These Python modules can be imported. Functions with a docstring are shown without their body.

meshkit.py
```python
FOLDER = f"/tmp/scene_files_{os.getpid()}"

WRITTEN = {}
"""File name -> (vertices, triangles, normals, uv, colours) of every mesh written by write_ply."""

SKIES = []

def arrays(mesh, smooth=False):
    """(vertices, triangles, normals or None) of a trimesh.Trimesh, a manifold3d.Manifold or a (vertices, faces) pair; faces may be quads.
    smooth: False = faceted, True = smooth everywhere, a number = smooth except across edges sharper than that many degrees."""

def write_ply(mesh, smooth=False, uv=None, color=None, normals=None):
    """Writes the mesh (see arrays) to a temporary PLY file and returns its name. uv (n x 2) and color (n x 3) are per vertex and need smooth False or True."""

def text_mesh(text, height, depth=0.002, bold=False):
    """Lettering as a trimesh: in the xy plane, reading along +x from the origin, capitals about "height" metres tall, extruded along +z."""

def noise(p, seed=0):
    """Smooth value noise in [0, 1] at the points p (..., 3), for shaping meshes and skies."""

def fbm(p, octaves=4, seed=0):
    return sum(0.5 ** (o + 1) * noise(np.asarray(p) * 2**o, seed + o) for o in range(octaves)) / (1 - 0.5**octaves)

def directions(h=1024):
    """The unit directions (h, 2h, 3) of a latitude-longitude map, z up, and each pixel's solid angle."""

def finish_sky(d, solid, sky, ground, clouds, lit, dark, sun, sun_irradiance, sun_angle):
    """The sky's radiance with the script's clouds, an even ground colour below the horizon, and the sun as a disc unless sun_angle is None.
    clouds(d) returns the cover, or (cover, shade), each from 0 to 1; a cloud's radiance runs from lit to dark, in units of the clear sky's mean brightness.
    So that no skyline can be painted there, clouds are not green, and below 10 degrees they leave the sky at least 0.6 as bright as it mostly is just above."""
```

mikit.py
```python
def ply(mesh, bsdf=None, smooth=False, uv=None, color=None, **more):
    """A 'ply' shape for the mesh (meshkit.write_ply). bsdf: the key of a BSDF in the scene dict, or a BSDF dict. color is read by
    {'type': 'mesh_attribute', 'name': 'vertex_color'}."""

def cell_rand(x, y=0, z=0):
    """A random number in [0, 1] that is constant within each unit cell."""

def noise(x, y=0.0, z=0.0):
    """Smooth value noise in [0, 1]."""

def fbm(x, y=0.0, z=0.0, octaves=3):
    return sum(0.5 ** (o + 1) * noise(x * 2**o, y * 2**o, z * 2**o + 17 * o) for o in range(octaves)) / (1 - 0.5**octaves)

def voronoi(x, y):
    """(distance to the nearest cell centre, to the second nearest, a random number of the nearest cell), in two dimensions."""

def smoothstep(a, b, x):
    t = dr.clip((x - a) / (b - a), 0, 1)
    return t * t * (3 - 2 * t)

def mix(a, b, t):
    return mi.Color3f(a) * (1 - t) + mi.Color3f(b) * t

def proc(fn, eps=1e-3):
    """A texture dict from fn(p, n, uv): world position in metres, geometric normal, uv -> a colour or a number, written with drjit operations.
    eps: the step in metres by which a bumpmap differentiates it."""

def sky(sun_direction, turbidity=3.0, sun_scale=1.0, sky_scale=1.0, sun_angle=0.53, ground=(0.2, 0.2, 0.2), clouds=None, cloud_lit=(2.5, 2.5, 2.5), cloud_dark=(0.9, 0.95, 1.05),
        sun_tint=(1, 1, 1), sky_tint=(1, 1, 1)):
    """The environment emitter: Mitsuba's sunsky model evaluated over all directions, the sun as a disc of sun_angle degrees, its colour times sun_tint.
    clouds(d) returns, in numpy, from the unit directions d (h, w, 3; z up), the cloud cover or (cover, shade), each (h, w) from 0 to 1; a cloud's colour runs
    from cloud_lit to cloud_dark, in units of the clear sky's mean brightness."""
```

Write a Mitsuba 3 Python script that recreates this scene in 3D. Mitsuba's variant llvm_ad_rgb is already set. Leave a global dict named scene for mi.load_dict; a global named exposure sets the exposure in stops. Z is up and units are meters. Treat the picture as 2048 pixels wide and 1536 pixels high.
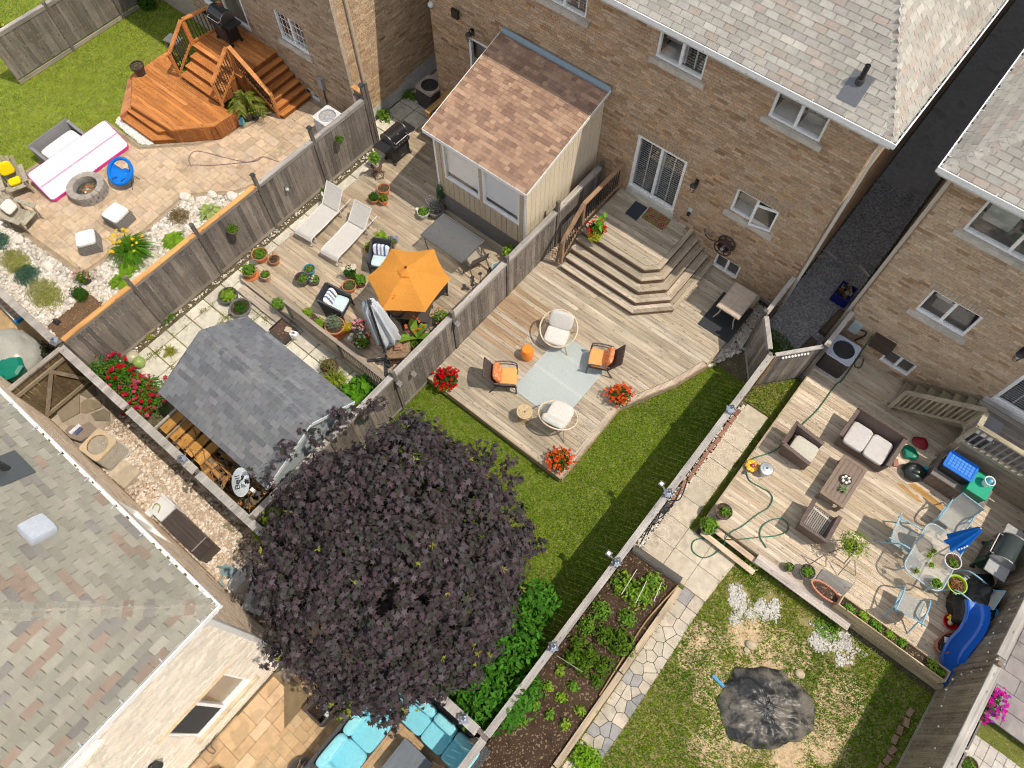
"""Back gardens of brick semi-detached houses, seen from a drone. Units are metres, z is up, +y points at the house row."""
import math,random
import numpy as np,trimesh,shapely
import drjit as dr,mitsuba as mi
import mikit,meshkit
from mikit import proc,fbm,noise,voronoi,cell_rand,smoothstep
from shapely.geometry import Polygon,Point,box as sbox

random.seed(7)
RNG = np.random.default_rng(7)
scene,labels = {},{}
T = mi.ScalarTransform4f

# ---------------------------------------------------------------- camera, sky, exposure
scene['camera'] = {'type': 'perspective','fov': 70.57,'fov_axis': 'x','near_clip': 0.1,'far_clip': 400.0,
  'to_world': T().look_at(origin=[0,0,18.0],target=[-0.27903,0.33978,18.0 - 0.89816],up=[-0.5674,0.6962,0.4397])}
def fill_cloud(d):                            # unseen cloud veil, added over the whole sky to brighten the fill light
  return 0.5 + 0.5 * meshkit.fbm(d * [3,3,5],4,2)
scene['sky'] = mikit.sky((0.50,0.157,1.0),turbidity=3.0,sun_angle=0.6,sun_scale=0.88,sun_tint=(0.95,1.0,1.07),clouds=fill_cloud,cloud_lit=(3.2,3.25,3.35))
exposure = 1.6

# ---------------------------------------------------------------- colour packed into uv.x, a random number per piece in uv.y
def pack(c):
  r,g,b = (int(round(max(0.0,min(1.0,x)) ** 0.5 * 255)) for x in c)
  return float((r * 256 + g) * 256 + b)

def encode(u):
  """(code, random) rows -> uv: red and green in u, blue in the whole part of v, the random number in its fraction"""
  k = np.asarray(u)[:,0]
  return np.stack([np.floor(k / 256) + 0.5,np.mod(k,256) + 0.01 + 0.97 * np.asarray(u)[:,1]],1)

def unpack(uv):
  k = mi.Float(uv.x)
  r = dr.floor(k / 256.0)
  g = dr.floor(k - r * 256.0)
  b = dr.floor(uv.y)
  return mi.Color3f(dr.square(r / 255.0),dr.square(g / 255.0),dr.square(b / 255.0))

def rnd(uv):
  return uv.y - dr.floor(uv.y)

def c_plain(p,n,uv):
  return unpack(uv) * (0.90 + 0.20 * fbm(p.x * 31,p.y * 31,p.z * 31,2))

def c_flat(p,n,uv):
  return unpack(uv)

def wood_tone(a,b,c,uv,f=1.0):            # a runs along the grain
  s = rnd(uv) * 37.0
  streak = fbm(a * 1.3 + s,b * 46 * f + s,c * 46 * f,3)
  broad = noise(a * 2.2 + s * 3,b * 8 * f,c * 8 * f + s)
  v = voronoi(a * 2.3 + s,(b + c) * 6.0 + s * 7)
  k = dr.maximum(smoothstep(0.03,0.15,v[0]),dr.select(v[2] < 0.4,0.0,1.0))
  return (0.38 + 0.72 * streak + 0.46 * broad) * (0.5 + 0.5 * k)

def c_wood_x(p,n,uv):
  return unpack(uv) * wood_tone(p.x,p.y,p.z,uv)

def c_wood_y(p,n,uv):
  return unpack(uv) * wood_tone(p.y,p.x,p.z,uv)

def c_wood_z(p,n,uv):                       # old fence boards: streaks, nail runs, pale lichen flecks
  base = unpack(uv) * wood_tone(p.z,p.x,p.y,uv,0.8) * (0.75 + 0.5 * fbm(p.x * 0.9,p.y * 0.9,p.z * 1.7,2))
  fleck = smoothstep(0.74,0.80,noise(p.x * 26,p.y * 26,p.z * 11)) * 0.28
  return base * (1 - fleck) + mi.Color3f(0.36,0.34,0.31) * fleck

def c_brick(p,n,uv):
  a = fbm(p.x * 23,p.y * 23,p.z * 40,2)
  return unpack(uv) * (0.74 + 0.52 * a)

def c_mortar(p,n,uv):
  return unpack(uv) * (0.8 + 0.4 * fbm(p.x * 17,p.y * 17,p.z * 17,2))

def c_shingle(p,n,uv):                      # granules, blended tone patches in each tab and weather runs
  g = noise(p.x * 120,p.y * 120,p.z * 120)
  blot = fbm(p.x * 5 + rnd(uv) * 9,p.y * 5,p.z * 5,2)
  wear = fbm(p.x * 0.8,p.y * 0.8,p.z * 0.8,2)
  return unpack(uv) * (0.70 + 0.30 * g + 0.28 * blot) * (0.88 + 0.24 * wear)

def c_stone(p,n,uv):
  a = fbm(p.x * 9 + rnd(uv) * 11,p.y * 9,p.z * 9,3)
  g = noise(p.x * 90,p.y * 90,p.z * 90)
  st = smoothstep(0.62,0.72,fbm(p.x * 2.3,p.y * 2.3 + 7,0,3)) * 0.16
  return unpack(uv) * (0.70 + 0.40 * a + 0.20 * g) * (1 - st)

def c_leaf(p,n,uv):
  return unpack(uv) * (0.86 + 0.28 * rnd(uv))

def c_soil(p,n,uv):
  a,g = fbm(p.x * 6,p.y * 6,0,3),fbm(p.x * 45,p.y * 45,0,2)
  chip = smoothstep(0.77,0.81,noise(p.x * 34,p.y * 34,3.0)) * 0.7
  return unpack(uv) * (0.45 + 0.6 * a + 0.6 * g) * (1 - chip) + mi.Color3f(0.26,0.20,0.13) * chip

def h_grain(p,n,uv):
  return fbm(p.x * 60,p.y * 60,p.z * 60,2) * 0.004

def h_weave(p,n,uv):
  return (dr.sin(p.x * 150) * dr.sin(p.y * 150 + p.z * 150) + dr.sin(p.z * 190 + p.x * 40)) * 0.002

def h_cloth(p,n,uv):
  return fbm(p.x * 9,p.y * 9,p.z * 9,3) * 0.02

def bsdf(key,fn,rough=0.7,bump=None,spec=0.5,**more):
  b = {'type': 'principled','base_color': proc(fn),'roughness': rough,'specular': spec,**more}
  if bump:
    b = {'type': 'bumpmap','arbitrary': proc(bump,2e-3),'scale': 1.0,'nested_bsdf': b}
  scene['mat_' + key] = {'type': 'twosided','bsdf': b}

bsdf('matte',c_plain,0.8,spec=0.3)
bsdf('satin',c_plain,0.42)
bsdf('gloss',c_flat,0.16,clearcoat=0.6,clearcoat_gloss=0.9)
bsdf('metal',c_plain,0.34,metallic=0.9)
bsdf('wood_x',c_wood_x,0.78,spec=0.3)
bsdf('wood_y',c_wood_y,0.78,spec=0.3)
bsdf('wood_z',c_wood_z,0.85,spec=0.2)
bsdf('brick',c_brick,0.9,h_grain,spec=0.2)
bsdf('mortar',c_mortar,0.95,spec=0.1)
bsdf('shingle',c_shingle,0.92,spec=0.2)
bsdf('stone',c_stone,0.88,h_grain,spec=0.25)
bsdf('soil',c_soil,0.95,spec=0.1)
bsdf('wicker',c_plain,0.55,h_weave)
bsdf('fabric',c_plain,0.9,spec=0.1,sheen=0.4)
bsdf('tarp',c_plain,0.36,h_cloth)
scene['mat_leaf'] = {'type': 'principledthin','base_color': proc(c_leaf),'roughness': 0.5,'diff_trans': 0.7,'eta': 1.35}
scene['mat_dark_leaf'] = {'type': 'principledthin','base_color': proc(c_leaf),'roughness': 0.33,'diff_trans': 0.25,'eta': 1.5}
scene['mat_canopy'] = {'type': 'principledthin','base_color': proc(c_plain),'roughness': 0.85,'diff_trans': 0.8,'eta': 1.2}
scene['mat_pane'] = {'type': 'thindielectric','int_ior': 1.5}
scene['mat_tabletop_glass'] = {'type': 'blendbsdf','weight': 0.35,'a': {'type': 'thindielectric','int_ior': 1.5},
  'b': {'type': 'twosided','bsdf': {'type': 'principled','base_color': {'type': 'rgb','value': [0.5,0.55,0.56]},'roughness': 0.4}}}

# ---------------------------------------------------------------- meshes are (vertices, faces) pairs
BOXF = np.array([[0,2,1],[0,3,2],[4,5,6],[4,6,7],[0,1,5],[0,5,4],[1,2,6],[1,6,5],[2,3,7],[2,7,6],[3,0,4],[3,4,7]])
UNIT = np.array([[-.5,-.5,-.5],[.5,-.5,-.5],[.5,.5,-.5],[-.5,.5,-.5],[-.5,-.5,.5],[.5,-.5,.5],[.5,.5,.5],[-.5,.5,.5]])

def rotz(v,a):
  c,s = math.cos(a),math.sin(a)
  return v @ np.array([[c,s,0],[-s,c,0],[0,0,1]])

def box(c,s,rz=0.0):
  """box with centre c (z of its BOTTOM) and size s"""
  v = UNIT * np.array(s) + [0,0,s[2] / 2]
  return rotz(v,rz) + np.array(c),BOXF

def beam(p,q,w,h,up=(0,0,1)):
  """bar from p to q, w across and h along up"""
  p,q = np.array(p,float),np.array(q,float)
  d = q - p
  L = np.linalg.norm(d); d = d / L
  up = np.array(up,float)
  if abs(d @ up) > 0.98:
    up = np.array([0,1.0,0])
  a = np.cross(up,d); a /= np.linalg.norm(a)
  b = np.cross(d,a)
  return (p + q) / 2 + UNIT[:,:1] * d * L + UNIT[:,1:2] * a * w + UNIT[:,2:] * b * h,BOXF

def prism(poly,z0,z1):
  if not isinstance(poly,shapely.geometry.base.BaseGeometry):
    poly = Polygon([p[:2] for p in poly])
  if not poly.is_valid:
    poly = poly.buffer(0)
  ms = [trimesh.creation.extrude_polygon(g,z1 - z0,engine='earcut') for g in getattr(poly,'geoms',[poly]) if g.area > 1e-6]
  m = trimesh.util.concatenate(ms)
  return np.array(m.vertices) + [0,0,z0],np.array(m.faces)

def sheet(poly,z):
  if not isinstance(poly,shapely.geometry.base.BaseGeometry):
    poly = Polygon([p[:2] for p in poly])
  v,f = prism(poly,z - 0.05,z)
  keep = (v[f][:,:,2] > z - 0.01).all(1)
  return v,f[keep]

def tube(pts,r,n=6,closed=False):
  pts = np.array(pts,float)
  r = np.broadcast_to(np.asarray(r,float),len(pts))
  t = np.gradient(pts,axis=0) if not closed else np.roll(pts,-1,0) - np.roll(pts,1,0)
  t /= np.linalg.norm(t,axis=1,keepdims=True) + 1e-12
  ref = np.array([0.13,0.27,0.95]) if abs(t[:,2]).max() < 0.97 else np.array([0.93,0.31,0.17])
  a = np.cross(t,ref); a /= np.linalg.norm(a,axis=1,keepdims=True) + 1e-12
  b = np.cross(t,a)
  k = np.arange(n) * 2 * np.pi / n
  v = pts[:,None] + r[:,None,None] * (np.cos(k)[None,:,None] * a[:,None] + np.sin(k)[None,:,None] * b[:,None])
  m = len(pts)
  f = []
  for i in range(m if closed else m - 1):
    j = (i + 1) % m
    for q in range(n):
      w = (q + 1) % n
      f += [[i * n + q,i * n + w,j * n + w],[i * n + q,j * n + w,j * n + q]]
  v = v.reshape(-1,3)
  if not closed:
    f += [[0,q + 1,q] for q in range(1,n - 1)] + [[(m - 1) * n,(m - 1) * n + q,(m - 1) * n + q + 1] for q in range(1,n - 1)]
  return v,np.array(f)

def lathe(prof,n=18,c=(0,0,0)):
  prof = np.array(prof,float)
  k = np.arange(n) * 2 * np.pi / n
  v = np.stack([prof[:,None,0] * np.cos(k),prof[:,None,0] * np.sin(k),np.repeat(prof[:,1:2],n,1)],-1).reshape(-1,3)
  f = []
  for i in range(len(prof) - 1):
    for q in range(n):
      w = (q + 1) % n
      f += [[i * n + q,i * n + w,(i + 1) * n + w],[i * n + q,(i + 1) * n + w,(i + 1) * n + q]]
  return v + np.array(c),np.array(f)

def disc(c,r,n=18,ry=None,rz=0.0):
  k = np.arange(n) * 2 * np.pi / n
  v = np.stack([r * np.cos(k),(ry or r) * np.sin(k),0 * k],1)
  v = rotz(np.vstack([v,[[0,0,0]]]),rz) + np.array(c)
  return v,np.array([[i,(i + 1) % n,n] for i in range(n)])

_ico = {s: trimesh.creation.icosphere(subdivisions=s) for s in (0,1,2,3)}
def ball(c,r,s=2):
  return np.array(_ico[s].vertices) * np.array(r) + np.array(c),np.array(_ico[s].faces)

def _cubegrid(n):
  m = trimesh.creation.box((2,2,2))
  for _ in range(n):
    m = m.subdivide()
  return np.array(m.vertices),np.array(m.faces)
_cg = {2: _cubegrid(2),3: _cubegrid(3)}
def cushion(c,s,rz=0.0,p=5.0,n=3,tilt=None):
  """rounded box with centre c (bottom z) and size s"""
  v,f = _cg[n]
  q = v / (np.abs(v) ** p).sum(1,keepdims=True) ** (1 / p)
  q = q * np.array(s) / 2
  if tilt is not None:
    q = q @ np.array(tilt).T
  return rotz(q,rz) + np.array(c) + [0,0,s[2] / 2],f

def rx(a):
  c,s = math.cos(a),math.sin(a)
  return np.array([[1,0,0],[0,c,-s],[0,s,c]])

def moved(m,loc=(0,0,0),rz=0.0,k=1.0):
  return rotz(np.asarray(m[0]) * k,rz) + np.array(loc),m[1]

def join(ms):
  vs,fs,o = [],[],0
  for v,f in ms:
    vs.append(v); fs.append(f + o); o += len(v)
  return np.vstack(vs),np.vstack(fs)

# ---------------------------------------------------------------- entries of the scene
_count = {}
def numbered(name):
  k = _count.get(name,0); _count[name] = k + 1
  return name if k == 0 else '%s_%03d' % (name,k)

def put(key,pieces,mat='matte',smooth=False):
  """pieces: list of (mesh, colour) or (mesh, colour, random); ONE entry of scene"""
  vs,fs,us,o = [],[],[],0
  for pc in pieces:
    (v,f),col = pc[0],pc[1]
    r = pc[2] if len(pc) > 2 else random.random()
    if smooth not in (False,True):
      v,f,_ = meshkit.arrays((v,f),smooth)
    u = np.empty((len(v),2))
    u[:,0] = pack(col) if not isinstance(col,np.ndarray) else col
    u[:,1] = r
    vs.append(v); fs.append(np.asarray(f) + o); us.append(u); o += len(v)
  scene[key] = mikit.ply((np.vstack(vs),np.vstack(fs)),'mat_' + mat,smooth=bool(smooth),uv=encode(np.vstack(us)))
  return key

def thing(name,label,cat,group=None):
  key = numbered(name)
  labels[key] = {'label': label,'category': cat}
  if group:
    labels[key]['group'] = group
  return key

def part(parent,name,pieces,mat='matte',smooth=False,label=None,kind=None,col=None):
  if isinstance(pieces,tuple):
    pieces = [(pieces,col)]
  elif col is not None:
    pieces = [(m,col) for m in pieces]
  key = put(numbered(parent + '__' + name),pieces,mat,smooth)
  if label or kind:
    labels[key] = {**({'label': label} if label else {}),**({'kind': kind} if kind else {})}
  return key

def one(name,label,cat,pieces,mat='matte',smooth=False,group=None,col=None):
  k = thing(name,label,cat,group)
  if isinstance(pieces,tuple):
    pieces = [(pieces,col)]
  elif col is not None:
    pieces = [(m,col) for m in pieces]
  put(k,pieces,mat,smooth)
  return k

def ground(name,pieces,mat,label=None,kind='structure',col=None,smooth=False):
  if isinstance(pieces,tuple):
    pieces = [(pieces,col)]
  k = put(numbered(name),pieces,mat,smooth)
  labels[k] = {'kind': kind,**({'label': label} if label else {})}
  return k

def vary(c,a=0.1,b=0.012):
  k = 1 + RNG.uniform(-a,a)
  return tuple(max(0.0,x * k * (1 + RNG.uniform(-b,b))) for x in c)

def arc(c,r,a0,a1,n,z=None):
  k = np.linspace(a0,a1,n)
  return [(c[0] + r * math.cos(t),c[1] + r * math.sin(t),c[2] if z is None else z) for t in k]

def spline(pts,n=8):
  """smooth curve through the points"""
  p = np.array(pts,float)
  q = np.vstack([2 * p[0] - p[1],p,2 * p[-1] - p[-2]])
  out = []
  for i in range(1,len(q) - 2):
    for t in np.linspace(0,1,n,endpoint=False):
      a,b,c,d = q[i - 1],q[i],q[i + 1],q[i + 2]
      out.append(0.5 * (2 * b + (c - a) * t + (2 * a - 5 * b + 4 * c - d) * t * t + (3 * b - a - 3 * c + d) * t ** 3))
  return np.array(out + [p[-1]])

# ---------------------------------------------------------------- leaves
def scatter_leaves(pos,nrm,size,cols,aspect=0.5,fold=0.25,bend=0.3):
  """one folded diamond leaf per position; cols: list of colours picked at random, or an array of packed colours"""
  n = len(pos)
  nrm = nrm / (np.linalg.norm(nrm,axis=1,keepdims=True) + 1e-9)
  d = RNG.normal(size=(n,3))
  a = np.cross(nrm,d); a /= np.linalg.norm(a,axis=1,keepdims=True) + 1e-9
  b = np.cross(nrm,a)
  s = np.asarray(size if np.ndim(size) else np.full(n,size)) * RNG.uniform(0.7,1.25,n)
  s = s[:,None]
  mid = pos + a * s * 0.45
  v = np.stack([pos,mid + b * s * aspect / 2 + nrm * s * fold * aspect / 2,pos + a * s - nrm * s * bend * 0.4,mid - b * s * aspect / 2 + nrm * s * fold * aspect / 2],1).reshape(-1,3)
  i = np.arange(n)[:,None] * 4
  f = np.vstack([i + [0,1,2],i + [0,2,3]])
  if isinstance(cols,list):
    pk = np.array([pack(c) for c in cols])
    code = pk[RNG.integers(0,len(pk),n)]
  else:
    code = np.asarray(cols)
  u = np.repeat(np.stack([code,RNG.uniform(0,1,n)],1),4,0)
  return v,f,u

def leafmesh(key,groups,mat='leaf'):
  vs,fs,us,o = [],[],[],0
  for v,f,u in groups:
    vs.append(v); fs.append(f + o); us.append(u); o += len(v)
  scene[key] = mikit.ply((np.vstack(vs),np.vstack(fs)),'mat_' + mat,smooth=False,uv=encode(np.vstack(us)))
  return key

def blob_points(n,c,r,lo=0.35,flat=0.0):
  """points and outward normals in a lumpy ellipsoid (upper part denser)"""
  d = RNG.normal(size=(n,3)); d[:,2] = np.abs(d[:,2]) * (1 - flat) - 0.25 * flat
  d /= np.linalg.norm(d,axis=1,keepdims=True)
  lump = 0.72 + 0.5 * meshkit.noise(d * 2.1 + RNG.uniform(0,50,3))
  k = (RNG.uniform(lo ** 3,1,n) ** (1 / 3) * lump)[:,None]
  return np.array(c) + d * k * np.array(r),d + RNG.normal(size=(n,3)) * 0.45 + [0,0,0.5]

def foliage(c,r,n,size,cols,aspect=0.5,lo=0.35):
  p,q = blob_points(n,c,r,lo)
  p[:,2] = np.maximum(p[:,2],c[2] - 0.02)
  return scatter_leaves(p,q,size,cols,aspect)

def blades(c,r,n,length,cols,width=0.03,up=0.6,droop=0.5):
  """arching strap leaves from a crown (daylily, hosta-like, ornamental grass)"""
  ang = RNG.uniform(0,2 * np.pi,n)
  out = np.stack([np.cos(ang),np.sin(ang),0 * ang],1)
  L = length * RNG.uniform(0.6,1.1,n)
  tilt = RNG.uniform(0.25,1.0,n)
  side = np.stack([-np.sin(ang),np.cos(ang),0 * ang],1)
  base = np.array(c) + out * (RNG.uniform(0,r * 0.25,n))[:,None]
  p1 = base + out * (L * tilt * 0.45)[:,None] + np.array([0,0,1]) * (L * up * 0.8)[:,None]
  p2 = base + out * (L * tilt)[:,None] + np.array([0,0,1]) * (L * (up - droop * tilt))[:,None]
  p2[:,2] = np.maximum(p2[:,2],c[2] + 0.02)
  w = (width * RNG.uniform(0.7,1.2,n))[:,None] / 2
  v = np.stack([base - side * w * .5,base + side * w * .5,p1 + side * w,p1 - side * w,p2],1).reshape(-1,3)
  i = np.arange(n)[:,None] * 5
  f = np.vstack([i + [0,1,2],i + [0,2,3],i + [3,2,4]])
  pk = np.array([pack(k) for k in cols])
  u = np.repeat(np.stack([pk[RNG.integers(0,len(pk),n)],RNG.uniform(0,1,n)],1),5,0)
  return v,f,u

def blooms(pos,size,cols,petals=5):
  """small open flowers facing up and out: petals round a centre"""
  gs = []
  pos = np.asarray(pos)
  n = len(pos)
  nr = RNG.normal(size=(n,3)) * 0.35 + [0,0,1]
  nr /= np.linalg.norm(nr,axis=1,keepdims=True)
  a = np.cross(nr,RNG.normal(size=(n,3))); a /= np.linalg.norm(a,axis=1,keepdims=True)
  b = np.cross(nr,a)
  pk = np.array([pack(k) for k in cols]); code = pk[RNG.integers(0,len(pk),n)]
  s = (size * RNG.uniform(0.75,1.2,n))[:,None] / 2
  for k in range(petals):
    t0,t1,t2 = ((k + e) * 2 * np.pi / petals for e in (0.05,0.5,0.95))
    ring = [pos + s * r * (math.cos(t) * a + math.sin(t) * b) + nr * s * h for r,t,h in ((0.8,t0,.25),(1.05,t1,.1),(0.8,t2,.25))]
    v = np.stack([pos,*ring],1).reshape(-1,3)
    i = np.arange(n)[:,None] * 4
    gs.append((v,np.vstack([i + [0,1,2],i + [0,2,3]]),np.repeat(np.stack([code,RNG.uniform(0,1,n)],1),4,0)))
  return gs

def in_poly(poly,n):
  x0,y0,x1,y1 = poly.bounds
  out = np.empty((0,2))
  while len(out) < n:
    q = np.stack([RNG.uniform(x0,x1,n * 2),RNG.uniform(y0,y1,n * 2)],1)
    out = np.vstack([out,q[shapely.contains_xy(poly,q[:,0],q[:,1])]])
  return out[:n]

GREEN = [(.10,.20,.02),(.14,.26,.03),(.08,.16,.02)]
LIME = [(.26,.42,.04),(.20,.36,.03),(.32,.46,.07)]
DEEP = [(.04,.11,.015),(.06,.15,.02),(.05,.12,.03)]


# ================================================================ walls, windows and roofs (shared builders)
CAM = np.array([0,0,18.0])
BUFF = [(.46,.335,.225),(.42,.30,.20),(.49,.365,.255),(.41,.285,.185),(.45,.345,.245),(.38,.265,.175),(.46,.315,.19)]
PALEBRICK = [(.72,.66,.57),(.68,.62,.53),(.76,.70,.61),(.70,.62,.52)]
WHITE = (.80,.81,.82)
SILL = (.50,.47,.42)
FOUND = (.46,.46,.44)

class Plane:
  """a wall plane: s along it, z up, d out of it"""
  def __init__(self,o,u,n):
    self.o,self.u,self.n = np.array([*o,0.0]),np.array([*u,0.0]),np.array([*n,0.0])
  def at(self,s,z,d=0.0):
    return self.o + self.u * s + self.n * d + np.array([0,0,z])
  def box(self,s0,s1,z0,z1,d0,d1):
    v = np.array([self.at(s,z,d) for z in (z0,z1) for s,d in ((s0,d0),(s1,d0),(s1,d1),(s0,d1))])
    return v,BOXF
  def prism(self,poly,d0,d1):
    v,f = prism(poly,d0,d1)
    return self.o + v[:,:1] * self.u + v[:,2:] * self.n + v[:,1:2] * np.array([0,0,1]),f

def near_far(items,n=300):
  """the n pieces nearest to the camera, and the others"""
  c = np.array([m[0].mean(0) for m,*_ in items])
  o = np.argsort(np.linalg.norm(c - CAM,axis=1))
  return [items[i] for i in o[:n]],[items[i] for i in o[n:]]

def pieces(parent,name,items,mat,n=300):
  a,b = near_far(items,n)
  for it in a:
    part(parent,name,[it],mat)
  if b:
    part(parent,'further_' + name + 's',b,mat,kind='stuff')

def brick_wall(parent,pl,region,palette,mortar,thick=0.11,n=300,dark=0.06,solid=True):
  if solid:
    part(parent,'wall',pl.prism(region,-thick,0.0),'mortar',col=mortar)
  s0,z0,s1,z1 = region.bounds
  L,H,j = 0.262,0.078,0.011
  items = []
  for r in range(int((z1 - z0) / (H + j)) + 1):
    za = z0 + r * (H + j)
    zb = min(za + H,z1)
    if zb - za < 0.02:
      continue
    row = region.intersection(sbox(s0 - 1,(za + zb) / 2 - 0.002,s1 + 1,(za + zb) / 2 + 0.002))
    off = (r % 2) * (L + j) / 2 + (0.07 if r % 3 == 0 else 0)
    for g in getattr(row,'geoms',[row]):
      if g.is_empty:
        continue
      a,_,b,_ = g.bounds
      k = math.floor((a - off) / (L + j))
      while off + k * (L + j) < b:
        p,q = max(a,off + k * (L + j)),min(b,off + k * (L + j) + L)
        k += 1
        if q - p < 0.03:
          continue
        c = palette[RNG.integers(len(palette))]
        if RNG.uniform() < dark:
          c = (c[0] * .74,c[1] * .65,c[2] * .58)
        items.append((pl.box(p,q,za,zb,-0.004,0.009 + RNG.uniform(0,.003)),vary(c,.13)))
  pieces(parent,'brick',items,'brick',n)

def soldier(parent,pl,s0,s1,z0,z1,palette,d=0.013):
  k = s0
  while k < s1 - 0.03:
    part(parent,'soldier_brick',[(pl.box(k,min(k + .079,s1),z0,z1,-.004,d),vary(palette[0],.08))],'brick')
    k += 0.089

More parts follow.
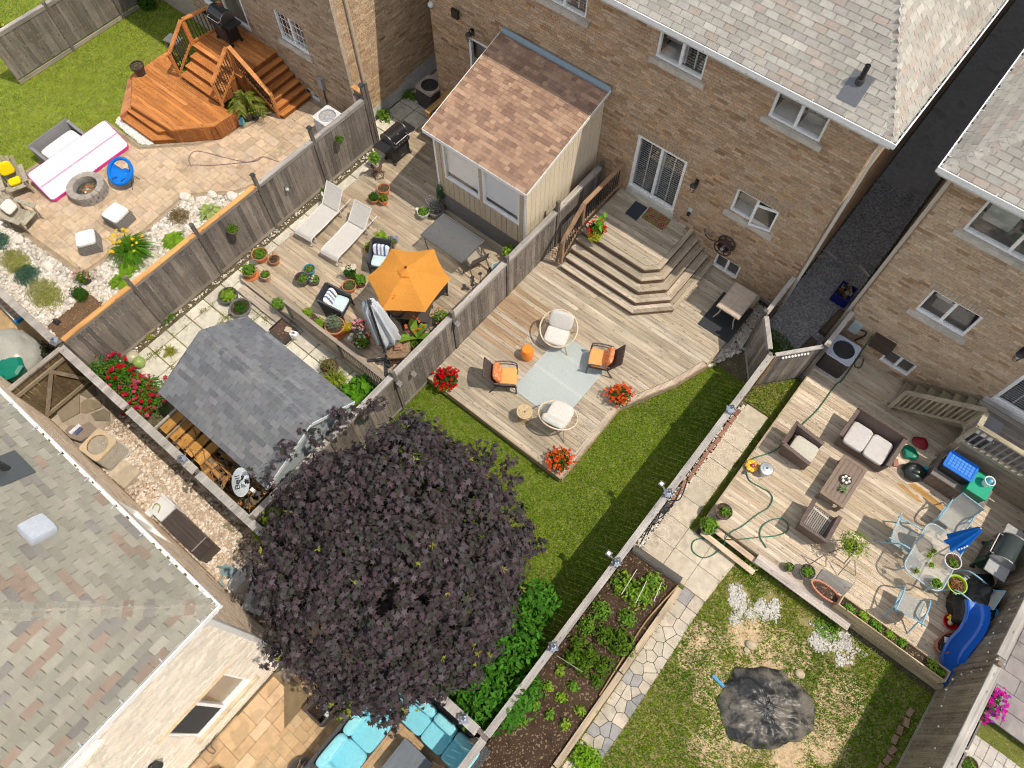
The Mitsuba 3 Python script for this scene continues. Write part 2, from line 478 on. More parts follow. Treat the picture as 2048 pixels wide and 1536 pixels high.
def window(parent,pl,s0,s1,z0,z1,lights=2,style='blind',sill=True,name='window',recess=0.07,open_sash=False,deep=0.75,label=None,grid=None,fw=0.055,sillcol=SILL,screen=None):
  """frame, mullions, panes and sill set in an opening; behind it a real recess with what hangs there"""
  w = part(parent,name,[(pl.box(s0,s1,z1 - fw,z1,-recess - .05,-recess + .045),WHITE),(pl.box(s0,s1,z0,z0 + fw,-recess - .05,-recess + .055),WHITE),
              (pl.box(s0,s0 + fw,z0 + fw,z1 - fw,-recess - .05,-recess + .045),WHITE),(pl.box(s1 - fw,s1,z0 + fw,z1 - fw,-recess - .05,-recess + .045),WHITE),
              *[(pl.box(s0 + (s1 - s0) * k / lights - .035,s0 + (s1 - s0) * k / lights + .035,z0 + fw,z1 - fw,-recess - .045,-recess + .04),WHITE) for k in range(1,lights)]],'satin',label=label)
  dk = (.035,.038,.04)
  part(w,'reveal',[(pl.box(s0 - .02,s1 + .02,z0 - .02,z1 + .02,-deep - .03,-deep),dk),(pl.box(s0 - .03,s0 - .002,z0,z1,-deep,-recess - .05),dk),(pl.box(s1 + .002,s1 + .03,z0,z1,-deep,-recess - .05),dk),
  (pl.box(s0,s1,z1 + .002,z1 + .03,-deep,-recess - .05),dk),(pl.box(s0,s1,z0 - .03,z0 - .002,-deep,-recess - .05),(.25,.24,.22))],'matte')
  for k in range(lights):
    a,b = s0 + (s1 - s0) * k / lights + .035,s0 + (s1 - s0) * (k + 1) / lights - .035
    if open_sash and k == lights - 1:
      continue
    q = np.array([pl.at(a,z0 + fw,-recess),pl.at(b,z0 + fw,-recess),pl.at(b,z1 - fw,-recess),pl.at(a,z1 - fw,-recess)])
    part(w,'pane',[((q,np.array([[0,1,2],[0,2,3]])),WHITE)],'pane')
    if screen == k:
      part(w,'insect_screen',[(pl.box(a,b,z0 + fw,z1 - fw,-recess + .015,-recess + .018),(.045,.047,.05))],'matte')
    if grid:
      m = [(pl.box(a + (b - a) * i / grid[0] - .008,a + (b - a) * i / grid[0] + .008,z0 + fw,z1 - fw,-recess + .004,-recess + .012),WHITE) for i in range(1,grid[0])]
      m += [(pl.box(a,b,z0 + (z1 - z0) * i / grid[1] - .008,z0 + (z1 - z0) * i / grid[1] + .008,-recess + .004,-recess + .0125),WHITE) for i in range(1,grid[1])]
      part(w,'glazing_bar',m,'satin')
    if style == 'shutter' or (style == 'mixed' and k == 1):
      for i in range(int((z1 - z0 - .16) / .075)):
        zz = z0 + .09 + i * .075
        v = np.array([pl.at(a + .04,zz,-recess - .10),pl.at(b - .04,zz,-recess - .10),pl.at(b - .04,zz - .004,-recess - .14),pl.at(a + .04,zz - .004,-recess - .14)])
        part(w,'slat',[((v,np.array([[0,1,2],[0,2,3]])),(.44,.46,.46))],'satin')
      part(w,'shutter_stile',[(pl.box(a - .02,a + .045,z0 + .06,z1 - .06,-recess - .15,-recess - .10),(.42,.44,.44)),(pl.box(b - .045,b + .02,z0 + .06,z1 - .06,-recess - .15,-recess - .10),(.42,.44,.44)),
  (pl.box((a + b) / 2 - .02,(a + b) / 2 + .02,z0 + .06,z1 - .06,-recess - .095,-recess - .085),(.42,.44,.44))],'satin')
    elif style == 'blind' or (style == 'mixed' and k == 0):
      part(w,'curtain',[(pl.box(a + .02,b - .02,z0 + (z1 - z0) * (.35 if k == 0 else .5),z1 - .06,-recess - .22,-recess - .20),(.24,.23,.20))],'fabric')
      part(w,'inner_sill',[(pl.box(a,b,z0 + .01,z0 + .045,-deep + .1,-recess - .06),(.6,.6,.58))],'satin')
  if open_sash:
    a,b = s0 + (s1 - s0) * .5 + .03,s1 - .02
    h0,h1 = pl.at(a,0,-recess + .05),None
    ang = math.radians(14)
    def sw(t,z,e=0.0):                      # sash hinged at its right side, swung outwards
      return pl.at(b - t * math.cos(ang),z,-recess + .05 + t * math.sin(ang))
    Ls = b - a
    sash = [(beam(sw(0,z0 + .06),sw(Ls,z0 + .06),.045,.05),WHITE),(beam(sw(0,z1 - .06),sw(Ls,z1 - .06),.045,.05),WHITE),
        (beam(sw(0.02,z0 + .06),sw(0.02,z1 - .06),.045,.05),WHITE),(beam(sw(Ls,z0 + .04),sw(Ls,z1 - .04),.045,.05),WHITE)]
    sk = part(w,'open_sash',sash,'satin',label='white sash swung open')
    part(w,'sash_pane',[((np.array([sw(.03,z0 + .08),sw(Ls - .02,z0 + .08),sw(Ls - .02,z1 - .08),sw(.03,z1 - .08)]),np.array([[0,1,2],[0,2,3]])),WHITE)],'pane')
  if sill:
    m = (s0 + s1) / 2
    part(w,'sill',[(pl.box(s0 - .12,m - .004,z0 - .15,z0 - .012,-.02,.085),sillcol),(pl.box(m + .004,s1 + .12,z0 - .15,z0 - .012,-.02,.085),sillcol)],'stone')
  return w

def shingles(parent,o,u,v,region,palette,tab=0.30,expo=0.143,n=300,lift=0.013,gap=.011,name='shingle'):
  """rows of tabs on a roof plane: region in (s along the eave u, t up the slope v)"""
  o,u,v = (np.array(q,float) for q in (o,u,v))
  nn = np.cross(u,v); nn /= np.linalg.norm(nn)
  if nn[2] < 0:
    nn = -nn
  s0,t0,s1,t1 = region.bounds
  items = []
  for r in range(int((t1 - t0) / expo) + 1):
    ta = t0 + r * expo
    row = region.intersection(sbox(s0 - 1,ta + expo * .45,s1 + 1,ta + expo * .55))
    off = (r % 2) * tab / 2 + (r * 7 % 5) * .012
    for g in getattr(row,'geoms',[row]):
      if g.is_empty:
        continue
      a,_,b,_ = g.bounds
      k = math.floor((a - off) / tab)
      run,c = 0,None
      while off + k * tab < b:
        p,q = max(a,off + k * tab),min(b,off + (k + 1) * tab - gap)
        k += 1
        if q - p < 0.02:
          continue
        if run <= 0:
          c,run = palette[RNG.integers(len(palette))],RNG.integers(1,3)
        run -= 1
        tb = min(ta + expo + .03,t1 + .02)
        P = lambda s,t,h: o + u * s + v * t + nn * h
        e = RNG.uniform(0,.003)
        vv = np.array([P(p,ta,-.002),P(q,ta,-.002),P(q,tb,-.004),P(p,tb,-.004),P(p,ta,lift + e),P(q,ta,lift + e),P(q,tb,.003),P(p,tb,.003)])
        items.append(((vv,BOXF),vary(c,.10)))
  pieces(parent,name,items,'shingle',n)

def ridge_caps(parent,a,b,w,palette,na,nb,expo=0.14,lift=0.02):
  """caps bent over the line a-b; na, nb: the upward normals of the two slopes"""
  a,b,na,nb = (np.array(q,float) for q in (a,b,na,nb))
  d = (b - a) / np.linalg.norm(b - a)
  na,nb = np.cross(d,na),np.cross(d,nb)
  na,nb = (q / np.linalg.norm(q) * (-1 if q[2] > 0 else 1) for q in (na,nb))
  k,L = 0.0,np.linalg.norm(b - a)
  up = -(na + nb); up /= np.linalg.norm(up)
  while k < L:
    p,q = a + d * k,a + d * min(k + expo + .02,L)
    rows = []
    for x,h in ((p,lift + .003),(q,lift - .004)):
      rows += [x + na * w + up * (h - .010),x + na * .03 + up * (h + .004),x + nb * .03 + up * (h + .004),x + nb * w + up * (h - .010)]
    f = []
    for i in range(3):
      f += [[i,i + 1,i + 5],[i,i + 5,i + 4]]
    lo = [r - up * .012 for r in rows[:4]]
    f += [[0,8,9],[0,9,1],[1,9,10],[1,10,2],[2,10,11],[2,11,3]]
    part(parent,'ridge_cap',[((np.array(rows + lo),np.array(f)),vary(palette[RNG.integers(len(palette))],.08))],'shingle')
    k += expo

def gutter(parent,a,b,out,name='gutter',gap=0.75,dirt=True):
  """open white channel from a to b; out: horizontal direction away from the roof; a, b lie on its outer top edge"""
  a,b,out = np.array(a,float),np.array(b,float),np.array([*out,0.0])
  z = np.array([0,0,1.0])
  g = part(parent,name,[(beam(a - z * .06,b - z * .06,.008,.12),WHITE),(beam(a - out * .06 - z * .118,b - out * .06 - z * .118,.12,.006),WHITE),
              (beam(a - out * .122 - z * .055,b - out * .122 - z * .055,.006,.13),WHITE),(beam(a - out * .008 + z * .002,b - out * .008 + z * .002,.026,.01),WHITE)],'satin')
  n = int(np.linalg.norm(b - a) / gap)
  for i in range(n):
    p = a + (b - a) * (i + .5) / n
    part(g,'hanger',[(beam(p - out * .005 + z * .006,p - out * .15 + z * .02,.025,.006),(.75,.76,.77))],'metal')
  if dirt:
    pts = a + (b - a) * RNG.uniform(0,1,(60,1)) - out * RNG.uniform(.02,.11,(60,1)) - z * .108
    part(g,'debris',[(ball(p,(.04,.04,.012),0),vary((.16,.12,.07),.4)) for p in pts],'matte',kind='stuff')
  return g

GREYROOF = [(.38,.365,.33),(.41,.395,.36),(.36,.345,.31),(.44,.425,.385),(.335,.32,.295),(.375,.36,.325),(.395,.38,.345),(.375,.325,.285)]
OLIVEROOF = [(.27,.26,.215),(.295,.285,.24),(.245,.237,.20),(.265,.253,.215),(.285,.275,.23),(.28,.268,.225),(.205,.195,.18),(.26,.205,.165)]
BROWNROOF = [(.36,.235,.165),(.29,.185,.135),(.40,.27,.19),(.25,.16,.12),(.33,.215,.155)]
SLATEROOF = [(.155,.165,.185),(.175,.185,.205),(.135,.145,.165),(.165,.18,.20),(.19,.20,.215)]

# ================================================================ main house: two semi-detached homes under one roof
W = 13.45
mh = thing('brick_house','tan brick house with grey hip roof and a brown roofed sunroom','house')
pw = Plane((0,W),(1,0),(0,-1))
openings = [(-10.05,-8.65,5.95,7.02),(-6.60,-5.30,5.95,7.02),(-3.53,-2.24,5.95,7.02),(-3.53,-2.30,2.70,3.55),(-6.60,-5.03,1.48,3.47),(-12.66,-11.2,1.5,3.5),(-3.38,-2.58,.32,.93)]
reg = Polygon([(-14.12,.25),(-1.15,.25),(-1.15,7.1),(-14.12,7.1)])
for a,b,c,d in openings:
  reg = reg.difference(sbox(a,c,b,d))
sold = [(-3.62,-2.12,3.55,3.76),(-6.72,-4.92,3.47,3.68)]
reg2 = reg
for a,b,c,d in sold:
  reg2 = reg2.difference(sbox(a - .01,c - .0,b + .01,d + .01))
part(mh,'wall',pw.prism(reg,-.11,0.0),'mortar',col=(.36,.31,.255))
brick_wall(mh,pw,reg2,BUFF,(.36,.31,.255),solid=False)
for a,b,c,d in sold:
  soldier(mh,pw,a,b,c + .004,d,[(.40,.30,.21)])
part(mh,'foundation',pw.prism(reg.envelope.intersection(sbox(-20,-.1,0,.6)).difference(sbox(-3.4,.25,-2.56,.95)).union(sbox(-14.12,-.1,-1.15,.25)).difference(sbox(-3.4,.31,-2.56,.95)),-.2,-.111),'stone',col=FOUND)
pe = Plane((-1.15,0),(0,1),(1,0))
part(mh,'wall',pe.prism(Polygon([(W + .005,-.1),(38,-.1),(38,7.1),(W + .005,7.1)]),-.11,0.0),'mortar',col=(.36,.31,.255))
brick_wall(mh,pe,Polygon([(W + .12,.4),(19,.4),(19,7.1),(W + .12,7.1)]),BUFF,(.36,.31,.255),n=40,solid=False)
part(mh,'wall',Plane((-14.12,0),(0,1),(-1,0)).prism(Polygon([(W + .005,-.1),(38,-.1),(38,7.1),(W + .005,7.1)]),-.11,0.0),'mortar',col=(.36,.31,.255))
window(mh,pw,*openings[0],style='shutter')
window(mh,pw,*openings[1],style='mixed')
window(mh,pw,*openings[2],style='blind')
window(mh,pw,*openings[3],style='blind',open_sash=True,label='casement window with its right sash open')
window(mh,pw,*openings[6],style='none',sill=False,label='small basement window',sillcol=WHITE)
d = window(mh,pw,*openings[4],style='shutter',sill=False,name='patio_door',fw=.08,recess=.05,label='white sliding patio door with louvred shutters')
part(d,'threshold',[(pw.box(-6.62,-5.0,1.24,1.475,-.05,.055),(.55,.55,.50))],'stone')
window(mh,pw,*openings[5],style='blind',sill=False,name='patio_door',fw=.09,recess=.05,label='sliding door half hidden by the sunroom')
part(mh,'downpipe',[(beam((-1.06,W - .05,.2),(-1.06,W - .05,6.9),.07,.09,(0,1,0)),(.55,.52,.47))],'satin')
# roof
EZ,EY,EX = 7.12,13.10,-.86
th = math.atan(1.0)
vb = np.array([0,math.cos(th),math.sin(th)])
vs = np.array([-math.cos(math.atan(1.11)),0,math.sin(math.atan(1.11))])
L = 4.4
Lx = L * math.cos(th) * .9
roof = part(mh,'roof',[((np.array([(-16,EY,EZ),(EX,EY,EZ),(EX - Lx,EY + L * vb[1],EZ + L * vb[2]),(-16,EY + L * vb[1],EZ + L * vb[2]),(EX,38,EZ),(EX - Lx,38,EZ + L * vb[2])]) - [0,0,.02],np.array([[0,1,2],[0,2,3],[1,4,5],[1,5,2]])),(.2,.19,.18)),(prism([(-14.5,EY),(EX,EY),(EX,38),(-14.5,38)],EZ - .2,EZ - .06),(.6,.6,.58))],'matte')
shingles(roof,(-11.0,EY,EZ),(1,0,0),vb,Polygon([(0,0),(EX + 11.0,0),(EX + 11.0 - Lx,L),(0,L)]),GREYROOF)
shingles(roof,(EX,EY,EZ),(0,1,0),vs,Polygon([(0,0),(7.5,0),(7.5,4.2),(L * vb[1] * .98,4.2)]),GREYROOF,name='side_shingle')
ha,hb = np.array([EX,EY,EZ]),np.array([EX - Lx,EY + L * vb[1],EZ + L * vb[2]])
ridge_caps(roof,ha,hb,.15,GREYROOF,(0,-vb[2],vb[1]),(vs[2],0,-vs[0]))
gutter(mh,(-14.4,EY - .07,EZ + .02),(EX + .07,EY - .07,EZ + .02),(0,-1))
gutter(mh,(EX + .07,EY - .07,EZ + .02),(EX + .07,21,EZ + .02),(1,0))
# plumbing vent on the slope
vp = np.array([-2.09,13.57,7.59])

pv = part(roof,'vent_pipe',tube([vp + [0,0,-.1],vp + [0,0,.42]],.055,12),'satin',True,col=(.02,.02,.022))
part(roof,'vent_flashing',[((vp + np.array([[-.22,0,0],[.22,0,0],[.22,0,0],[-.22,0,0]]) + np.outer([-.42,-.42,.18,.18],vb) + np.cross((1,0,0),vb) * .02,np.array([[0,1,2],[0,2,3]])),(.13,.14,.16)),(tube([vp + [0,0,-.02],vp + [0,0,.1]],.085,12),(.05,.05,.055))],'satin')

# sunroom: same thing as the house, its own walls and roof
sr = mh
FY,FX0,FX1,FZ0,FZ1 = 10.12,-11.08,-7.80,.98,3.26   # front wall of the sunroom
BR = np.array([-7.80,W - .02])
SID = (.60,.54,.43)
sf = Plane((0,FY),(1,0),(0,-1))
swin = [(-10.78,-9.46,1.76,3.14),(-9.34,-8.02,1.74,3.14)]
sreg = sbox(FX0,FZ0,FX1,FZ1)
for a,b,c,e in swin:
  sreg = sreg.difference(sbox(a,c,b,e))
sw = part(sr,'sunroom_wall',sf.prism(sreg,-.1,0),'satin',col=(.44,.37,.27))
k = FX0
while k < FX1 - .02:
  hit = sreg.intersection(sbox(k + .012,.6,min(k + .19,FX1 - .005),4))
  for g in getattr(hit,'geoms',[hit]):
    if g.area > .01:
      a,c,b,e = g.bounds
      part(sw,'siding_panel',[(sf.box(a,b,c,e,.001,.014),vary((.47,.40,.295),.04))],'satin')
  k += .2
e2 = BR - np.array([FX1,FY]); Ls = np.linalg.norm(e2); e2 /= Ls
ss = Plane((FX1,FY),e2,(e2[1],-e2[0]))
tops = lambda s: 3.24 + (4.33 - 3.24) * s / Ls
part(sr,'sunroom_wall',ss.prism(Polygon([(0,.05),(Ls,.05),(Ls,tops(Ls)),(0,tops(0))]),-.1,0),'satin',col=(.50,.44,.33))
sw2 = mh + '__sunroom_wall_001'
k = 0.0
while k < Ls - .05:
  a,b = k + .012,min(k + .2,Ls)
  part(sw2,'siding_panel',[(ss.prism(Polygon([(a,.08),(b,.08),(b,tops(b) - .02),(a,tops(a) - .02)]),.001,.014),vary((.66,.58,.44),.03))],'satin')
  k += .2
part(sr,'corner_trim',[(sf.box(FX1 - .06,FX1 + .015,.3,FZ1,.015,.03),WHITE),(sf.box(FX0 - .015,FX0 + .05,FZ0,FZ1,.015,.03),WHITE)],'satin')
for w4 in swin:
  w = window(sr,sf,*w4,lights=1,style='none',sill=False,name='sunroom_window',recess=.03,fw=.06,label='sunroom window with a white roller shade')
  part(w,'roller_shade',[(sf.box(w4[0] + .07,w4[1] - .07,w4[2] + .22,w4[3] - .07,-.075,-.065),(.80,.81,.83))],'fabric')
# lattice skirt below the sunroom
lt = []
for i in range(-12,70):
  for sg in (1,-1):
    a = FX0 + i * .05
    x0,x1 = (a,a + .96) if sg == 1 else (a + .96,a)
    p,q = [x0,.02],[x1,.98]
    pts = []
    ln = shapely.geometry.LineString([p,q]).intersection(sbox(FX0,.02,FX1,.98))
    if ln.length > .05:
      (ax,az),(bx,bz) = ln.coords[0],ln.coords[-1]
      lt.append((beam(sf.at(ax,az,.004 if sg == 1 else .012),sf.at(bx,bz,.004 if sg == 1 else .012),.008,.014,(0,-1,0)),(.22,.21,.20)))
part(sr,'lattice_skirt',[(sf.box(FX0,FX1,0,.98,-.6,-.55),(.22,.2,.17)),*lt],'matte')
ra,rb,rc,rd = (np.array(q) for q in ((-11.38,10.03,3.30),(-7.73,10.03,3.30),(-7.63,W - .05,4.40),(-11.29,W - .05,4.40)))
srf = part(sr,'sunroom_roof',[((np.array([ra,rb,rc,rd,ra - [0,0,.12],rb - [0,0,.12],rc - [0,0,.12],rd - [0,0,.12]]) - [0,0,.01],BOXF),(.45,.44,.42))],'matte')
su = (rb - ra) / np.linalg.norm(rb - ra)
sv = np.cross(np.cross(su,rd - ra),su); sv /= np.linalg.norm(sv)
if sv[2] < 0: sv = -sv
loc = lambda q: ((q - ra) @ su,(q - ra) @ sv)
shingles(srf,ra,su,sv,Polygon([loc(ra),loc(rb),loc(rc),loc(rd)]),BROWNROOF,tab=.155,expo=.125,lift=.014,gap=.004)
part(srf,'drip_edge',[(beam(ra + [0,-.01,-.05],rb + [0,-.01,-.05],.02,.11),WHITE),(beam(rb + [.01,0,-.03],rc + [.01,0,-.03],.02,.09),(.7,.69,.66)),(beam(ra + [-.01,0,-.03],rd + [-.01,0,-.03],.02,.09),(.7,.69,.66))],'satin')
part(srf,'flashing',[(beam(rd + [0,0,.04],rc + [0,0,.04],.03,.12),(.40,.47,.52)),(beam(rd + [0,-.07,.0],rc + [0,-.07,.0],.12,.015),(.45,.52,.57))],'metal')

# ================================================================ right house
rh = thing('brick_house','tan brick house at the right edge with wide white windows','house')
RX = .52
ro = [(1.25,4.2,5.72,6.9),(1.65,2.88,2.96,3.84),(1.86,2.67,.60,1.20),(4.42,6.2,1.62,3.6)]
reg = Polygon([(RX,.35),(9.5,.35),(9.5,7.0),(RX,7.0)])
for a,b,c,e in ro:
  reg = reg.difference(sbox(a,c,b,e))
part(rh,'wall',pw.prism(reg.union(sbox(RX,0,9.5,.35)),-.11,0.0),'mortar',col=(.38,.33,.275))
RBUFF = [(.48,.37,.26),(.46,.345,.235),(.51,.40,.29),(.49,.365,.245),(.44,.325,.22)]
soldier(rh,pw,1.55,3.02,3.845,4.06,[(.44,.35,.26)])
brick_wall(rh,pw,reg.difference(sbox(1.54,3.84,3.03,4.07)),RBUFF,(.38,.33,.275),solid=False,dark=.09)
pr = Plane((RX,0),(0,1),(-1,0))
part(rh,'wall',pr.prism(Polygon([(W + .005,-.1),(38,-.1),(38,7.0),(W + .005,7.0)]),-.11,0.0),'mortar',col=(.36,.31,.255))
brick_wall(rh,pr,Polygon([(W + .12,.4),(19,.4),(19,7.0),(W + .12,7.0)]),BUFF,(.36,.31,.255),n=30,solid=False)
w = window(rh,pw,*ro[0],lights=3,style='none',label='wide upper window, its left light cracked open')
part(w,'folded_blind',[(pw.box(1.4,2.0,5.9,6.8,-.35,-.33),(.34,.36,.34))],'fabric')
w = window(rh,pw,*ro[1],style='none',label='kitchen window with a plant behind the glass')
part(w,'curtain',[(pw.box(1.8,2.2,3.4,3.78,-.3,-.28),(.4,.38,.33)),(pw.box(2.3,2.8,3.55,3.78,-.3,-.28),(.5,.47,.42))],'fabric')
window(rh,pw,*ro[2],style='none',sill=False,label='basement window close to the deck')
dd = window(rh,pw,*ro[3],style='shutter',sill=False,name='patio_door',fw=.09,recess=.05,label='sliding door with a blind behind it')
part(dd,'threshold',[(pw.box(4.3,6.3,1.36,1.615,-.05,.06),(.5,.5,.47))],'stone')
part(rh,'downpipe',[(beam((RX - .08,W - .03,.1),(RX - .08,W - .03,6.8),.08,.09,(0,1,0)),(.44,.40,.34))],'satin')
part(rh,'foundation',[(pw.box(RX,4.2,.0,.34,-.05,.012),FOUND)],'stone')
REX,REY = .17,13.10
vr = np.array([math.cos(th),0,math.sin(th)])
r2 = part(rh,'roof',[((np.array([(REX,REY,EZ),(10,REY,EZ),(10,REY + 3,EZ + 3),(REX + 3,REY + 3,EZ + 3),(REX,38,EZ),(REX + 3,38,EZ + 3)]) - [0,0,.02],np.array([[0,1,2],[0,2,3],[0,3,5],[0,5,4]])),(.2,.19,.18)),(prism([(REX,REY),(10,REY),(10,38),(REX,38)],EZ - .2,EZ - .06),(.6,.6,.58))],'matte')
shingles(r2,(REX,REY,EZ),(1,0,0),vb,Polygon([(0,0),(4.5,0),(4.5,2.4),(1.7,2.4)]),GREYROOF)
shingles(r2,(REX,REY,EZ),(0,1,0),vr,Polygon([(0,0),(6.5,0),(6.5,2.2),(1.6,2.2)]),GREYROOF,n=120,name='side_shingle')
ridge_caps(r2,(REX,REY,EZ),(REX + 1.7,REY + 1.7,EZ + 1.7),.14,GREYROOF,(0,-1,1),(-1,0,1))
gutter(rh,(REX - .07,REY - .07,EZ + .02),(9.5,REY - .07,EZ + .02),(0,-1))
gutter(rh,(REX - .07,REY - .07,EZ + .02),(REX - .07,21,EZ + .02),(-1,0))

# ================================================================ left house
lh = thing('brick_house','tan brick house at the top left behind the orange stained deck','house')
LY,LX = 10.95,-15.48
pl = Plane((0,LY),(1,0),(0,-1))
lo = [(-18.5,-17.2,2.02,3.10),(-18.25,-17.42,-.02,.32),(-22.6,-20.2,1.42,3.4)]
reg = Polygon([(-26,.35),(LX,.35),(LX,6.9),(-26,6.9)])
for a,b,c,e in lo:
  reg = reg.difference(sbox(a,c,b,e))
part(lh,'wall',pl.prism(reg.union(sbox(-26,-.1,LX,.35).difference(sbox(-18.25,-.02,-17.42,.36))),-.11,0.0),'mortar',col=(.35,.31,.26))
LB = [(.39,.30,.215),(.36,.275,.19),(.41,.32,.23),(.34,.25,.17)]
brick_wall(lh,pl,reg.intersection(sbox(-23.5,0,0,6)).difference(sbox(-18.6,3.1,-17.1,3.32)),LB,(.35,.31,.26),solid=False)
soldier(lh,pl,-18.6,-17.1,3.105,3.31,[(.40,.32,.24)])
ps = Plane((LX,0),(0,1),(1,0))
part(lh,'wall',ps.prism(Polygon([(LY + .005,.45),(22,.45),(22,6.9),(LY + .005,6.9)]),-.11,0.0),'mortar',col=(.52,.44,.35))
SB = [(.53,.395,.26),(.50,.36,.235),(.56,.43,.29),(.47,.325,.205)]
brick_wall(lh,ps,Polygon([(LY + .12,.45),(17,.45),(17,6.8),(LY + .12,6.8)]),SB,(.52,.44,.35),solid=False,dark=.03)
part(lh,'foundation',[(ps.box(LY,17.5,-.05,.45,-.1,.004),(.55,.55,.53)),(ps.box(13.2,17.5,.45,.62,-.1,.0135),(.5,.5,.49))],'stone')
part(lh,'downpipe',[(beam((LX + .07,LY + .5,.1),(LX + .07,LY + .5,6.6),.07,.09,(0,1,0)),(.50,.42,.33))],'satin')
window(lh,pl,*lo[0],style='blind',grid=(3,4),label='window with white glazing bars above the outside stair')
window(lh,pl,*lo[1],style='none',sill=False,label='basement window beside the stair foot',sillcol=WHITE)
window(lh,pl,*lo[2],style='none',sill=False,name='patio_door',fw=.1,recess=.04,label='wide sliding door onto the orange deck')
part(lh,'roof',[(prism([(-26,LY - .42),(LX + .42,LY - .42),(LX + .42,23),(-26,23)],6.95,7.1),(.4,.38,.35))],'matte')

# ================================================================ bottom left house
bh = thing('brick_house','pale brick house at the lower left under a mottled olive and brown hip roof','house')
BX,BY,BZ = -5.19,-1.92,6.05
pb = Plane((BX,0),(0,-1),(1,0))            # s runs towards -y
bo = [(2.74,4.21,.88,2.52)]
reg = Polygon([(-BY,.1),(9,.1),(9,5.95),(-BY,5.95)]).difference(sbox(2.74,.88,4.21,2.52)).difference(sbox(4.25,4.76,6.2,5.4))
part(bh,'wall',pb.prism(reg.union(sbox(-BY,-.1,9,.1)),-.11,0),'mortar',col=(.74,.69,.61))
brick_wall(bh,pb,reg.difference(sbox(2.6,2.52,4.35,2.74)),PALEBRICK,(.74,.69,.61),solid=False,dark=0)
soldier(bh,pb,2.6,4.35,2.53,2.73,[(.74,.60,.42)])
window(bh,pb,2.74,4.21,.88,2.52,style='none',screen=1,label='window in the pale brick wall over the paved patio',sillcol=(.62,.52,.38))
window(bh,pb,4.25,6.2,4.76,5.4,style='none',sill=False,label='upper window close under the eave')
pn = Plane((0,BY),(1,0),(0,1))
part(bh,'wall',pn.prism(Polygon([(-19,-.1),(BX - .005,-.1),(BX - .005,5.95),(-19,5.95)]).difference(sbox(-10.2,.9,-8.9,2.1)),-.11,0),'mortar',col=(.50,.43,.35))
brick_wall(bh,pn,Polygon([(-16,.1),(BX - .12,.1),(BX - .12,5.9),(-16,5.9)]).difference(sbox(-10.2,.9,-8.9,2.1)),[(.55,.45,.35),(.5,.41,.31)],(.5,.43,.35),n=60,solid=False)
window(bh,pn,-10.2,-8.9,.9,2.1,style='none',sill=False,label='side window facing the gravel passage')
part(bh,'downpipe',[(beam((BX + .05,BY + .04,5.6),(BX + .05,BY + .04,.1),.08,.1,(0,1,0)),(.62,.62,.60)),(beam((BX + .3,BY + .3,5.9),(BX + .05,BY + .04,5.55),.08,.1),(.40,.42,.42))],'satin')
BEX,BEY = -4.90,-1.55
m = .65
cb = math.cos(math.atan(m)); sb = math.sin(math.atan(m))
vn,ve = np.array([0,-cb,sb]),np.array([-cb,0,sb])
br = part(bh,'roof',[((np.array([(BEX,BEY,BZ),(-24,BEY,BZ),(-24,BEY - 6,BZ + 6 * m),(BEX - 6,BEY - 6,BZ + 6 * m),(BEX,-14,BZ),(BEX - 6,-14,BZ + 6 * m)]) - [0,0,.02],np.array([[0,1,2],[0,2,3],[0,3,5],[0,5,4]])),(.17,.16,.14)),(prism([(BEX,BEY),(-24,BEY),(-24,-14),(BEX,-14)],BZ - .2,BZ - .06),(.6,.6,.58))],'matte')
shingles(br,(BEX,BEY,BZ),(-1,0,0),vn,Polygon([(0,0),(9.5,0),(9.5,4.6),(4.6 * cb,4.6)]),OLIVEROOF,expo=.135)
shingles(br,(BEX,BEY,BZ),(0,-1,0),ve,Polygon([(0,0),(6.0,0),(6.0,5.5),(5.5 * cb,5.5)]),OLIVEROOF,expo=.135,name='side_shingle')
ridge_caps(br,(BEX,BEY,BZ),(BEX - 4.4,BEY - 4.4,BZ + 4.4 * m),.15,OLIVEROOF,(m,0,1),(0,m,1),expo=.145)
gutter(bh,(BEX + .07,BEY + .07,BZ + .02),(-23,BEY + .07,BZ + .02),(0,1))
gutter(bh,(BEX + .07,BEY + .07,BZ + .02),(BEX + .07,-12,BZ + .02),(1,0))
# roof box vent and pipe flashing
def on_roof(q):                                   # q: guess of a point; drop it on the +y slope
  return np.array([q[0],q[1],BZ + (BEY - q[1]) * m])
bv = on_roof((-7.70,-2.46))
part(br,'box_vent',[(cushion(bv - [0,0,.02],(.42,.42,.2),.05,9,2,rx(-math.atan(m))),(.42,.46,.52)),(beam(bv + vn * .2,bv - vn * .25,.5,.012,(0,sb,cb)),(.25,.26,.27))],'satin',30)
bv = on_roof((-9.13,-2.22))
part(br,'pipe_flashing',[(beam(bv + vn * .25 + [0,0,.03],bv - vn * .3 + [0,0,.03],.62,.012,(0,sb,cb)),(.06,.07,.075)),(tube([bv,bv + [0,0,.3]],.06,10),(.03,.03,.03))],'satin')


# ================================================================ ground, lawns, paving
XL,XC,XR,XF = -14.68,-7.47,-.44,6.92         # fence lines between the gardens
def xy(*pts):
  return Polygon([p[:2] for p in pts]).buffer(0)

ground('ground',[(sheet(sbox(-70,-60,70,60),-.04),(.10,.09,.055))],'soil')

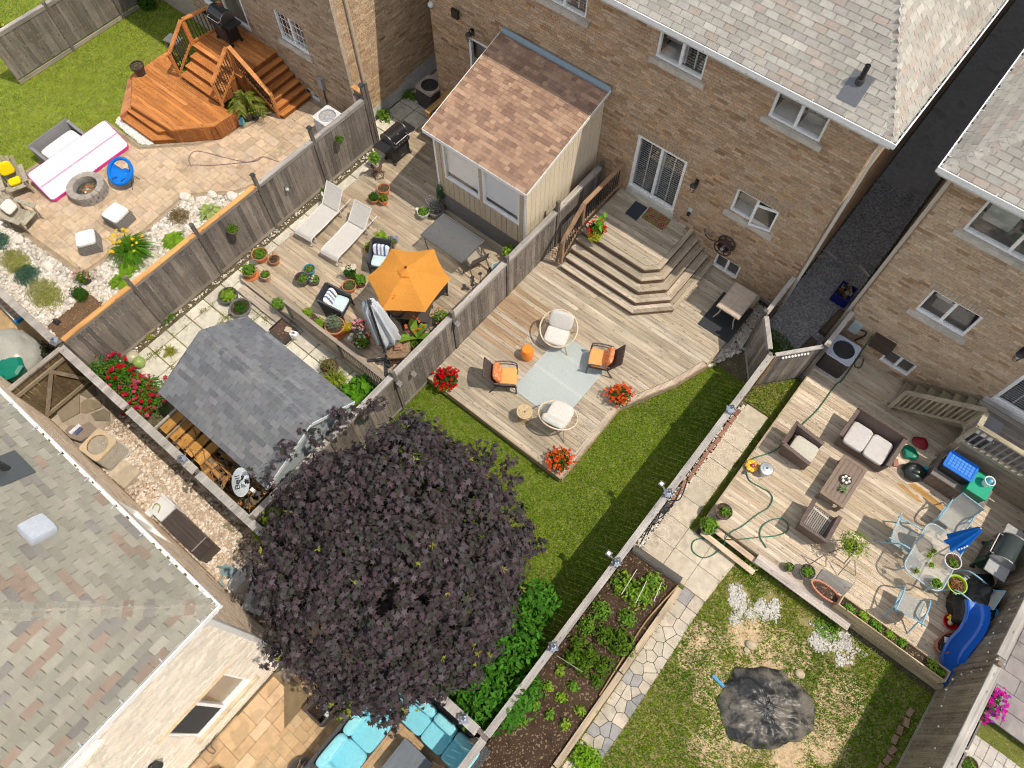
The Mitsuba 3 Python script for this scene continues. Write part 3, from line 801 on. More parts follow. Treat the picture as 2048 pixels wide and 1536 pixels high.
deck_c = Polygon([(XC + .06,5.42),(-2.84,5.42),(-2.84,8.0),(-2.08,9.5),(-1.72,10.55),(-1.72,11.6),(-1.72,13.44),(XC + .06,13.44)])
deck_l = Polygon([(-13.87,4.36),(XC - .06,4.36),(XC - .06,10.16),(-11.14,10.16),(-11.14,12.2),(-13.87,12.2)])
deck_r = Polygon([(.63,6.92),(XF - .06,6.92),(XF - .06,13.44),(.63,13.44)])
deck_o = xy((-22.84,9.08,.54),(-22.82,7.52,.54),(-21.72,6.61,.54),(-19.81,6.73,.54),(-18.85,7.72,.54),(-18.80,8.62,.54),(-19.3,8.6),(-21.5,8.6))

patio_a = xy((-22.49,5.82,0),(-20.63,5.85,0),(-20.31,6.17,0),(-19.37,7.08,0),(-18.94,7.78,0),(-18.87,8.49,0),(-18.7,8.6),(-18.2,10.95),(-15.5,10.95),(XL - .06,10.9),(-16.64,6.45,0),(-17.76,5.38,0),(-17.63,3.50,0),(-17.79,1.41,0),(-21.61,1.16,0),(-25.04,1.09,0),(-23.37,.95,0),(-22.71,1.88,0))
lawn_a = Polygon([(-34,-1),(-34,24),(-23,24),(-23,10.95),(-18.5,10.95),(-18,8),(-20,4),(-23,1)]).difference(patio_a.buffer(.02)).difference(deck_o.buffer(.02)).intersection(sbox(-34,1,-17,20))
bed_a = sbox(-26,-.3,XL - .06,8.2).difference(patio_a.buffer(.02)).difference(lawn_a.buffer(.02)).difference(deck_o)
soil_a = xy((-17.18,-.25,0),(-17.17,.22,0),(-17.19,.75,0),(-17.24,1.23,0),(-16.51,1.29,0),(-16.31,-.29,0))
bed_a = bed_a.difference(soil_a)
lawn_c = sbox(XC + .05,-.32,XR - .05,13.4).difference(deck_c.buffer(-.15)).difference(sbox(-1.72,10.9,0,14))
bed_r = sbox(XR + .06,-2.4,1.0,5.1)
path_r = Polygon([(-.22,10.4),(.42,10.4),(.42,6.5),(1.8,6.5),(1.72,5.2),(-.2,5.2)])
hex_r = Polygon([(1.13,5.2),(1.72,5.2),(1.78,3.0),(1.8,1.1),(1.75,-1.5),(1.2,-1.5),(1.18,.9)])
lawn_r = sbox(1.0,-4,XF - .05,6.75).difference(path_r).difference(hex_r).union(Polygon([(.42,10.4),(.62,10.9),(.62,6.5),(.42,6.5)])).union(Polygon([(-.35,10.45),(.62,10.45),(.62,11.9),(.4,11.9),(-.35,10.9)]))

def lawn(name,poly,z,base,label=None):
  return ground(name,[(sheet(poly,z),base)],'soil',label)

lawn('lawn',lawn_a,-.012,(.18,.22,.03),'left neighbour lawn, yellowing in patches')
lawn('lawn',lawn_c,-.012,(.13,.17,.025),'narrow green lawn round the middle deck')
lawn('lawn',lawn_r,-.012,(.22,.20,.08),'patchy right hand lawn with bare sandy spots')
side = Polygon([(-1.1,11.85),(-.5,11.0),(.42,12.0),(.45,38),(-1.1,38)])
ground('side_passage',[(sheet(side,-.02),(.38,.39,.41))],'stone','grey crushed stone passage between the houses')
ground('rock_bed',[(sheet(bed_a,-.016),(.36,.33,.29))],'stone','pale pebble bed along the left fence')
ground('garden_soil',[(sheet(soil_a,-.008),(.14,.085,.05))],'soil','brown soil corner of the pebble bed')
ground('garden_soil',[(sheet(bed_r,.22),(.055,.036,.024))],'soil','dark soil of the raised vegetable bed')
ground('gravel_passage',[(sheet(sbox(-14.6,-1.9,-5.0,-.38),-.014),(.42,.36,.29))],'stone','pebble passage behind the lower left house')
ground('terrace',[(sheet(sbox(-30,-8,XL - .05,-.42),-.01),(.50,.36,.20))],'stone','tan paved yard at the left edge')

# ---- grass blades, one object for each lawn
def grass(name,poly,n,label,fn,h=(.035,.075),w=(.010,.02)):
  q = in_poly(poly,n)
  col,keep = fn(q)
  q,col = q[keep],col[keep]
  n = len(q)
  a = RNG.uniform(0,2 * np.pi,n)
  hh = RNG.uniform(*h,n); ww = RNG.uniform(*w,n)
  lean = RNG.normal(size=(n,2)) * .55 * hh[:,None]
  z0 = np.full(n,-.012)
  dx = np.stack([np.cos(a),np.sin(a)],1) * ww[:,None] / 2
  v = np.stack([np.column_stack([q - dx,z0]),np.column_stack([q + dx,z0]),np.column_stack([q + lean,z0 + hh])],1).reshape(-1,3)
  f = np.arange(3 * n).reshape(-1,3)
  u = np.repeat(np.stack([col,RNG.uniform(0,1,n)],1),3,0)
  k = leafmesh(numbered(name),[(v,f,u)])
  labels[k] = {'kind': 'stuff','label': label}

def pk_mix(cols,w):
  pk = np.array([pack(c) for c in cols])
  return pk[np.clip((w * len(pk)).astype(int),0,len(pk) - 1)]

LAWN = [(.11,.235,.012),(.145,.28,.014),(.18,.32,.016),(.225,.355,.02),(.275,.375,.03),(.33,.38,.05),(.38,.37,.10)]
def fn_a(q):
  p = np.column_stack([q,0 * q[:,0]])
  w = meshkit.fbm(p * .55,4,3) * 1.7 - .42 + RNG.normal(size=len(q)) * .13
  return pk_mix(LAWN,w),np.ones(len(q),bool)
def fn_c(q):
  p = np.column_stack([q,0 * q[:,0]])
  w = meshkit.fbm(p * .8,4,9) * 1.0 - .16 + RNG.normal(size=len(q)) * .13
  edge = np.minimum(1,shapely.distance(shapely.points(q),deck_c) / .25)
  return pk_mix(LAWN,w + (1 - edge) * .3 * RNG.uniform(0,1,len(q))),np.ones(len(q),bool)
BARE = [(3.01,5.15,0),(3.82,5.38,0),(3.72,4.87,0),(2.99,3.86,0),(5.28,5.32,0),(5.41,4.37,0),(4.79,3.48,0),(3.70,2.72,0),(2.16,4.31,0),(3.91,3.02,0)]
GRAV = [(2.29,5.89,0),(2.96,6.28,0),(3.84,6.41,0),(4.71,6.39,0),(4.96,6.16,0),(4.21,6.34,0)]
def fn_r(q):
  p = np.column_stack([q,0 * q[:,0]])
  nz = meshkit.fbm(p * 1.6,4,5)
  w = meshkit.fbm(p * .9,4,21) * 1.1 - .14 + RNG.normal(size=len(q)) * .15
  d = np.min([np.hypot(q[:,0] - b[0],q[:,1] - b[1]) for b in BARE],0)
  g = np.min([np.hypot(q[:,0] - b[0],q[:,1] - b[1]) for b in GRAV],0)
  keep = (d + (nz - .5) * 1.6 > .20 + RNG.uniform(-.25,.15,len(q))) & (g + (nz - .5) * .9 > .28 + RNG.uniform(-.06,.06,len(q)))
  return pk_mix(LAWN,w),keep
grass('grass',lawn_a,150000,'mown grass of the upper left lawn with dry yellow patches',fn_a)
grass('grass',lawn_c,110000,'mown grass round the middle deck',fn_c)
grass('grass',lawn_r,95000,'patchy clumped grass round the black tarp',fn_r,h=(.05,.11),w=(.014,.03))
wq = side.intersection(Polygon([(-1.1,11.9),(-.5,11.05),(.35,11.95),(.2,12.5),(-.4,12.9),(-1.1,12.9)]))
grass('grass',wq,6000,'weedy grass inside the side gate',lambda q: (pk_mix(LAWN[:3],RNG.uniform(0,1,len(q))),np.ones(len(q),bool)),h=(.05,.12),w=(.014,.03))

# ---- bare sand, gravel patches
def pebbles(name,poly,n,size,cols,label,z=0.0,n_parts=0,flat=.6):
  q = in_poly(poly.buffer(0),n) if n else poly
  n = len(q)
  base,fc = _ico[0].vertices,np.array(_ico[0].faces)
  s = size * RNG.uniform(.5,1.35,(n,1,1)) * np.array([1,1,flat]) * RNG.uniform(.75,1.25,(n,1,3))
  v = np.asarray(base)[None] * s * RNG.uniform(.8,1.2,(n,len(base),1))
  a = RNG.uniform(0,6.3,n); c,sn = np.cos(a),np.sin(a)
  v = np.stack([v[...,0] * c[:,None] - v[...,1] * sn[:,None],v[...,0] * sn[:,None] + v[...,1] * c[:,None],v[...,2]],-1)
  v += np.column_stack([q,z + size * .25 * RNG.uniform(.3,1.2,n)])[:,None]
  f = (fc[None] + (np.arange(n) * len(base))[:,None,None]).reshape(-1,3)
  pk = np.array([pack(k) for k in cols])
  u = np.repeat(np.stack([pk[RNG.integers(0,len(pk),n)],RNG.uniform(0,1,n)],1),len(base),0)
  scene[name] = mikit.ply((v.reshape(-1,3),f),'mat_stone',smooth=False,uv=encode(u))
  labels[name] = {'kind': 'stuff','label': label}
PALE = [(.62,.59,.54),(.50,.47,.42),(.70,.68,.64),(.42,.38,.33),(.55,.48,.40),(.60,.56,.50)]
pebbles(numbered('pebbles'),bed_a.intersection(sbox(-22.5,-.3,XL,8.2)),13000,.05,PALE,'pale rounded river pebbles in the left neighbour bed')
WARM = [(.66,.60,.52),(.54,.46,.37),(.72,.68,.62),(.46,.36,.27),(.60,.50,.40),(.50,.38,.28)]
pebbles(numbered('pebbles'),sbox(-13.2,-1.88,-5.3,-.42),7000,.042,WARM,'warm white pebbles of the passage behind the lower left house')
pebbles(numbered('pebbles'),Polygon([(-1.72,11.3),(-1.1,11.9),(-1.25,13.4),(-1.72,13.4)]).union(Polygon([(-1.7,10.6),(-1.2,11.7),(-1.7,11.7)])),700,.045,PALE,'pebbles in the strip beside the tiled table')
pebbles(numbered('pebbles'),sbox(-7.38,10.6,-6.85,13.3),500,.06,[(.55,.44,.32),(.62,.54,.43),(.42,.32,.22)],'tan pebbles between the middle fence and the stair',z=.28)
pebbles(numbered('pebbles'),sbox(XR + .06,5.2,-.21,10.3),700,.03,PALE,'small stones along the right fence foot')
GR = [(.40,.41,.43),(.33,.34,.36),(.48,.49,.51),(.28,.285,.30),(.54,.55,.57)]
pebbles(numbered('gravel'),side.intersection(sbox(-1.2,11.7,.5,20)).difference(wq.buffer(-.3)),9000,.03,GR,'grey crushed stone between the two houses')
gq = in_poly(lawn_r,90000)
gd = np.min([np.hypot(gq[:,0] - b[0],gq[:,1] - b[1]) for b in GRAV],0)
gq = gq[gd + (meshkit.fbm(np.column_stack([gq,0 * gq[:,0]]) * 1.6,4,5) - .5) * 1.9 < .16 + RNG.uniform(-.14,.1,len(gq))]
pebbles(numbered('gravel'),gq[:1500],0,.028,[(.48,.47,.44),(.40,.39,.36),(.54,.53,.50)],'white gravel showing through the right lawn')
def wobble(c,r):
  a = np.linspace(0,2 * np.pi,60)[:-1]
  q = np.stack([np.cos(a),np.sin(a),0 * a],1) * 2.2 + [c[0],c[1],0]
  k = r * (.55 + .9 * meshkit.fbm(q,3,4))
  return Polygon(np.stack([c[0] + k * np.cos(a),c[1] + k * np.sin(a)],1)).buffer(0)
SAND = shapely.union_all([wobble(b,.62) for b in BARE] + [wobble((4.06,4.06,0),1.25)])
ground('bare_sand',[(sheet(SAND.intersection(lawn_r),-.008),(.46,.35,.22))],'soil','bare sandy ground round the black tarp')
pebbles(numbered('pebbles'),xy((-22.26,6.24,0),(-22.10,5.97,0),(-20.71,5.92,0),(-20.40,6.16,0),(-21.25,6.19,0)),900,.055,[(.62,.62,.60),(.55,.55,.53),(.68,.68,.67)],'white stones edging the orange deck')
pebbles(numbered('pebbles'),sbox(XL + .07,-.2,XL + .2,10.6),300,.03,PALE,'small white stones along the left fence foot')

# ---- pavers
def ashlar(holder,poly,unit,sizes,z,cols,mat='stone',th=.05,joint=.012,rz=0.0,name='paver',n=300,jit=.003):
  c0 = np.array(poly.centroid.coords[0])
  pr = shapely.affinity.rotate(poly,-math.degrees(rz),origin=tuple(c0)) if rz else poly
  x0,y0,x1,y1 = pr.bounds
  nx,ny = int((x1 - x0) / unit) + 2,int((y1 - y0) / unit) + 2
  used = np.zeros((nx,ny),bool)
  items = []
  for j in range(ny):
    for i in range(nx):
      if used[i,j]:
        continue
      opts = [sizes[k] for k in RNG.permutation(len(sizes))] + [(1,1)]
      for a,b in opts:
        if i + a <= nx and j + b <= ny and not used[i:i + a,j:j + b].any():
          break
      used[i:i + a,j:j + b] = True
      g = sbox(x0 + i * unit + joint / 2,y0 + j * unit + joint / 2,x0 + (i + a) * unit - joint / 2,y0 + (j + b) * unit - joint / 2).intersection(pr)
      if g.area < .003 or g.geom_type != 'Polygon':
        continue
      if rz:
        g = shapely.affinity.rotate(g,math.degrees(rz),origin=tuple(c0))
      items.append((prism(g,z - th,z + RNG.uniform(-jit,jit)),vary(cols[RNG.integers(len(cols))],.09)))
  pieces(holder,name,items,mat,n)

TAN = [(.50,.38,.265),(.54,.42,.30),(.47,.36,.25),(.52,.41,.305),(.56,.43,.30)]
pa = ground('patio',[(sheet(patio_a,-.006),(.32,.25,.17))],'stone','tan paver patio of the left neighbour')
edge = patio_a.difference(patio_a.buffer(-.16))
ashlar(pa,patio_a.buffer(-.17),.155,[(3,2),(2,2),(3,2),(2,3),(3,3),(2,2)],.012,TAN)
for i,g in enumerate(np.linspace(0,1,70)[:-1]):
  L = patio_a.exterior.length
  pts = [patio_a.exterior.interpolate((g + k / 69 / 6 * .96) * L).coords[0] for k in range(7)]
  ln = shapely.geometry.LineString(pts).buffer(.075,cap_style='flat').intersection(patio_a.buffer(.01))
  if ln.area > .01 and ln.geom_type == 'Polygon':
    part(pa,'edge_paver',[(prism(ln,-.03,.017),vary((.36,.29,.215),.06))],'stone')

slab_l = sbox(XL + .3,.5,XC - .1,10.9).difference(deck_l.buffer(.02)).union(Polygon([(XL + .3,10.9),(-11.15,10.9),(-11.15,13.4),(-14.1,13.4),(-15.4,18),(-15.4,10.9)]).difference(deck_l.buffer(.02)).difference(sbox(-14.12,13.4,0,20)).difference(sbox(-30,0,-15.45,30)))
pc = ground('patio',[(sheet(slab_l,-.02),(.20,.19,.10))],'soil','pale concrete slab paving round the grey shed, weeds in its joints')
ashlar(pc,slab_l,.68,[(1,1)],.012,[(.56,.535,.46),(.60,.575,.50),(.53,.505,.435)],joint=.035,n=200)
for i in range(1):
  wl = []
  x0,y0 = slab_l.bounds[:2]
  pos = []
  for _ in range(420):
    gx = x0 + RNG.integers(0,10) * .68 if RNG.uniform() < .5 else None
    q = np.array([gx if gx is not None else RNG.uniform(-14.3,-8),RNG.uniform(.6,7.5) if gx is not None else y0 + RNG.integers(0,11) * .68])
    if meshkit.noise(np.array([q[0] * 1.1,q[1] * 1.1,4.0])) > .42:
      pos.append(q)
  pos = np.array(pos)
  rep = np.repeat(pos,22,0) + RNG.normal(size=(len(pos) * 22,2)) * .06
  p3 = np.column_stack([rep,RNG.uniform(.0,.04,len(rep))])
  k = leafmesh('joint_weeds',[scatter_leaves(p3,RNG.normal(size=p3.shape) * .5 + [0,0,1],.05,[(.22,.24,.04),(.16,.22,.03),(.30,.28,.08)],.4)])
  labels[k] = {'kind': 'stuff','label': 'yellowing weeds in the joints of the slab paving'}
def weed(c,r,n=50,label='',cols=GREEN):
  k = thing('weed',label,'weed')
  leafmesh(k,[blades((c[0],c[1],c[2]),r,n,r * 1.5,cols,.03,.45,.3)])
weed((-14.63,2.12,.01),.22,60,'long bladed weed at the left fence foot beside the second post')
weed((-13.71,1.49,.01),.2,60,'flat weed rosette in the slab joint nearest the shed roof',[(.25,.28,.04),(.3,.3,.06)])
weed((-14.55,1.41,.01),.14,40,'small weed tuft at the fence foot above the rose bed',[(.3,.3,.06),(.2,.25,.04)])
weed((-14.64,8.38,.01),.2,60,'leafy weed by the fence above the left lounger')

ps_ = ground('path',[(sheet(path_r,-.01),(.22,.19,.12))],'stone','concrete slab path beside the right deck')
items = []
yy = 10.4
ys = [10.4]
while yy > 5.3:
  yy -= .655
  ys.append(yy)
for a,b in zip(ys[:-1],ys[1:]):
  items.append(prism(sbox(-.22,b + .006,.42,a - .006).intersection(path_r),-.03,.012 + RNG.uniform(-.004,.004)))
for (a,b,c,e) in ((.435,5.22,1.1,5.85),(1.112,5.22,1.75,5.85),(.435,5.862,1.1,6.5),(1.112,5.862,1.8,6.5)):
  items.append(prism(sbox(a,b,c,e).intersection(path_r),-.03,.012 + RNG.uniform(-.004,.004)))
for m_ in items:
  part(ps_,'slab',[(m_,vary((.52,.465,.375),.06))],'stone')
# crazy-cut paving stones: Voronoi cells
def cracked(holder,poly,n,z,cols,name,joint=.012,seed=3,relax=6,th=.05):
  rg = np.random.default_rng(seed)
  x0,y0,x1,y1 = poly.bounds
  pts = []
  while len(pts) < n:
    p = Point(rg.uniform(x0,x1),rg.uniform(y0,y1))
    if poly.contains(p):
      pts.append(p)
  for _ in range(relax):
    cells = shapely.voronoi_polygons(shapely.MultiPoint(pts),extend_to=poly.buffer(1))
    pts = [c.intersection(poly).centroid for c in cells.geoms if c.intersects(poly)]
  cells = shapely.voronoi_polygons(shapely.MultiPoint(pts),extend_to=poly.buffer(1))
  for c in cells.geoms:
    g = c.intersection(poly).buffer(-joint).buffer(-.02).buffer(.02,quad_segs=3)
    if g.area > .008 and g.geom_type == 'Polygon':
      part(holder,name,[(prism(g,z - th,z + rg.uniform(-.004,.004)),vary(cols[rg.integers(len(cols))],.07))],'stone')
ph = ground('path',[(sheet(hex_r,-.01),(.09,.08,.06))],'stone','path of interlocking many sided stones along the raised bed')
cracked(ph,hex_r,62,.012,[(.46,.42,.35),(.44,.40,.33),(.30,.30,.30),(.48,.43,.35),(.50,.45,.37)],'stone',.007)

# bottom patio
pat_b = Polygon([(-5.15,-.55),(-.55,-.45),(-.45,-8),(-5.15,-8)])
pb_ = ground('patio',[(sheet(pat_b,-.006),(.20,.15,.09))],'stone','tan brick paver patio with the blue sofa at the bottom edge')
ashlar(pb_,pat_b.difference(sbox(-5.15,-3.6,-4.1,-2.25)),.115,[(2,2),(2,1),(1,2),(2,2),(3,2)],.012,[(.46,.325,.19),(.49,.35,.205),(.43,.30,.18),(.45,.335,.21)],joint=.008)
hearth = Polygon([(-5.1,-8),(-5.1,-2.5),(-4.75,-2.5),(-4.1,-3.1),(-4.1,-8)])
ashlar(pb_,hearth,.24,[(2,2),(2,3),(1,2)],.06,[(.56,.39,.23),(.53,.37,.22),(.58,.42,.27)],name='step_slab')
part(pb_,'grey_slab',[(prism(xy((-5.14,-2.40,0),(-5.07,-1.84,0),(-4.75,-1.74,0),(-4.74,-2.42,0)),-.02,.03),(.25,.215,.175))],'stone')
pat_f = sbox(XF + .06,-2,14,13)
pf = ground('patio',[(sheet(pat_f,-.012),(.12,.14,.03))],'soil','yard beyond the far right fence')
ashlar(pf,sbox(7.9,3.2,9.2,6.6),.2,[(2,1),(1,1),(1,2)],.012,[(.50,.47,.43),(.46,.44,.41)])
ashlar(pf,sbox(7.0,7.0,9.5,9.5),.4,[(2,1),(3,1)],.25,[(.27,.25,.25)],name='deck_tile')
grass('grass',sbox(7.0,2.4,8.4,5.2),9000,'weedy green grass beyond the far right fence',lambda q: (pk_mix(LAWN[1:6],RNG.uniform(0,1,len(q))),np.ones(len(q),bool)),h=(.05,.12),w=(.015,.03))

# flagstones of the passage
gp = ground('stepping_path',[(sheet(sbox(-14.4,-1.75,-13.2,-.5),-.012),(.36,.31,.25))],'stone','flagstones set in the pebble passage')
FLAG = [(.23,.195,.135),(.20,.175,.13),(.26,.22,.16),(.18,.155,.115)]
FLAGS = [
  [(-14.68,-1.67,0),(-14.68,-.90,0),(-14.13,-1.30,0),(-14.27,-1.77,0)],[(-14.60,-.96,0),(-14.51,-.53,0),(-14.20,-.65,0),(-14.34,-.90,0)],[(-14.38,-1.09,0),(-14.35,-.94,0),(-13.99,-.66,0),(-13.82,-.83,0),(-13.99,-1.20,0),(-14.13,-1.29,0)],
  [(-13.89,-1.13,0),(-13.73,-.78,0),(-13.53,-.76,0),(-13.28,-.92,0),(-13.63,-1.18,0)],[(-14.00,-.58,0),(-13.52,-.54,0),(-13.57,-.73,0),(-13.75,-.77,0)],[(-13.55,-.66,0),(-13.43,-.51,0),(-12.75,-.53,0),(-12.75,-.65,0),(-13.36,-.81,0)],
  [(-13.35,-1.02,0),(-13.20,-.80,0),(-12.46,-.62,0),(-12.67,-1.00,0),(-13.00,-1.16,0)],[(-12.42,-.87,0),(-12.25,-.54,0),(-11.68,-.49,0),(-11.71,-.77,0),(-12.03,-.96,0)],[(-11.63,-.82,0),(-11.35,-.59,0),(-11.24,-.64,0),(-11.38,-.82,0)],
  [(-11.11,-.85,0),(-10.97,-.53,0),(-10.55,-.54,0),(-10.75,-.79,0)],[(-10.47,-.85,0),(-10.42,-.57,0),(-9.94,-.55,0),(-10.02,-.90,0),(-10.18,-.97,0)],[(-9.88,-.89,0),(-9.84,-.60,0),(-9.53,-.56,0),(-9.57,-.74,0)],
  [(-9.50,-.84,0),(-9.46,-.54,0),(-9.17,-.52,0),(-9.09,-.67,0),(-9.32,-.86,0)],[(-8.94,-.76,0),(-8.95,-.52,0),(-8.68,-.51,0),(-8.83,-.75,0)],[(-8.77,-.95,0),(-8.68,-.67,0),(-8.19,-.48,0),(-8.29,-.85,0)],[(-8.19,-1.06,0),(-8.18,-.70,0),(-7.96,-.56,0),(-7.74,-.93,0),(-7.98,-1.08,0)]]
for pl_ in FLAGS:
  g = xy(*pl_).buffer(0).buffer(.02).buffer(-.03)
  part(gp,'flagstone',[(prism(g,-.03,.022 + RNG.uniform(0,.01)),vary(FLAG[RNG.integers(4)],.1))],'stone')
lf = sbox(-13.0,-1.9,-9.0,-1.35)
q = in_poly(lf,900)
k = leafmesh('leaf_litter',[scatter_leaves(np.column_stack([q,np.full(len(q),.02)]),RNG.normal(size=(len(q),3)) * .3 + [0,0,1],.05,[(.25,.10,.05),(.30,.15,.07),(.18,.08,.05)],.6)])
labels[k] = {'kind': 'stuff','label': 'dry reddish leaves along the house wall in the passage'}


# ================================================================ fences
GREYW = [(.185,.165,.148),(.15,.133,.12),(.215,.193,.172),(.165,.145,.128),(.235,.205,.178)]
BROWNW = [(.24,.195,.14),(.21,.17,.125),(.265,.22,.16)]
CAPW = (.36,.34,.32)
NEWW = (.58,.30,.11)

def fence(label,p0,p1,posts,h,side=1,cols=GREYW,caps=None,gap=.006,post_h=None,base=.12,lids=(),capw=.15,z0=0.0,n=300,key='fence',board=.132):
  """boards on one side of rails, posts, cap boards; side: which side the boards face (+1 = left of p0->p1)"""
  f = thing(key,label,'fence')
  p0,p1 = np.array([*p0,z0]),np.array([*p1,z0])
  L = np.linalg.norm(p1 - p0); d = (p1 - p0) / L
  nn = np.array([-d[1],d[0],0]) * side
  Z = np.array([0,0,1.0])
  t = 0.0
  while t < L - .02:
    w = min(board + RNG.uniform(-.004,.006),L - t)
    c = p0 + d * (t + w / 2) + nn * (.028 + RNG.uniform(0,.005))
    part(f,'plank',[(beam(c + Z * base,c + Z * (h - .04 + RNG.uniform(-.006,.004)),.018,w,nn if False else d),vary(cols[RNG.integers(len(cols))],.14))],'wood_z')
    t += w + gap
  for z in (.35,h - .35):
    part(f,'rail',[(beam(p0 + Z * z - nn * .012,p1 + Z * z - nn * .012,.038,.085),cols[0])],'wood_y')
  part(f,'kickboard',[(beam(p0 + Z * .07 + nn * .025,p1 + Z * .07 + nn * .025,.035,.13),(.34,.30,.25))],'wood_y')
  ps = sorted(posts)
  for i,s in enumerate(ps):
    c = p0 + d * s + nn * .035
    ph = (post_h[i] if isinstance(post_h,(list,tuple)) else post_h) or h + .12
    k = part(f,'post',[(beam(c,c + Z * ph,.095,.095,d),vary(cols[1],.1))],'wood_z')
    if i in lids:
      part(k,'post_cap',[(box(c + Z * ph,(.135,.135,.03),math.atan2(d[1],d[0])),(.04,.043,.05)),(lathe([(.08,0),(.03,.05),(0,.055)],4,c + Z * (ph + .03)),(.05,.055,.065))],'satin')
  cuts = [0.0] + [s for s in ps if .1 < s < L - .1] + [L]
  for i,(a,b) in enumerate(zip(cuts[:-1],cuts[1:])):
    cc = caps[i % len(caps)] if caps else CAPW
    part(f,'cap_board',[(beam(p0 + d * (a + .05) + Z * h - nn * .0,p0 + d * (b - .05) + Z * h,capw,.038),vary(cc,.06))],'wood_y')
    part(f,'trim_board',[(beam(p0 + d * (a + .05) + Z * (h - .075) + nn * .055,p0 + d * (b - .05) + Z * (h - .075) + nn * .055,.03,.09),vary((.27,.25,.23),.06))],'wood_y')
  return f

fence('weathered board fence along the pebble bed, some cap boards new orange wood',(XL,-.35),(XL,10.85),[0.1,2.31,4.52,6.73,8.94,11.1],1.92,-1,caps=[NEWW,NEWW,NEWW,CAPW,CAPW,NEWW],post_h=[2.0,2.33,2.33,2.33,2.4,2.45],lids=(3,4,5))
fence('short grey fence panel closing the gap to the left house corner',(XL,10.9),(LX + .1,LY - .02),[0.02],1.92,-1,caps=[NEWW],post_h=[2.4],lids=())
fence('grey board fence between the two middle decks, square posts above its cap',(XC,-.35),(XC,13.3),[.1,2.55,4.75,6.97,9.2,11.45,13.55],1.88,-1,post_h=[1.95,2.05,2.12,2.15,2.15,2.3,2.1],capw=.16)
fence('rear fence of the gardens with a wide grey top board behind the shed and tree',(XL,-.36),(XR,-.36),[0.05,2.8,5.4,8.0,9.9,11.5,14.1],1.86,1,post_h=1.9,capw=.2)
fence('grey fence between lawn and right path with metal post lamps',(XR,-2.6),(XR,10.95),[2.25,4.45,6.74,8.78,11.5,13.5],1.84,1,gap=.012,post_h=1.88,capw=.16)
fence('far right board fence in shade, its cap stepping down',(XF,-3.5),(XF,7.55),[3.0,5.4,7.9,10.9],2.0,1,cols=BROWNW,capw=.2)
fence('low end of the far right fence beside the black sheet',(XF,7.55),(XF,13.4),[2.2,4.4],1.95,1,cols=BROWNW,capw=.2)
fence('old fence at the top left beyond the lawn',(-26.2,5),(-26.2,16),[2.2,4.4,6.6,8.8],1.8,-1,base=.2)
fence('fence panel beside the corner of the middle house',(-1.17,11.85),(-1.17,13.4),[.03],1.84,1,capw=.12)
fence('angled fence panel left of the side gate',(-.52,11.0),(-1.15,11.85),[],1.84,1,capw=.12)
fence('short fence from the gate to the right house corner',(.50,11.95),(.56,13.4),[.03],1.84,-1,capw=.12)
fence('rear fence of the far left yard',(-30,-.36),(XL - .05,-.36),[3,6,9,12],1.86,1,capw=.2)

# gate with a string of white bulbs
g = thing('garden_gate','grey plank gate with a white row of bulbs near its top, standing half open','gate')
ga,gb = np.array([-.36,11.0,0]),np.array([.46,11.98,0])
d = (gb - ga) / np.linalg.norm(gb - ga); nn = np.array([d[1],-d[0],0])
Lg = np.linalg.norm(gb - ga); Z = np.array([0,0,1.0])
for i in range(9):
  t = (i + .5) / 9 * Lg
  part(g,'plank',[(beam(ga + d * t + Z * .08,ga + d * t + Z * 1.78,.02,Lg / 9 - .006,d),vary(GREYW[i % 5],.1))],'wood_z')
part(g,'frame',[(beam(ga + nn * -.03 + Z * z,gb + nn * -.03 + Z * z,.04,.09),(.40,.38,.36)) for z in (.2,1.6)] + [(beam(ga + Z * 1.8,gb + Z * 1.8,.10,.04),(.44,.42,.40)),(beam(ga + nn * .02 + Z * .1,ga + nn * .02 + Z * 1.78,.05,.07),(.48,.27,.11))],'wood_y')
for i in range(9):
  c = ga + d * (.25 + i * .085) + Z * 1.6 + nn * .03
  part(g,'bulb',[(ball(c,.035,1),(.85,.86,.88))],'satin',True)
g = thing('garden_gate','brown plank gate with diagonal braces and a round hanging basket in the lower left passage','gate')
ga,gb = np.array([-14.62,-1.92,0]),np.array([-14.62,-.42,0])
for i in range(11):
  y = -1.9 + i * .134
  part(g,'plank',[(beam((-14.62,y + .06,.05),(-14.62,y + .06,1.75),.02,.124,(0,1,0)),vary((.16,.115,.065),.15))],'wood_z')
part(g,'frame',[(beam((-14.57,-1.9,z),(-14.57,-.42,z),.05,.1),(.30,.25,.18)) for z in (.25,1.5)] + [(beam((-14.55,-1.85,.3),(-14.55,-.95,1.45),.05,.09),(.32,.26,.19)),(beam((-14.55,-.5,.3),(-14.55,-.95,1.45),.05,.09),(.32,.26,.19)),(beam((-14.62,-1.95,1.8),(-14.62,-.4,1.8),.13,.05),(.34,.31,.27)),(beam((-14.62,-1.95,0),(-14.62,-1.95,1.85),.1,.1),(.28,.24,.18))],'wood_y')

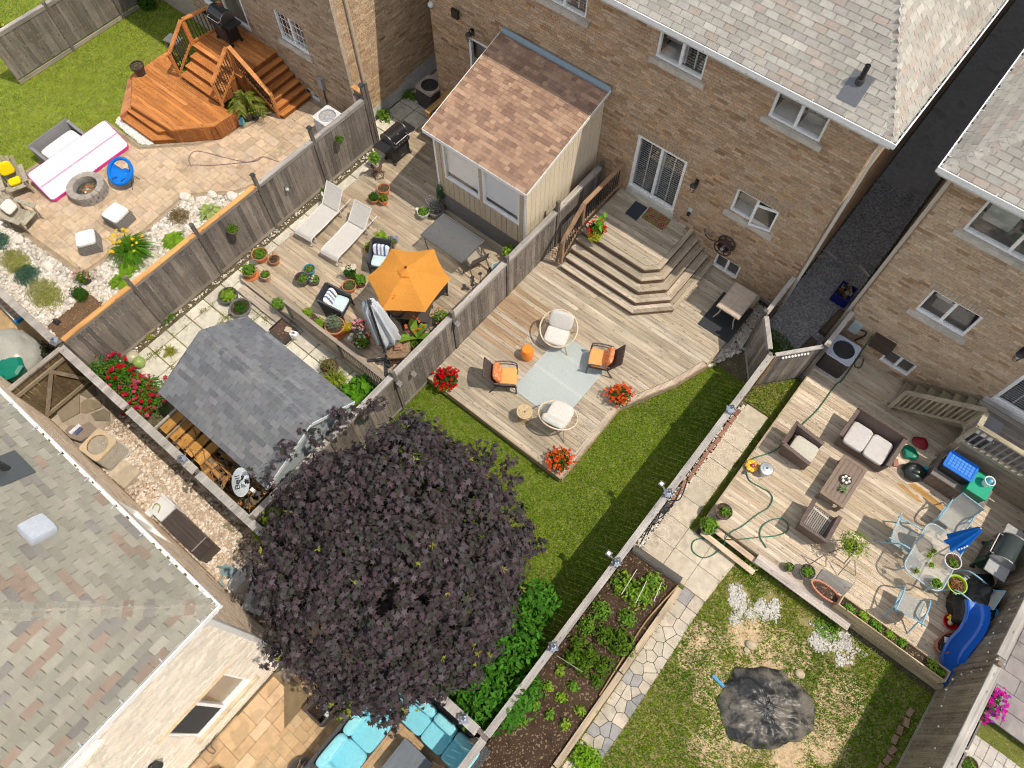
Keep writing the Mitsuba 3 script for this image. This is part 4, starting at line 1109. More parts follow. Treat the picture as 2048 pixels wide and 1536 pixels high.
# solar lamps on the fence posts
def post_lamp(c,label,side=None):
  k = thing('post_lamp',label,'lamp',None)
  c = np.array(c)
  part(k,'housing',[(box(c,(.17,.17,.10)),(.42,.46,.52)),(lathe([(.135,0),(.06,.05),(0,.055)],4,c + [0,0,.1]),(.50,.55,.62))],'metal')
  part(k,'solar_cell',[(box(c + [0,0,.156],(.07,.07,.004)),(.05,.06,.10))],'gloss')
  if side is not None:
    s = c + np.array(side)
    k2 = part(k,'side_lamp',[(box(s,(.13,.13,.09)),(.10,.09,.09)),(beam(c + [0,0,.03],s + [0,0,.03],.04,.03),(.2,.2,.2))],'satin')
    part(k2,'lens',[(box(s + [0,0,.092],(.075,.075,.01)),(.72,.74,.76))],'satin')
post_lamp((XR,8.9,1.88),'silver solar lamp on the right fence post nearest the gate')
post_lamp((XR,6.18,1.88),'silver solar lamp with a side lantern, above the cables',(-.24,.1,-.05))
post_lamp((XR,4.14,1.88),'silver solar lamp with a side lantern at the corner of the vegetable bed',(-.24,.06,-.05))
post_lamp((XR,1.87,1.88),'silver solar lamp over the leafy hedge on the right fence')
post_lamp((-9.75,-.36,1.9),'silver solar lamp on the rear fence beside the timber heap')
post_lamp((-6.5,-.36,1.9),'silver solar lamp on the rear fence by the lime green shrub')
post_lamp((-1.0,-.36,1.9),'silver solar lamp on the rear fence at the end of the hedge')
post_lamp((XL,-.35,2.0),'silver solar lamp on the corner post of the left fence')
def wall_lantern(c,label):
  k = thing('fence_lantern',label,'lamp')
  c = np.array(c)
  part(k,'bracket',[(beam(c,c + [.12,0,.02],.03,.03),(.12,.11,.11))],'satin')
  part(k,'lens',[(box(c + [.13,0,-.03],(.10,.10,.05)),(.72,.73,.74)),(box(c + [.13,0,.022],(.13,.13,.015)),(.2,.19,.19))],'satin')
wall_lantern((XC + .06,6.62,1.7),'small square lantern on the middle fence post by the round table')
wall_lantern((XC + .06,4.4,1.65),'small square lantern on the middle fence post nearest the tree')
wall_lantern((XC + .05,4.9,1.4),'small square lantern on the boards above the red begonias')

# ================================================================ decks
def deck(parent,poly,z,cols,pitch=.142,axis='x',mat=None,th=.032,gap=.007,joints=.35,border=None,name='plank',k0=0.0,tone=None):
  mat = mat or 'wood_' + axis
  inner = poly if not border else poly.buffer(-border,join_style='mitre')
  x0,y0,x1,y1 = inner.bounds
  a,b = (y0,y1) if axis == 'x' else (x0,x1)
  t = a + k0
  while t < b - .02:
    row = sbox(x0 - 1,t,x1 + 1,t + pitch - gap) if axis == 'x' else sbox(t,y0 - 1,t + pitch - gap,y1 + 1)
    hit = inner.intersection(row)
    for g in getattr(hit,'geoms',[hit]):
      if g.area < .004 or g.geom_type != 'Polygon':
        continue
      gs = [g]
      if RNG.uniform() < joints:
        gx0,gy0,gx1,gy1 = g.bounds
        if max(gx1 - gx0,gy1 - gy0) > 2.2:
          c = RNG.uniform(.3,.7) if not tone else RNG.uniform(.22,.38)
          if axis == 'x':
            s = gx0 + c * (gx1 - gx0)
            gs = [g.intersection(sbox(gx0 - 1,gy0 - 1,s - .003,gy1 + 1)),g.intersection(sbox(s + .003,gy0 - 1,gx1 + 1,gy1 + 1))]
          else:
            s = gy0 + c * (gy1 - gy0)
            gs = [g.intersection(sbox(gx0 - 1,gy0 - 1,gx1 + 1,s - .003)),g.intersection(sbox(gx0 - 1,s + .003,gx1 + 1,gy1 + 1))]
      for q in gs:
        if q.area > .003:
          part(parent,name,[(prism(q,z - th,z + RNG.uniform(-.0025,.0015)),vary((tone and tone(q)) or cols[RNG.integers(len(cols))],.10))],mat)
    t += pitch

def strip(parent,p,q,w,z,col,name='border_plank',th=.034,mat='wood_y'):
  """flat board from p to q (its left edge)"""
  p,q = np.array(p[:2],float),np.array(q[:2],float)
  d = (q - p) / np.linalg.norm(q - p); nn = np.array([-d[1],d[0]])
  part(parent,name,[(prism([p,q,q + nn * w,p + nn * w],z - th,z + .003),vary(col,.08))],mat)

def fascia(parent,pts,z0,z1,col,name='fascia',th=.035,mat='wood_x'):
  for p,q in zip(pts[:-1],pts[1:]):
    p,q = np.array(p[:2],float),np.array(q[:2],float)
    d = (q - p) / np.linalg.norm(q - p); nn = np.array([d[1],-d[0]])
    part(parent,name,[(prism([p,q,q + nn * th,p + nn * th],z0,z1),vary(col,.08))],mat)

DECKC = [(.40,.345,.265),(.44,.385,.305),(.36,.305,.23),(.42,.36,.275),(.47,.415,.335),(.37,.315,.24)]
ZC = .28
dc = thing('deck','weathered grey brown plank deck with a wide stair and pale rug','deck')
inner = deck_c.difference(deck_c.exterior.buffer(.15).intersection(sbox(-2.95,5.0,-1.5,10.6)))
def browner(q):                               # a group of less bleached boards by the fence
  c = q.centroid
  return (.36,.255,.165) if c.x < -5.4 and 7.3 < c.y < 9.2 and q.bounds[2] < -3.5 else None
deck(dc,inner,ZC,DECKC,.137,joints=.55,tone=browner)
for p,q in (((-2.84,5.42),(-2.84,8.0)),((-2.84,8.0),(-2.08,9.5)),((-2.08,9.5),(-1.72,10.55))):
  strip(dc,p,q,.135,ZC,(.46,.385,.30))
fascia(dc,[(XC + .06,5.42),(-2.84,5.42),(-2.84,8.0),(-2.08,9.5),(-1.72,10.55),(-1.72,13.4)],.03,ZC - .002,(.36,.28,.20))
part(dc,'joist',[(prism(deck_c.buffer(-.1),.0,.2),(.34,.27,.19))],'wood_x')
land = [(-6.78,11.42),(-4.58,11.42),(-4.26,11.74),(-4.26,13.43)]
def outline(o):
  m_ = o * math.tan(math.pi / 8)
  return [(-6.78,11.42 - o),(-4.58 + m_,11.42 - o),(-4.26 + o,11.74 - m_),(-4.26 + o,13.43)]
st = part(dc,'stair',[(prism(outline((5 - k) * .222 - .02) + [(-6.78,13.43)],ZC + (k - 1) * .2,ZC + k * .2 - .036),(.22,.145,.10)) for k in range(1,6)],'wood_x',label='five step stair with a chamfered corner, reddish risers')
for k in range(1,5):
  zz = ZC + k * .2
  for h in range(2):
    oa,ob = outline((5 - k) * .222 + .015 - h * .118),outline((5 - k) * .222 + .015 - h * .118 - .112)
    for e in range(3):
      part(st,'tread',[(prism([oa[e],oa[e + 1],ob[e + 1],ob[e]],zz - .034,zz + RNG.uniform(-.001,.001)),vary(DECKC[RNG.integers(6)],.1))],'wood_x' if e != 2 else 'wood_y')
zz = ZC + 1.0
lp = Polygon(outline(.015) + [(-6.78,13.43)])
deck(st,lp.buffer(-.135,join_style='mitre').union(sbox(-6.78,11.6,-4.5,13.43).intersection(lp.buffer(-.135,join_style='mitre').buffer(.2))).intersection(Polygon(outline(-.13) + [(-6.78,13.43)])),zz,DECKC,.137,name='landing_plank')
oa,ob = outline(.02),outline(-.115)
for e in range(3):
  part(st,'landing_border',[(prism([oa[e],oa[e + 1],ob[e + 1],ob[e]],zz - .034,zz + .001),vary(DECKC[3],.06))],'wood_x' if e != 2 else 'wood_y')

def railing(label,pts,z,h=.95,col=(.30,.19,.12),bal=(.03,.028,.028),posts=True,gap=.11,balsize=.022,base=.1,capw=.12,stair_end=None,name='railing',balmat='satin',mat='wood_y',post=.09):
  r = thing(name,label,'railing')
  pts = [np.array(p,float) for p in pts]
  Z = np.array([0,0,1.0])
  for i,p in enumerate(pts):
    part(r,'post',[(beam(p - Z * .02,p + Z * (h + .0),post,post,(1,0,0)),vary(col,.06))],'wood_z')
  for p,q in zip(pts[:-1],pts[1:]):
    d = q - p; L = np.linalg.norm(d)
    part(r,'top_rail',[(beam(p + Z * (h + .02),q + Z * (h + .02),capw,.04),vary(col,.06))],mat)
    part(r,'bottom_rail',[(beam(p + Z * base,q + Z * base,.04,.08),vary(col,.06))],mat)
    n = int(L / gap)
    for k in range(1,n):
      c = p + d * k / n
      part(r,'baluster',[(beam(c + Z * (base + .02),c + Z * h,balsize,balsize,(1,0,0)),bal)],balmat)
  return r
railing('brown stair railing with thin black balusters beside the middle deck steps',[(-6.85,10.62,ZC + .2),(-6.85,11.5,ZC + 1.0),(-6.85,13.35,ZC + 1.0)],0,.95)

DECKL = [(.40,.33,.24),(.43,.36,.27),(.37,.295,.21),(.33,.275,.205),(.44,.365,.265)]
ZL = .25
dl = thing('deck','weathered plank deck under the orange umbrella, loungers and many pots','deck')
deck(dl,deck_l,ZL,DECKL,.137)
fascia(dl,[(-13.87,4.36),(XC - .06,4.36)],.02,ZL - .002,(.38,.33,.27))
fascia(dl,[(-13.87,12.2),(-13.87,4.36)],.02,ZL - .002,(.38,.33,.27))
part(dl,'joist',[(prism(deck_l.buffer(-.1),.0,.18),(.34,.27,.19))],'wood_x')
for k in range(2):
  part(dl,'step_board',[(prism(sbox(-13.75,4.02 + k * .145,-11.75,4.155 + k * .145),.09,.125),vary((.42,.37,.30),.06))],'wood_x')
part(dl,'step_riser',[(prism(sbox(-13.75,4.03,-11.75,4.06),.0,.088),(.3,.26,.2))],'wood_x')
railing('low grey wooden railing along the front edge of the umbrella deck',[(-11.72,4.4,ZL),(-9.7,4.4,ZL),(-7.7,4.4,ZL)],0,.85,(.30,.255,.21),(.32,.275,.225),gap=.105,balsize=.034,balmat='wood_z',mat='wood_x',capw=.10,name='railing')

DECKR = [(.48,.395,.29),(.52,.435,.33),(.45,.36,.255),(.54,.46,.36),(.47,.385,.29)]
ZR = .33
dr_ = thing('deck','large light brown plank deck of the right garden with wicker seats and a glass table','deck')
deck(dr_,deck_r,ZR,DECKR,.14)
fascia(dr_,[(.63,6.92),(XF - .06,6.92)],.02,ZR - .002,(.40,.32,.22))
fascia(dr_,[(.63,13.4),(.63,6.92)],.02,ZR - .002,(.40,.32,.22))
part(dr_,'joist',[(prism(deck_r.buffer(-.1),.0,.26),(.34,.27,.19))],'wood_x')
strip(dr_,(2.1,6.66),(4.6,6.66),.26,ZR + .01,(.42,.385,.35),mat='wood_x')
for a in (0,.24):
  part(dr_,'step_board',[(beam((.72,6.55 + a,.16 + a * .3),(2.25,6.5 + a,.16 + a * .3),.14,.04),vary((.58,.46,.34),.05))],'wood_x')
part(dr_,'step_support',[(box((.8,6.66,0),(.06,.3,.13)),(.3,.24,.17)),(box((2.1,6.66,0),(.06,.3,.13)),(.3,.24,.17))],'wood_y')
# ginger stained boards: the finish left on three planks
for pts in ([(4.14,10.85,.34),(4.26,10.97,.34),(5.05,10.87,.34),(5.04,10.77,.34)],[(3.91,10.69,.34),(4.03,10.74,.34),(4.59,10.63,.34),(4.50,10.61,.34)]):
  g_ = xy(*pts).buffer(0)
  q = in_poly(g_.buffer(.03),40)
  part(dr_,'stain',[(sheet(g_.buffer(.02),ZR + .0035),(.44,.25,.085))],'wood_x',label='ginger stain on the deck boards')

OR = [(.47,.185,.052),(.43,.165,.045),(.50,.205,.06),(.40,.15,.042),(.52,.22,.07)]
ZO,ZU = .54,1.26
do = thing('deck','orange stained two level deck with black balusters in the left neighbour garden','deck')
deck(do,deck_o.buffer(-.14,join_style='mitre'),ZO,OR,.137,joints=.1)
ex = [np.array(p[:2]) for p in ((-22.84,9.08,.54),(-22.82,7.52,.54),(-21.72,6.61,.54),(-19.81,6.73,.54),(-18.85,7.72,.54),(-18.80,8.62,.54))]
for p,q in zip(ex[:-1],ex[1:]):
  strip(do,p,q,.14,ZO,OR[2],mat='wood_x')
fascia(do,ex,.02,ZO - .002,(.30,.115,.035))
sk = []
for p,q in zip(ex[3:-1],ex[4:]):
  L = np.linalg.norm(q - p)
  for i in range(int(L / .11)):
    a,b = p + (q - p) * i * .11 / L,p + (q - p) * min(1,(i * .11 + .104) / L)
    dd_ = (q - p) / L; nn_ = np.array([dd_[1],-dd_[0]])
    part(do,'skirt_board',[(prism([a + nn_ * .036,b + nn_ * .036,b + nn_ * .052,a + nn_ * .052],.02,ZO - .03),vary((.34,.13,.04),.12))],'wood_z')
for i,(zz,pts) in enumerate(((.36,[(-21.89,6.43,.36),(-21.97,6.69,.36),(-19.99,6.85,.36),(-20.30,6.46,.36)]),(.18,[(-21.99,6.15,.18),(-22.11,6.49,.18),(-19.90,6.77,.18),(-19.76,6.73,.18),(-20.34,6.18,.18)]))):
  g_ = xy(*pts)
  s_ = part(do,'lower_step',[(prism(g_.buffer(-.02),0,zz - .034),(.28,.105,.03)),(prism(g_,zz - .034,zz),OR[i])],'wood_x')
g_ = xy((-23.19,7.66,.30),(-23.06,7.37,.30),(-21.87,6.12,.30),(-21.89,6.40,.30),(-22.02,6.70,.30))
part(do,'side_ramp',[(prism(g_,0,.32),(.42,.19,.09))],'wood_y')
# flight up to the landing, then down the right side
up0 = 8.45
for k in range(1,4):
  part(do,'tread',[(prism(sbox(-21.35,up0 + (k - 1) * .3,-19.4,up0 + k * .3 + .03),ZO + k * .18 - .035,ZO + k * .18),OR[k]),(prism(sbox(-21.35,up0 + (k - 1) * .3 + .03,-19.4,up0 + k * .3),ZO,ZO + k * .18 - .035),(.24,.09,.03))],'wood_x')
deck(do,sbox(-21.6,9.36,-19.06,LY - .02),ZU,OR,.137,joints=0)
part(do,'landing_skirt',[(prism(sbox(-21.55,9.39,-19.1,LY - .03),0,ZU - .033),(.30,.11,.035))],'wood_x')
for k in range(1,7):
  x0_ = -19.06 + (k - 1) * .205
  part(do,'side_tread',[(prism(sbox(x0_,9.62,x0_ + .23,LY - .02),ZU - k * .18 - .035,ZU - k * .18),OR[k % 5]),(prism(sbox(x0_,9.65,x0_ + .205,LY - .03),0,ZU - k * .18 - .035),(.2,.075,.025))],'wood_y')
OC = (.50,.20,.06)
railing('orange railing with black balusters along the left end of the orange landing',[(-21.2,10.75,ZU),(-21.49,9.42,ZU)],0,.9,OC,capw=.14)
railing('orange railing sloping down the left side of the short orange flight',[(-21.5,9.36,ZU),(-21.5,8.5,ZO)],0,.9,OC,capw=.14)
railing('orange railing sloping down the right side of the short orange flight',[(-19.39,9.44,ZU),(-19.35,8.5,ZO)],0,.9,OC,capw=.14)
railing('long orange railing along the right flight of the orange stair',[(-19.36,9.52,ZU),(-18.0,9.6,.08)],0,.9,(.56,.25,.09),capw=.14)

# stair and guard at the right house
rs = thing('stair','grey weathered wooden stair rising along the right house wall','stairs')
for k in range(1,7):
  x_ = 2.75 + (k - 1) * .26
  part(rs,'tread',[(prism(sbox(x_,12.5,x_ + .29,13.42),ZR + k * .17 - .04,ZR + k * .17),vary((.24,.20,.135),.1))],'wood_y')
part(rs,'stringer',[(beam((2.7,12.48,ZR + .1),(4.3,12.48,ZR + 1.1),.04,.2),(.20,.165,.11)),(beam((2.7,13.4,ZR + .1),(4.3,13.4,ZR + 1.1),.04,.2),(.20,.165,.11))],'wood_x')
rl = thing('landing','high grey landing at the right house door','deck')
deck(rl,sbox(4.28,12.0,7.4,13.42),ZR + 1.12,[(.22,.20,.17),(.25,.225,.19),(.20,.18,.155)],.137,joints=0)
part(rl,'beam',[(box((5.6,12.05,ZR),(2.6,.08,1.08)),(.30,.25,.19))],'wood_x')
GP = (.36,.32,.235)
railing('sloping grey railing with wide balusters along the right house stair',[(2.75,12.45,ZR + .1),(4.25,12.45,ZR + 1.12)],0,.9,GP,(.30,.265,.19),gap=.13,balsize=.042,balmat='wood_z',mat='wood_x')
railing('grey railing with wide balusters round the landing of the right house',[(4.3,12.4,ZR + 1.12),(4.3,11.95,ZR + 1.12),(7.4,11.95,ZR + 1.12)],0,.9,GP,(.25,.23,.21),gap=.15,balsize=.04,balmat='wood_z',mat='wood_x')

# ================================================================ shed
sh = thing('garden_shed','small grey shingled shed beside the dark purple tree','shed')
SX0,SX1,SY0,SYR,SY1,SZ0,SZR,SZ1 = -11.48,-7.62,.40,2.07,3.23,2.08,2.82,2.06
part(sh,'wall',[(prism(sbox(SX0 + .15,SY0 + .15,SX1 - .12,SY1 - .12),0,1.95),(.40,.46,.50))],'satin')
v = np.array([[SX0 + .15,SY0 + .15,1.95],[SX0 + .15,SY1 - .12,1.95],[SX0 + .15,SYR,SZR - .08],[SX1 - .12,SY0 + .15,1.95],[SX1 - .12,SY1 - .12,1.95],[SX1 - .12,SYR,SZR - .08]])
part(sh,'gable',[((v,np.array([[0,1,2],[3,5,4]])),(.42,.50,.55))],'satin')
rf = part(sh,'roof',[((np.array([(SX0,SY0,SZ0),(SX1,SY0,SZ0),(SX1,SYR,SZR),(SX0,SYR,SZR),(SX0,SY1,SZ1),(SX1,SY1,SZ1)]) - [0,0,.012],np.array([[0,1,2],[0,2,3],[3,2,5],[3,5,4]])),(.1,.1,.11))],'matte')
a1 = math.hypot(SYR - SY0,SZR - SZ0); a2 = math.hypot(SY1 - SYR,SZR - SZ1)
shingles(rf,(SX0,SY0,SZ0),(1,0,0),((0),(SYR - SY0) / a1,(SZR - SZ0) / a1),sbox(0,0,SX1 - SX0,a1),SLATEROOF,tab=.28,expo=.135)
shingles(rf,(SX1,SY1,SZ1),(-1,0,0),(0,-(SY1 - SYR) / a2,(SZR - SZ1) / a2),sbox(0,0,SX1 - SX0,a2),SLATEROOF,tab=.28,expo=.135,name='back_shingle')
ridge_caps(rf,(SX0,SYR,SZR),(SX1,SYR,SZR),.14,SLATEROOF,(0,-.44,1),(0,.65,1),expo=.13)
part(rf,'barge_trim',[(beam((SX1 + .012,SY0,SZ0 - .04),(SX1 + .012,SYR,SZR - .04),.02,.10),(.66,.72,.76)),(beam((SX1 + .012,SY1,SZ1 - .04),(SX1 + .012,SYR,SZR - .04),.02,.10),(.66,.72,.76)),(beam((SX0 - .012,SY0,SZ0 - .04),(SX0 - .012,SYR,SZR - .04),.02,.08),(.10,.105,.12)),(beam((SX0 - .012,SY1,SZ1 - .04),(SX0 - .012,SYR,SZR - .04),.02,.08),(.10,.105,.12))],'satin')


# ================================================================ shared builders of furniture and plants
def lp(parent,name,ms,mat='matte',loc=(0,0,0),rz=0.0,smooth=False,label=None,col=None):
  """part from meshes given in local coordinates (local +y is the front)"""
  if isinstance(ms,tuple):
    ms = [(ms,col)]
  elif col is not None:
    ms = [(m,col) for m in ms]
  return part(parent,name,[(moved(m[0],loc,rz),*m[1:]) for m in ms],mat,smooth,label)

def heading(p,q):
  return math.atan2(-(q[0] - p[0]),q[1] - p[1])

TERRA = (.50,.19,.075)
DARKPOT = (.075,.08,.09)
def pot_mesh(r,h,n=20):
  return lathe([(r * .68,0),(r * .70,.01),(r * .95,h * .80),(r * .96,h * .82),(r * 1.06,h * .82),(r * 1.06,h),(r * .95,h),(r * .93,h * .86),(0,h * .86)],n)

def potted(label,c,r,h,col,leaves=(),flowers=None,key='flower_pot',cat='flower pot',mat='satin',soil=(.07,.045,.03),saucer=False):
  """pot with soil; leaves: list of leaf groups made at (0,0,0) = soil surface; flowers: list of bloom groups"""
  k = thing(key,label,cat)
  c = np.array(c,float)
  part(k,'pot',[(moved(pot_mesh(r,h),c),col)],mat,40)
  part(k,'soil',[(disc(c + [0,0,h * .865],r * .93),soil)],'soil')
  if saucer:
    part(k,'saucer',[(lathe([(0,.004),(r * 1.05,.004),(r * 1.2,.03),(r * 1.16,.03),(r * 1.03,.012),(0,.012)],20,c - [0,0,.0]),col)],mat,40)
  top = c + [0,0,h * .87]
  if leaves:
    leafmesh(numbered(k + '__foliage'),[(v + top,f,u) for v,f,u in leaves])
  if flowers:
    leafmesh(numbered(k + '__flower'),[(v + top,f,u) for v,f,u in flowers])
  return k

def mound_blooms(r,h,n,size,cols,petals=5,top=.55):
  d = RNG.normal(size=(n,3)); d[:,2] = np.abs(d[:,2]) + .1
  d /= np.linalg.norm(d,axis=1,keepdims=True)
  return blooms(d * np.array([r,r,h]) * RNG.uniform(.72,1.16,(n,1)) * (.75 + .5 * meshkit.noise(d * 2.2 + r * 99)[:,None]),size,cols,petals)

ORANGE = (.80,.33,.06)
# ---- wicker tub chairs, sofas: a shell of back and arms round a seat base
def tub_seat(label,loc,rz,w,d,col,cush,seats=1,hb=.78,ha=.58,pillow=None,key='wicker_chair',cat='chair',cushion_on=True,wire=None,taper=.06):
  k = thing(key,label,cat)
  loc = np.array(loc,float)
  t = .07
  # back leans backwards a little, arms slope from back to front
  def slab_(p,q,r,s,th):      # quad p q (bottom) r s (top), thickness along local normal
    n_ = np.cross(np.array(q) - p,np.array(s) - np.array(p)); n_ = n_ / np.linalg.norm(n_) * th
    v = np.array([p,q,r,s,np.array(p) + n_,np.array(q) + n_,np.array(r) + n_,np.array(s) + n_])
    return v,BOXF
  lp(k,'back',[(slab_((-w / 2 + taper,-d / 2,.06),(w / 2 - taper,-d / 2,.06),(w / 2,-d / 2 - .13,hb),(-w / 2,-d / 2 - .13,hb),-t),vary(col,.05))],'wicker',loc,rz)
  for sg in (-1,1):
    x0_,x1_ = sg * (w / 2 - taper),sg * (w / 2 + .0)
    lp(k,'arm',[(slab_((x0_,-d / 2,.05),(x0_,d / 2,.05),(x1_,d / 2 - .02,ha - .05),(x1_,-d / 2 - .1,hb - .06),sg * -t),vary(col,.05))],'wicker',loc,rz)
    lp(k,'arm_cap',[(beam((x1_ - sg * .03,d / 2 - .01,ha - .04),(x1_ - sg * .03,-d / 2 - .09,hb - .05),.10,.035),vary(col,.05))],'wicker',loc,rz)
  lp(k,'seat',[(box((0,0.03,.08),(w - .22,d - .08,.24)),vary(col,.05))],'wicker',loc,rz)
  lp(k,'front',[(box((0,d / 2 - .04,.06),(w - .18,.05,.28)),vary(col,.05))],'wicker',loc,rz)
  for sx in (-1,1):
    for sy in (-1,1):
      lp(k,'foot',[(box((sx * (w / 2 - .1),sy * (d / 2 - .06),0),(.05,.05,.07)),(.03,.03,.03))],'satin',loc,rz)
  if cushion_on:
    sw_ = (w - .24) / seats
    for i in range(seats):
      lp(k,'seat_cushion',[(cushion((-(w - .24) / 2 + sw_ * (i + .5),.05,.32),(sw_ - .015,d - .1,.13),0,7),vary(cush,.03))],'fabric',loc,rz,True)
  if pillow:
    lp(k,'pillow',[(cushion((.0,-d / 2 + .18,.48),(w * .62,.14,.34),0,4.5,3,rx(.35)),pillow)],'fabric',loc,rz,True)
  return k

def ring(c,r,n=40,ry=None,tilt=None):
  a = np.arange(n) * 2 * np.pi / n
  p = np.stack([np.cos(a) * r,np.sin(a) * (ry or r),0 * a],1)
  if tilt is not None:
    p = p @ np.array(tilt).T
  return p + np.array(c)

# ---- leafy ground plants
def shrub(label,c,r,n,size,cols,key='shrub',cat='shrub',aspect=.5,flowers=None,lo=.3,stem=True,mat='leaf'):
  k = thing(key,label,cat)
  leafmesh(k + '__foliage',[foliage(c,r,n,size,cols,aspect,lo)],mat)
  if stem:
    part(k,'stem',[(beam(np.array(c) - [0,0,.03],np.array(c) + [RNG.uniform(-.1,.1) * r[0],RNG.uniform(-.1,.1) * r[1],r[2] * .7],.02,.02),(.16,.11,.07)) for _ in range(4)],'matte')
  if flowers:
    n_,s_,cc,pt = flowers
    d = RNG.normal(size=(n_,3)); d[:,2] = np.abs(d[:,2]) + .15; d /= np.linalg.norm(d,axis=1,keepdims=True)
    leafmesh(k + '__flower',blooms(np.array(c) + d * np.array(r) * RNG.uniform(.85,1.02,(n_,1)),s_,cc,pt))
  return k

def strappy(label,c,r,n,length,cols,width=.03,up=.6,droop=.5,flowers=None,key='daylily',cat='plant'):
  k = thing(key,label,cat)
  c = np.array(c,float)
  leafmesh(k + '__foliage',[blades(c,r,n,length,cols,width,up,droop)])
  if flowers:
    n_,s_,cc,pt,hz = flowers
    a = RNG.uniform(0,6.28,n_); rr = r * np.sqrt(RNG.uniform(.1,1,n_))
    p = c + np.stack([np.cos(a) * rr,np.sin(a) * rr,hz * RNG.uniform(.8,1.1,n_)],1)
    part(k,'stalk',[(beam(c + (q - c) * [.5,.5,0],q,.01,.01),(.16,.28,.04)) for q in p],'matte')
    leafmesh(k + '__flower',blooms(p,s_,cc,pt))
  return k

# ================================================================ the dark purple maple
def maple_leaf():
  tips = [(0,1.0),(.80,.62),(.66,-.10),(.30,-.30)]
  inner = [(.30,.48),(.32,.12),(.22,-.12)]
  right = [tips[0],inner[0],tips[1],inner[1],tips[2],inner[2],tips[3]]
  pts = right + [(0,-.18)] + [(-x,y) for x,y in right[:0:-1]]
  v = [(x,y,-.22 * (x * x) - .18 * y * y) for x,y in pts] + [(0,.05,.03)]
  n = len(pts)
  return np.array(v),np.array([[i,(i + 1) % n,n] for i in range(n)])
MV,MF = maple_leaf()
def maple_leaves(pos,nrm,size,codes,out):
  """leaves at pos whose blades lie across nrm, tips pointing along out"""
  n = len(pos)
  nrm = nrm / np.linalg.norm(nrm,axis=1,keepdims=True)
  t = out - (out * nrm).sum(1,keepdims=True) * nrm
  t /= np.linalg.norm(t,axis=1,keepdims=True) + 1e-9
  b = np.cross(t,nrm)
  s = (size * RNG.uniform(.7,1.2,n))[:,None,None] / 2
  v = pos[:,None] + s * (MV[None,:,:1] * b[:,None] + (MV[None,:,1:2] + .2) * t[:,None] + MV[None,:,2:] * nrm[:,None])
  f = (MF[None] + (np.arange(n) * len(MV))[:,None,None]).reshape(-1,3)
  u = np.repeat(np.stack([codes,RNG.uniform(0,1,n)],1),len(MV),0)
  return v.reshape(-1,3),f,u

mt = thing('maple_tree','big round dark purple maple tree with a few lime shoots','tree')
TC,TR = np.array([-3.93,1.06,3.0]),np.array([2.72,2.72,2.35])
part(mt,'trunk',[(tube([(-4.1,1.0,0),(-4.1,1.02,.8),(-4.0,1.05,1.8)],[.17,.14,.12],10),(.10,.075,.06))],'matte',True)
brs = []
for i in range(34):
  d = RNG.normal(size=3); d[2] = abs(d[2]) * .8 + .1; d /= np.linalg.norm(d)
  e = TC + d * TR * RNG.uniform(.78,.95)
  s0_ = np.array([-4.03,1.04,RNG.uniform(.9,1.8)])
  brs.append((tube(spline([s0_,s0_ * .55 + e * .45 + [0,0,-.15],e],5),np.linspace(.05,.012,11),5),(.09,.065,.05)))
part(mt,'limb',brs,'matte',True)
nc = 2100
d = RNG.normal(size=(nc,3)); d[:,2] = np.where(d[:,2] < -.25,-d[:,2],d[:,2])
d /= np.linalg.norm(d,axis=1,keepdims=True)
lump = .70 + .42 * meshkit.noise(d * 2.6 + 11) + .24 * meshkit.noise(d * 6.0 + 3)
cc_ = TC + d * TR * (lump * RNG.uniform(.80,1.0,nc) ** .6)[:,None]
# a drooping spray over the sofa and a few stray shoots
spray = np.array([(-2.21,-.82,2.50),(-2.24,-.95,2.40),(-2.26,-1.17,2.30),(-2.34,-1.32,2.20),(-2.15,-1.33,2.10),(-2.10,-.98,2.30),(-2.00,-.59,2.60),(-1.97,-.41,2.60),(-4.82,-1.76,2.60),(-3.86,-1.44,2.40),(-3.37,-1.39,2.30),
  (-7.37,2.54,2.80),(-6.87,3.35,3.00),(-6.21,3.49,2.70),(-7.61,1.18,3.00),(-7.48,.58,2.90),(-7.40,1.86,2.90),(-7.10,2.82,2.90),(-5.60,3.69,2.80),(-4.05,4.23,2.70),(-3.42,4.08,2.80),(-3.78,-1.55,2.30),(-3.59,-1.45,2.30),(-3.26,-1.19,2.40),(-3.02,-1.14,2.40),(-2.81,-1.07,2.40),(-2.61,-.97,2.50),(-4.21,-1.62,2.50),(-4.52,-1.63,2.60),(-1.97,2.98,2.80),(-2.32,3.24,2.80)])
sp = np.repeat(spray,4,0) + RNG.normal(size=(len(spray) * 4,3)) * .13
allc = np.vstack([cc_,sp])
dd_ = np.vstack([d,np.tile([0,0,1.0],(len(sp),1))])
per = 9
base = np.repeat(allc,per,0)
axis = np.repeat(dd_ * .75 + [0,0,.55],per,0) + RNG.normal(size=(len(base),3)) * .12
axis /= np.linalg.norm(axis,axis=1,keepdims=True)
ang = RNG.normal(size=(len(base),3))
outv = ang - (ang * axis).sum(1,keepdims=True) * axis
outv /= np.linalg.norm(outv,axis=1,keepdims=True)
rad = RNG.uniform(.0,.15,len(base))[:,None]
pos = base + outv * rad - axis * RNG.uniform(0,.14,len(base))[:,None]
nrm = axis * 1.0 + outv * RNG.uniform(.2,1.1,len(base))[:,None] + RNG.normal(size=(len(base),3)) * .25
MAP = np.array([pack(c) for c in [(.055,.043,.048),(.078,.062,.070),(.046,.040,.041),(.10,.083,.093),(.050,.053,.042),(.082,.056,.066),(.070,.067,.072)]])
codes = MAP[RNG.integers(0,len(MAP),len(base))]
leafmesh(mt + '__crown',[maple_leaves(pos,nrm,.20,codes,outv * .8 - [0,0,.25])],'dark_leaf')
ni = 7000
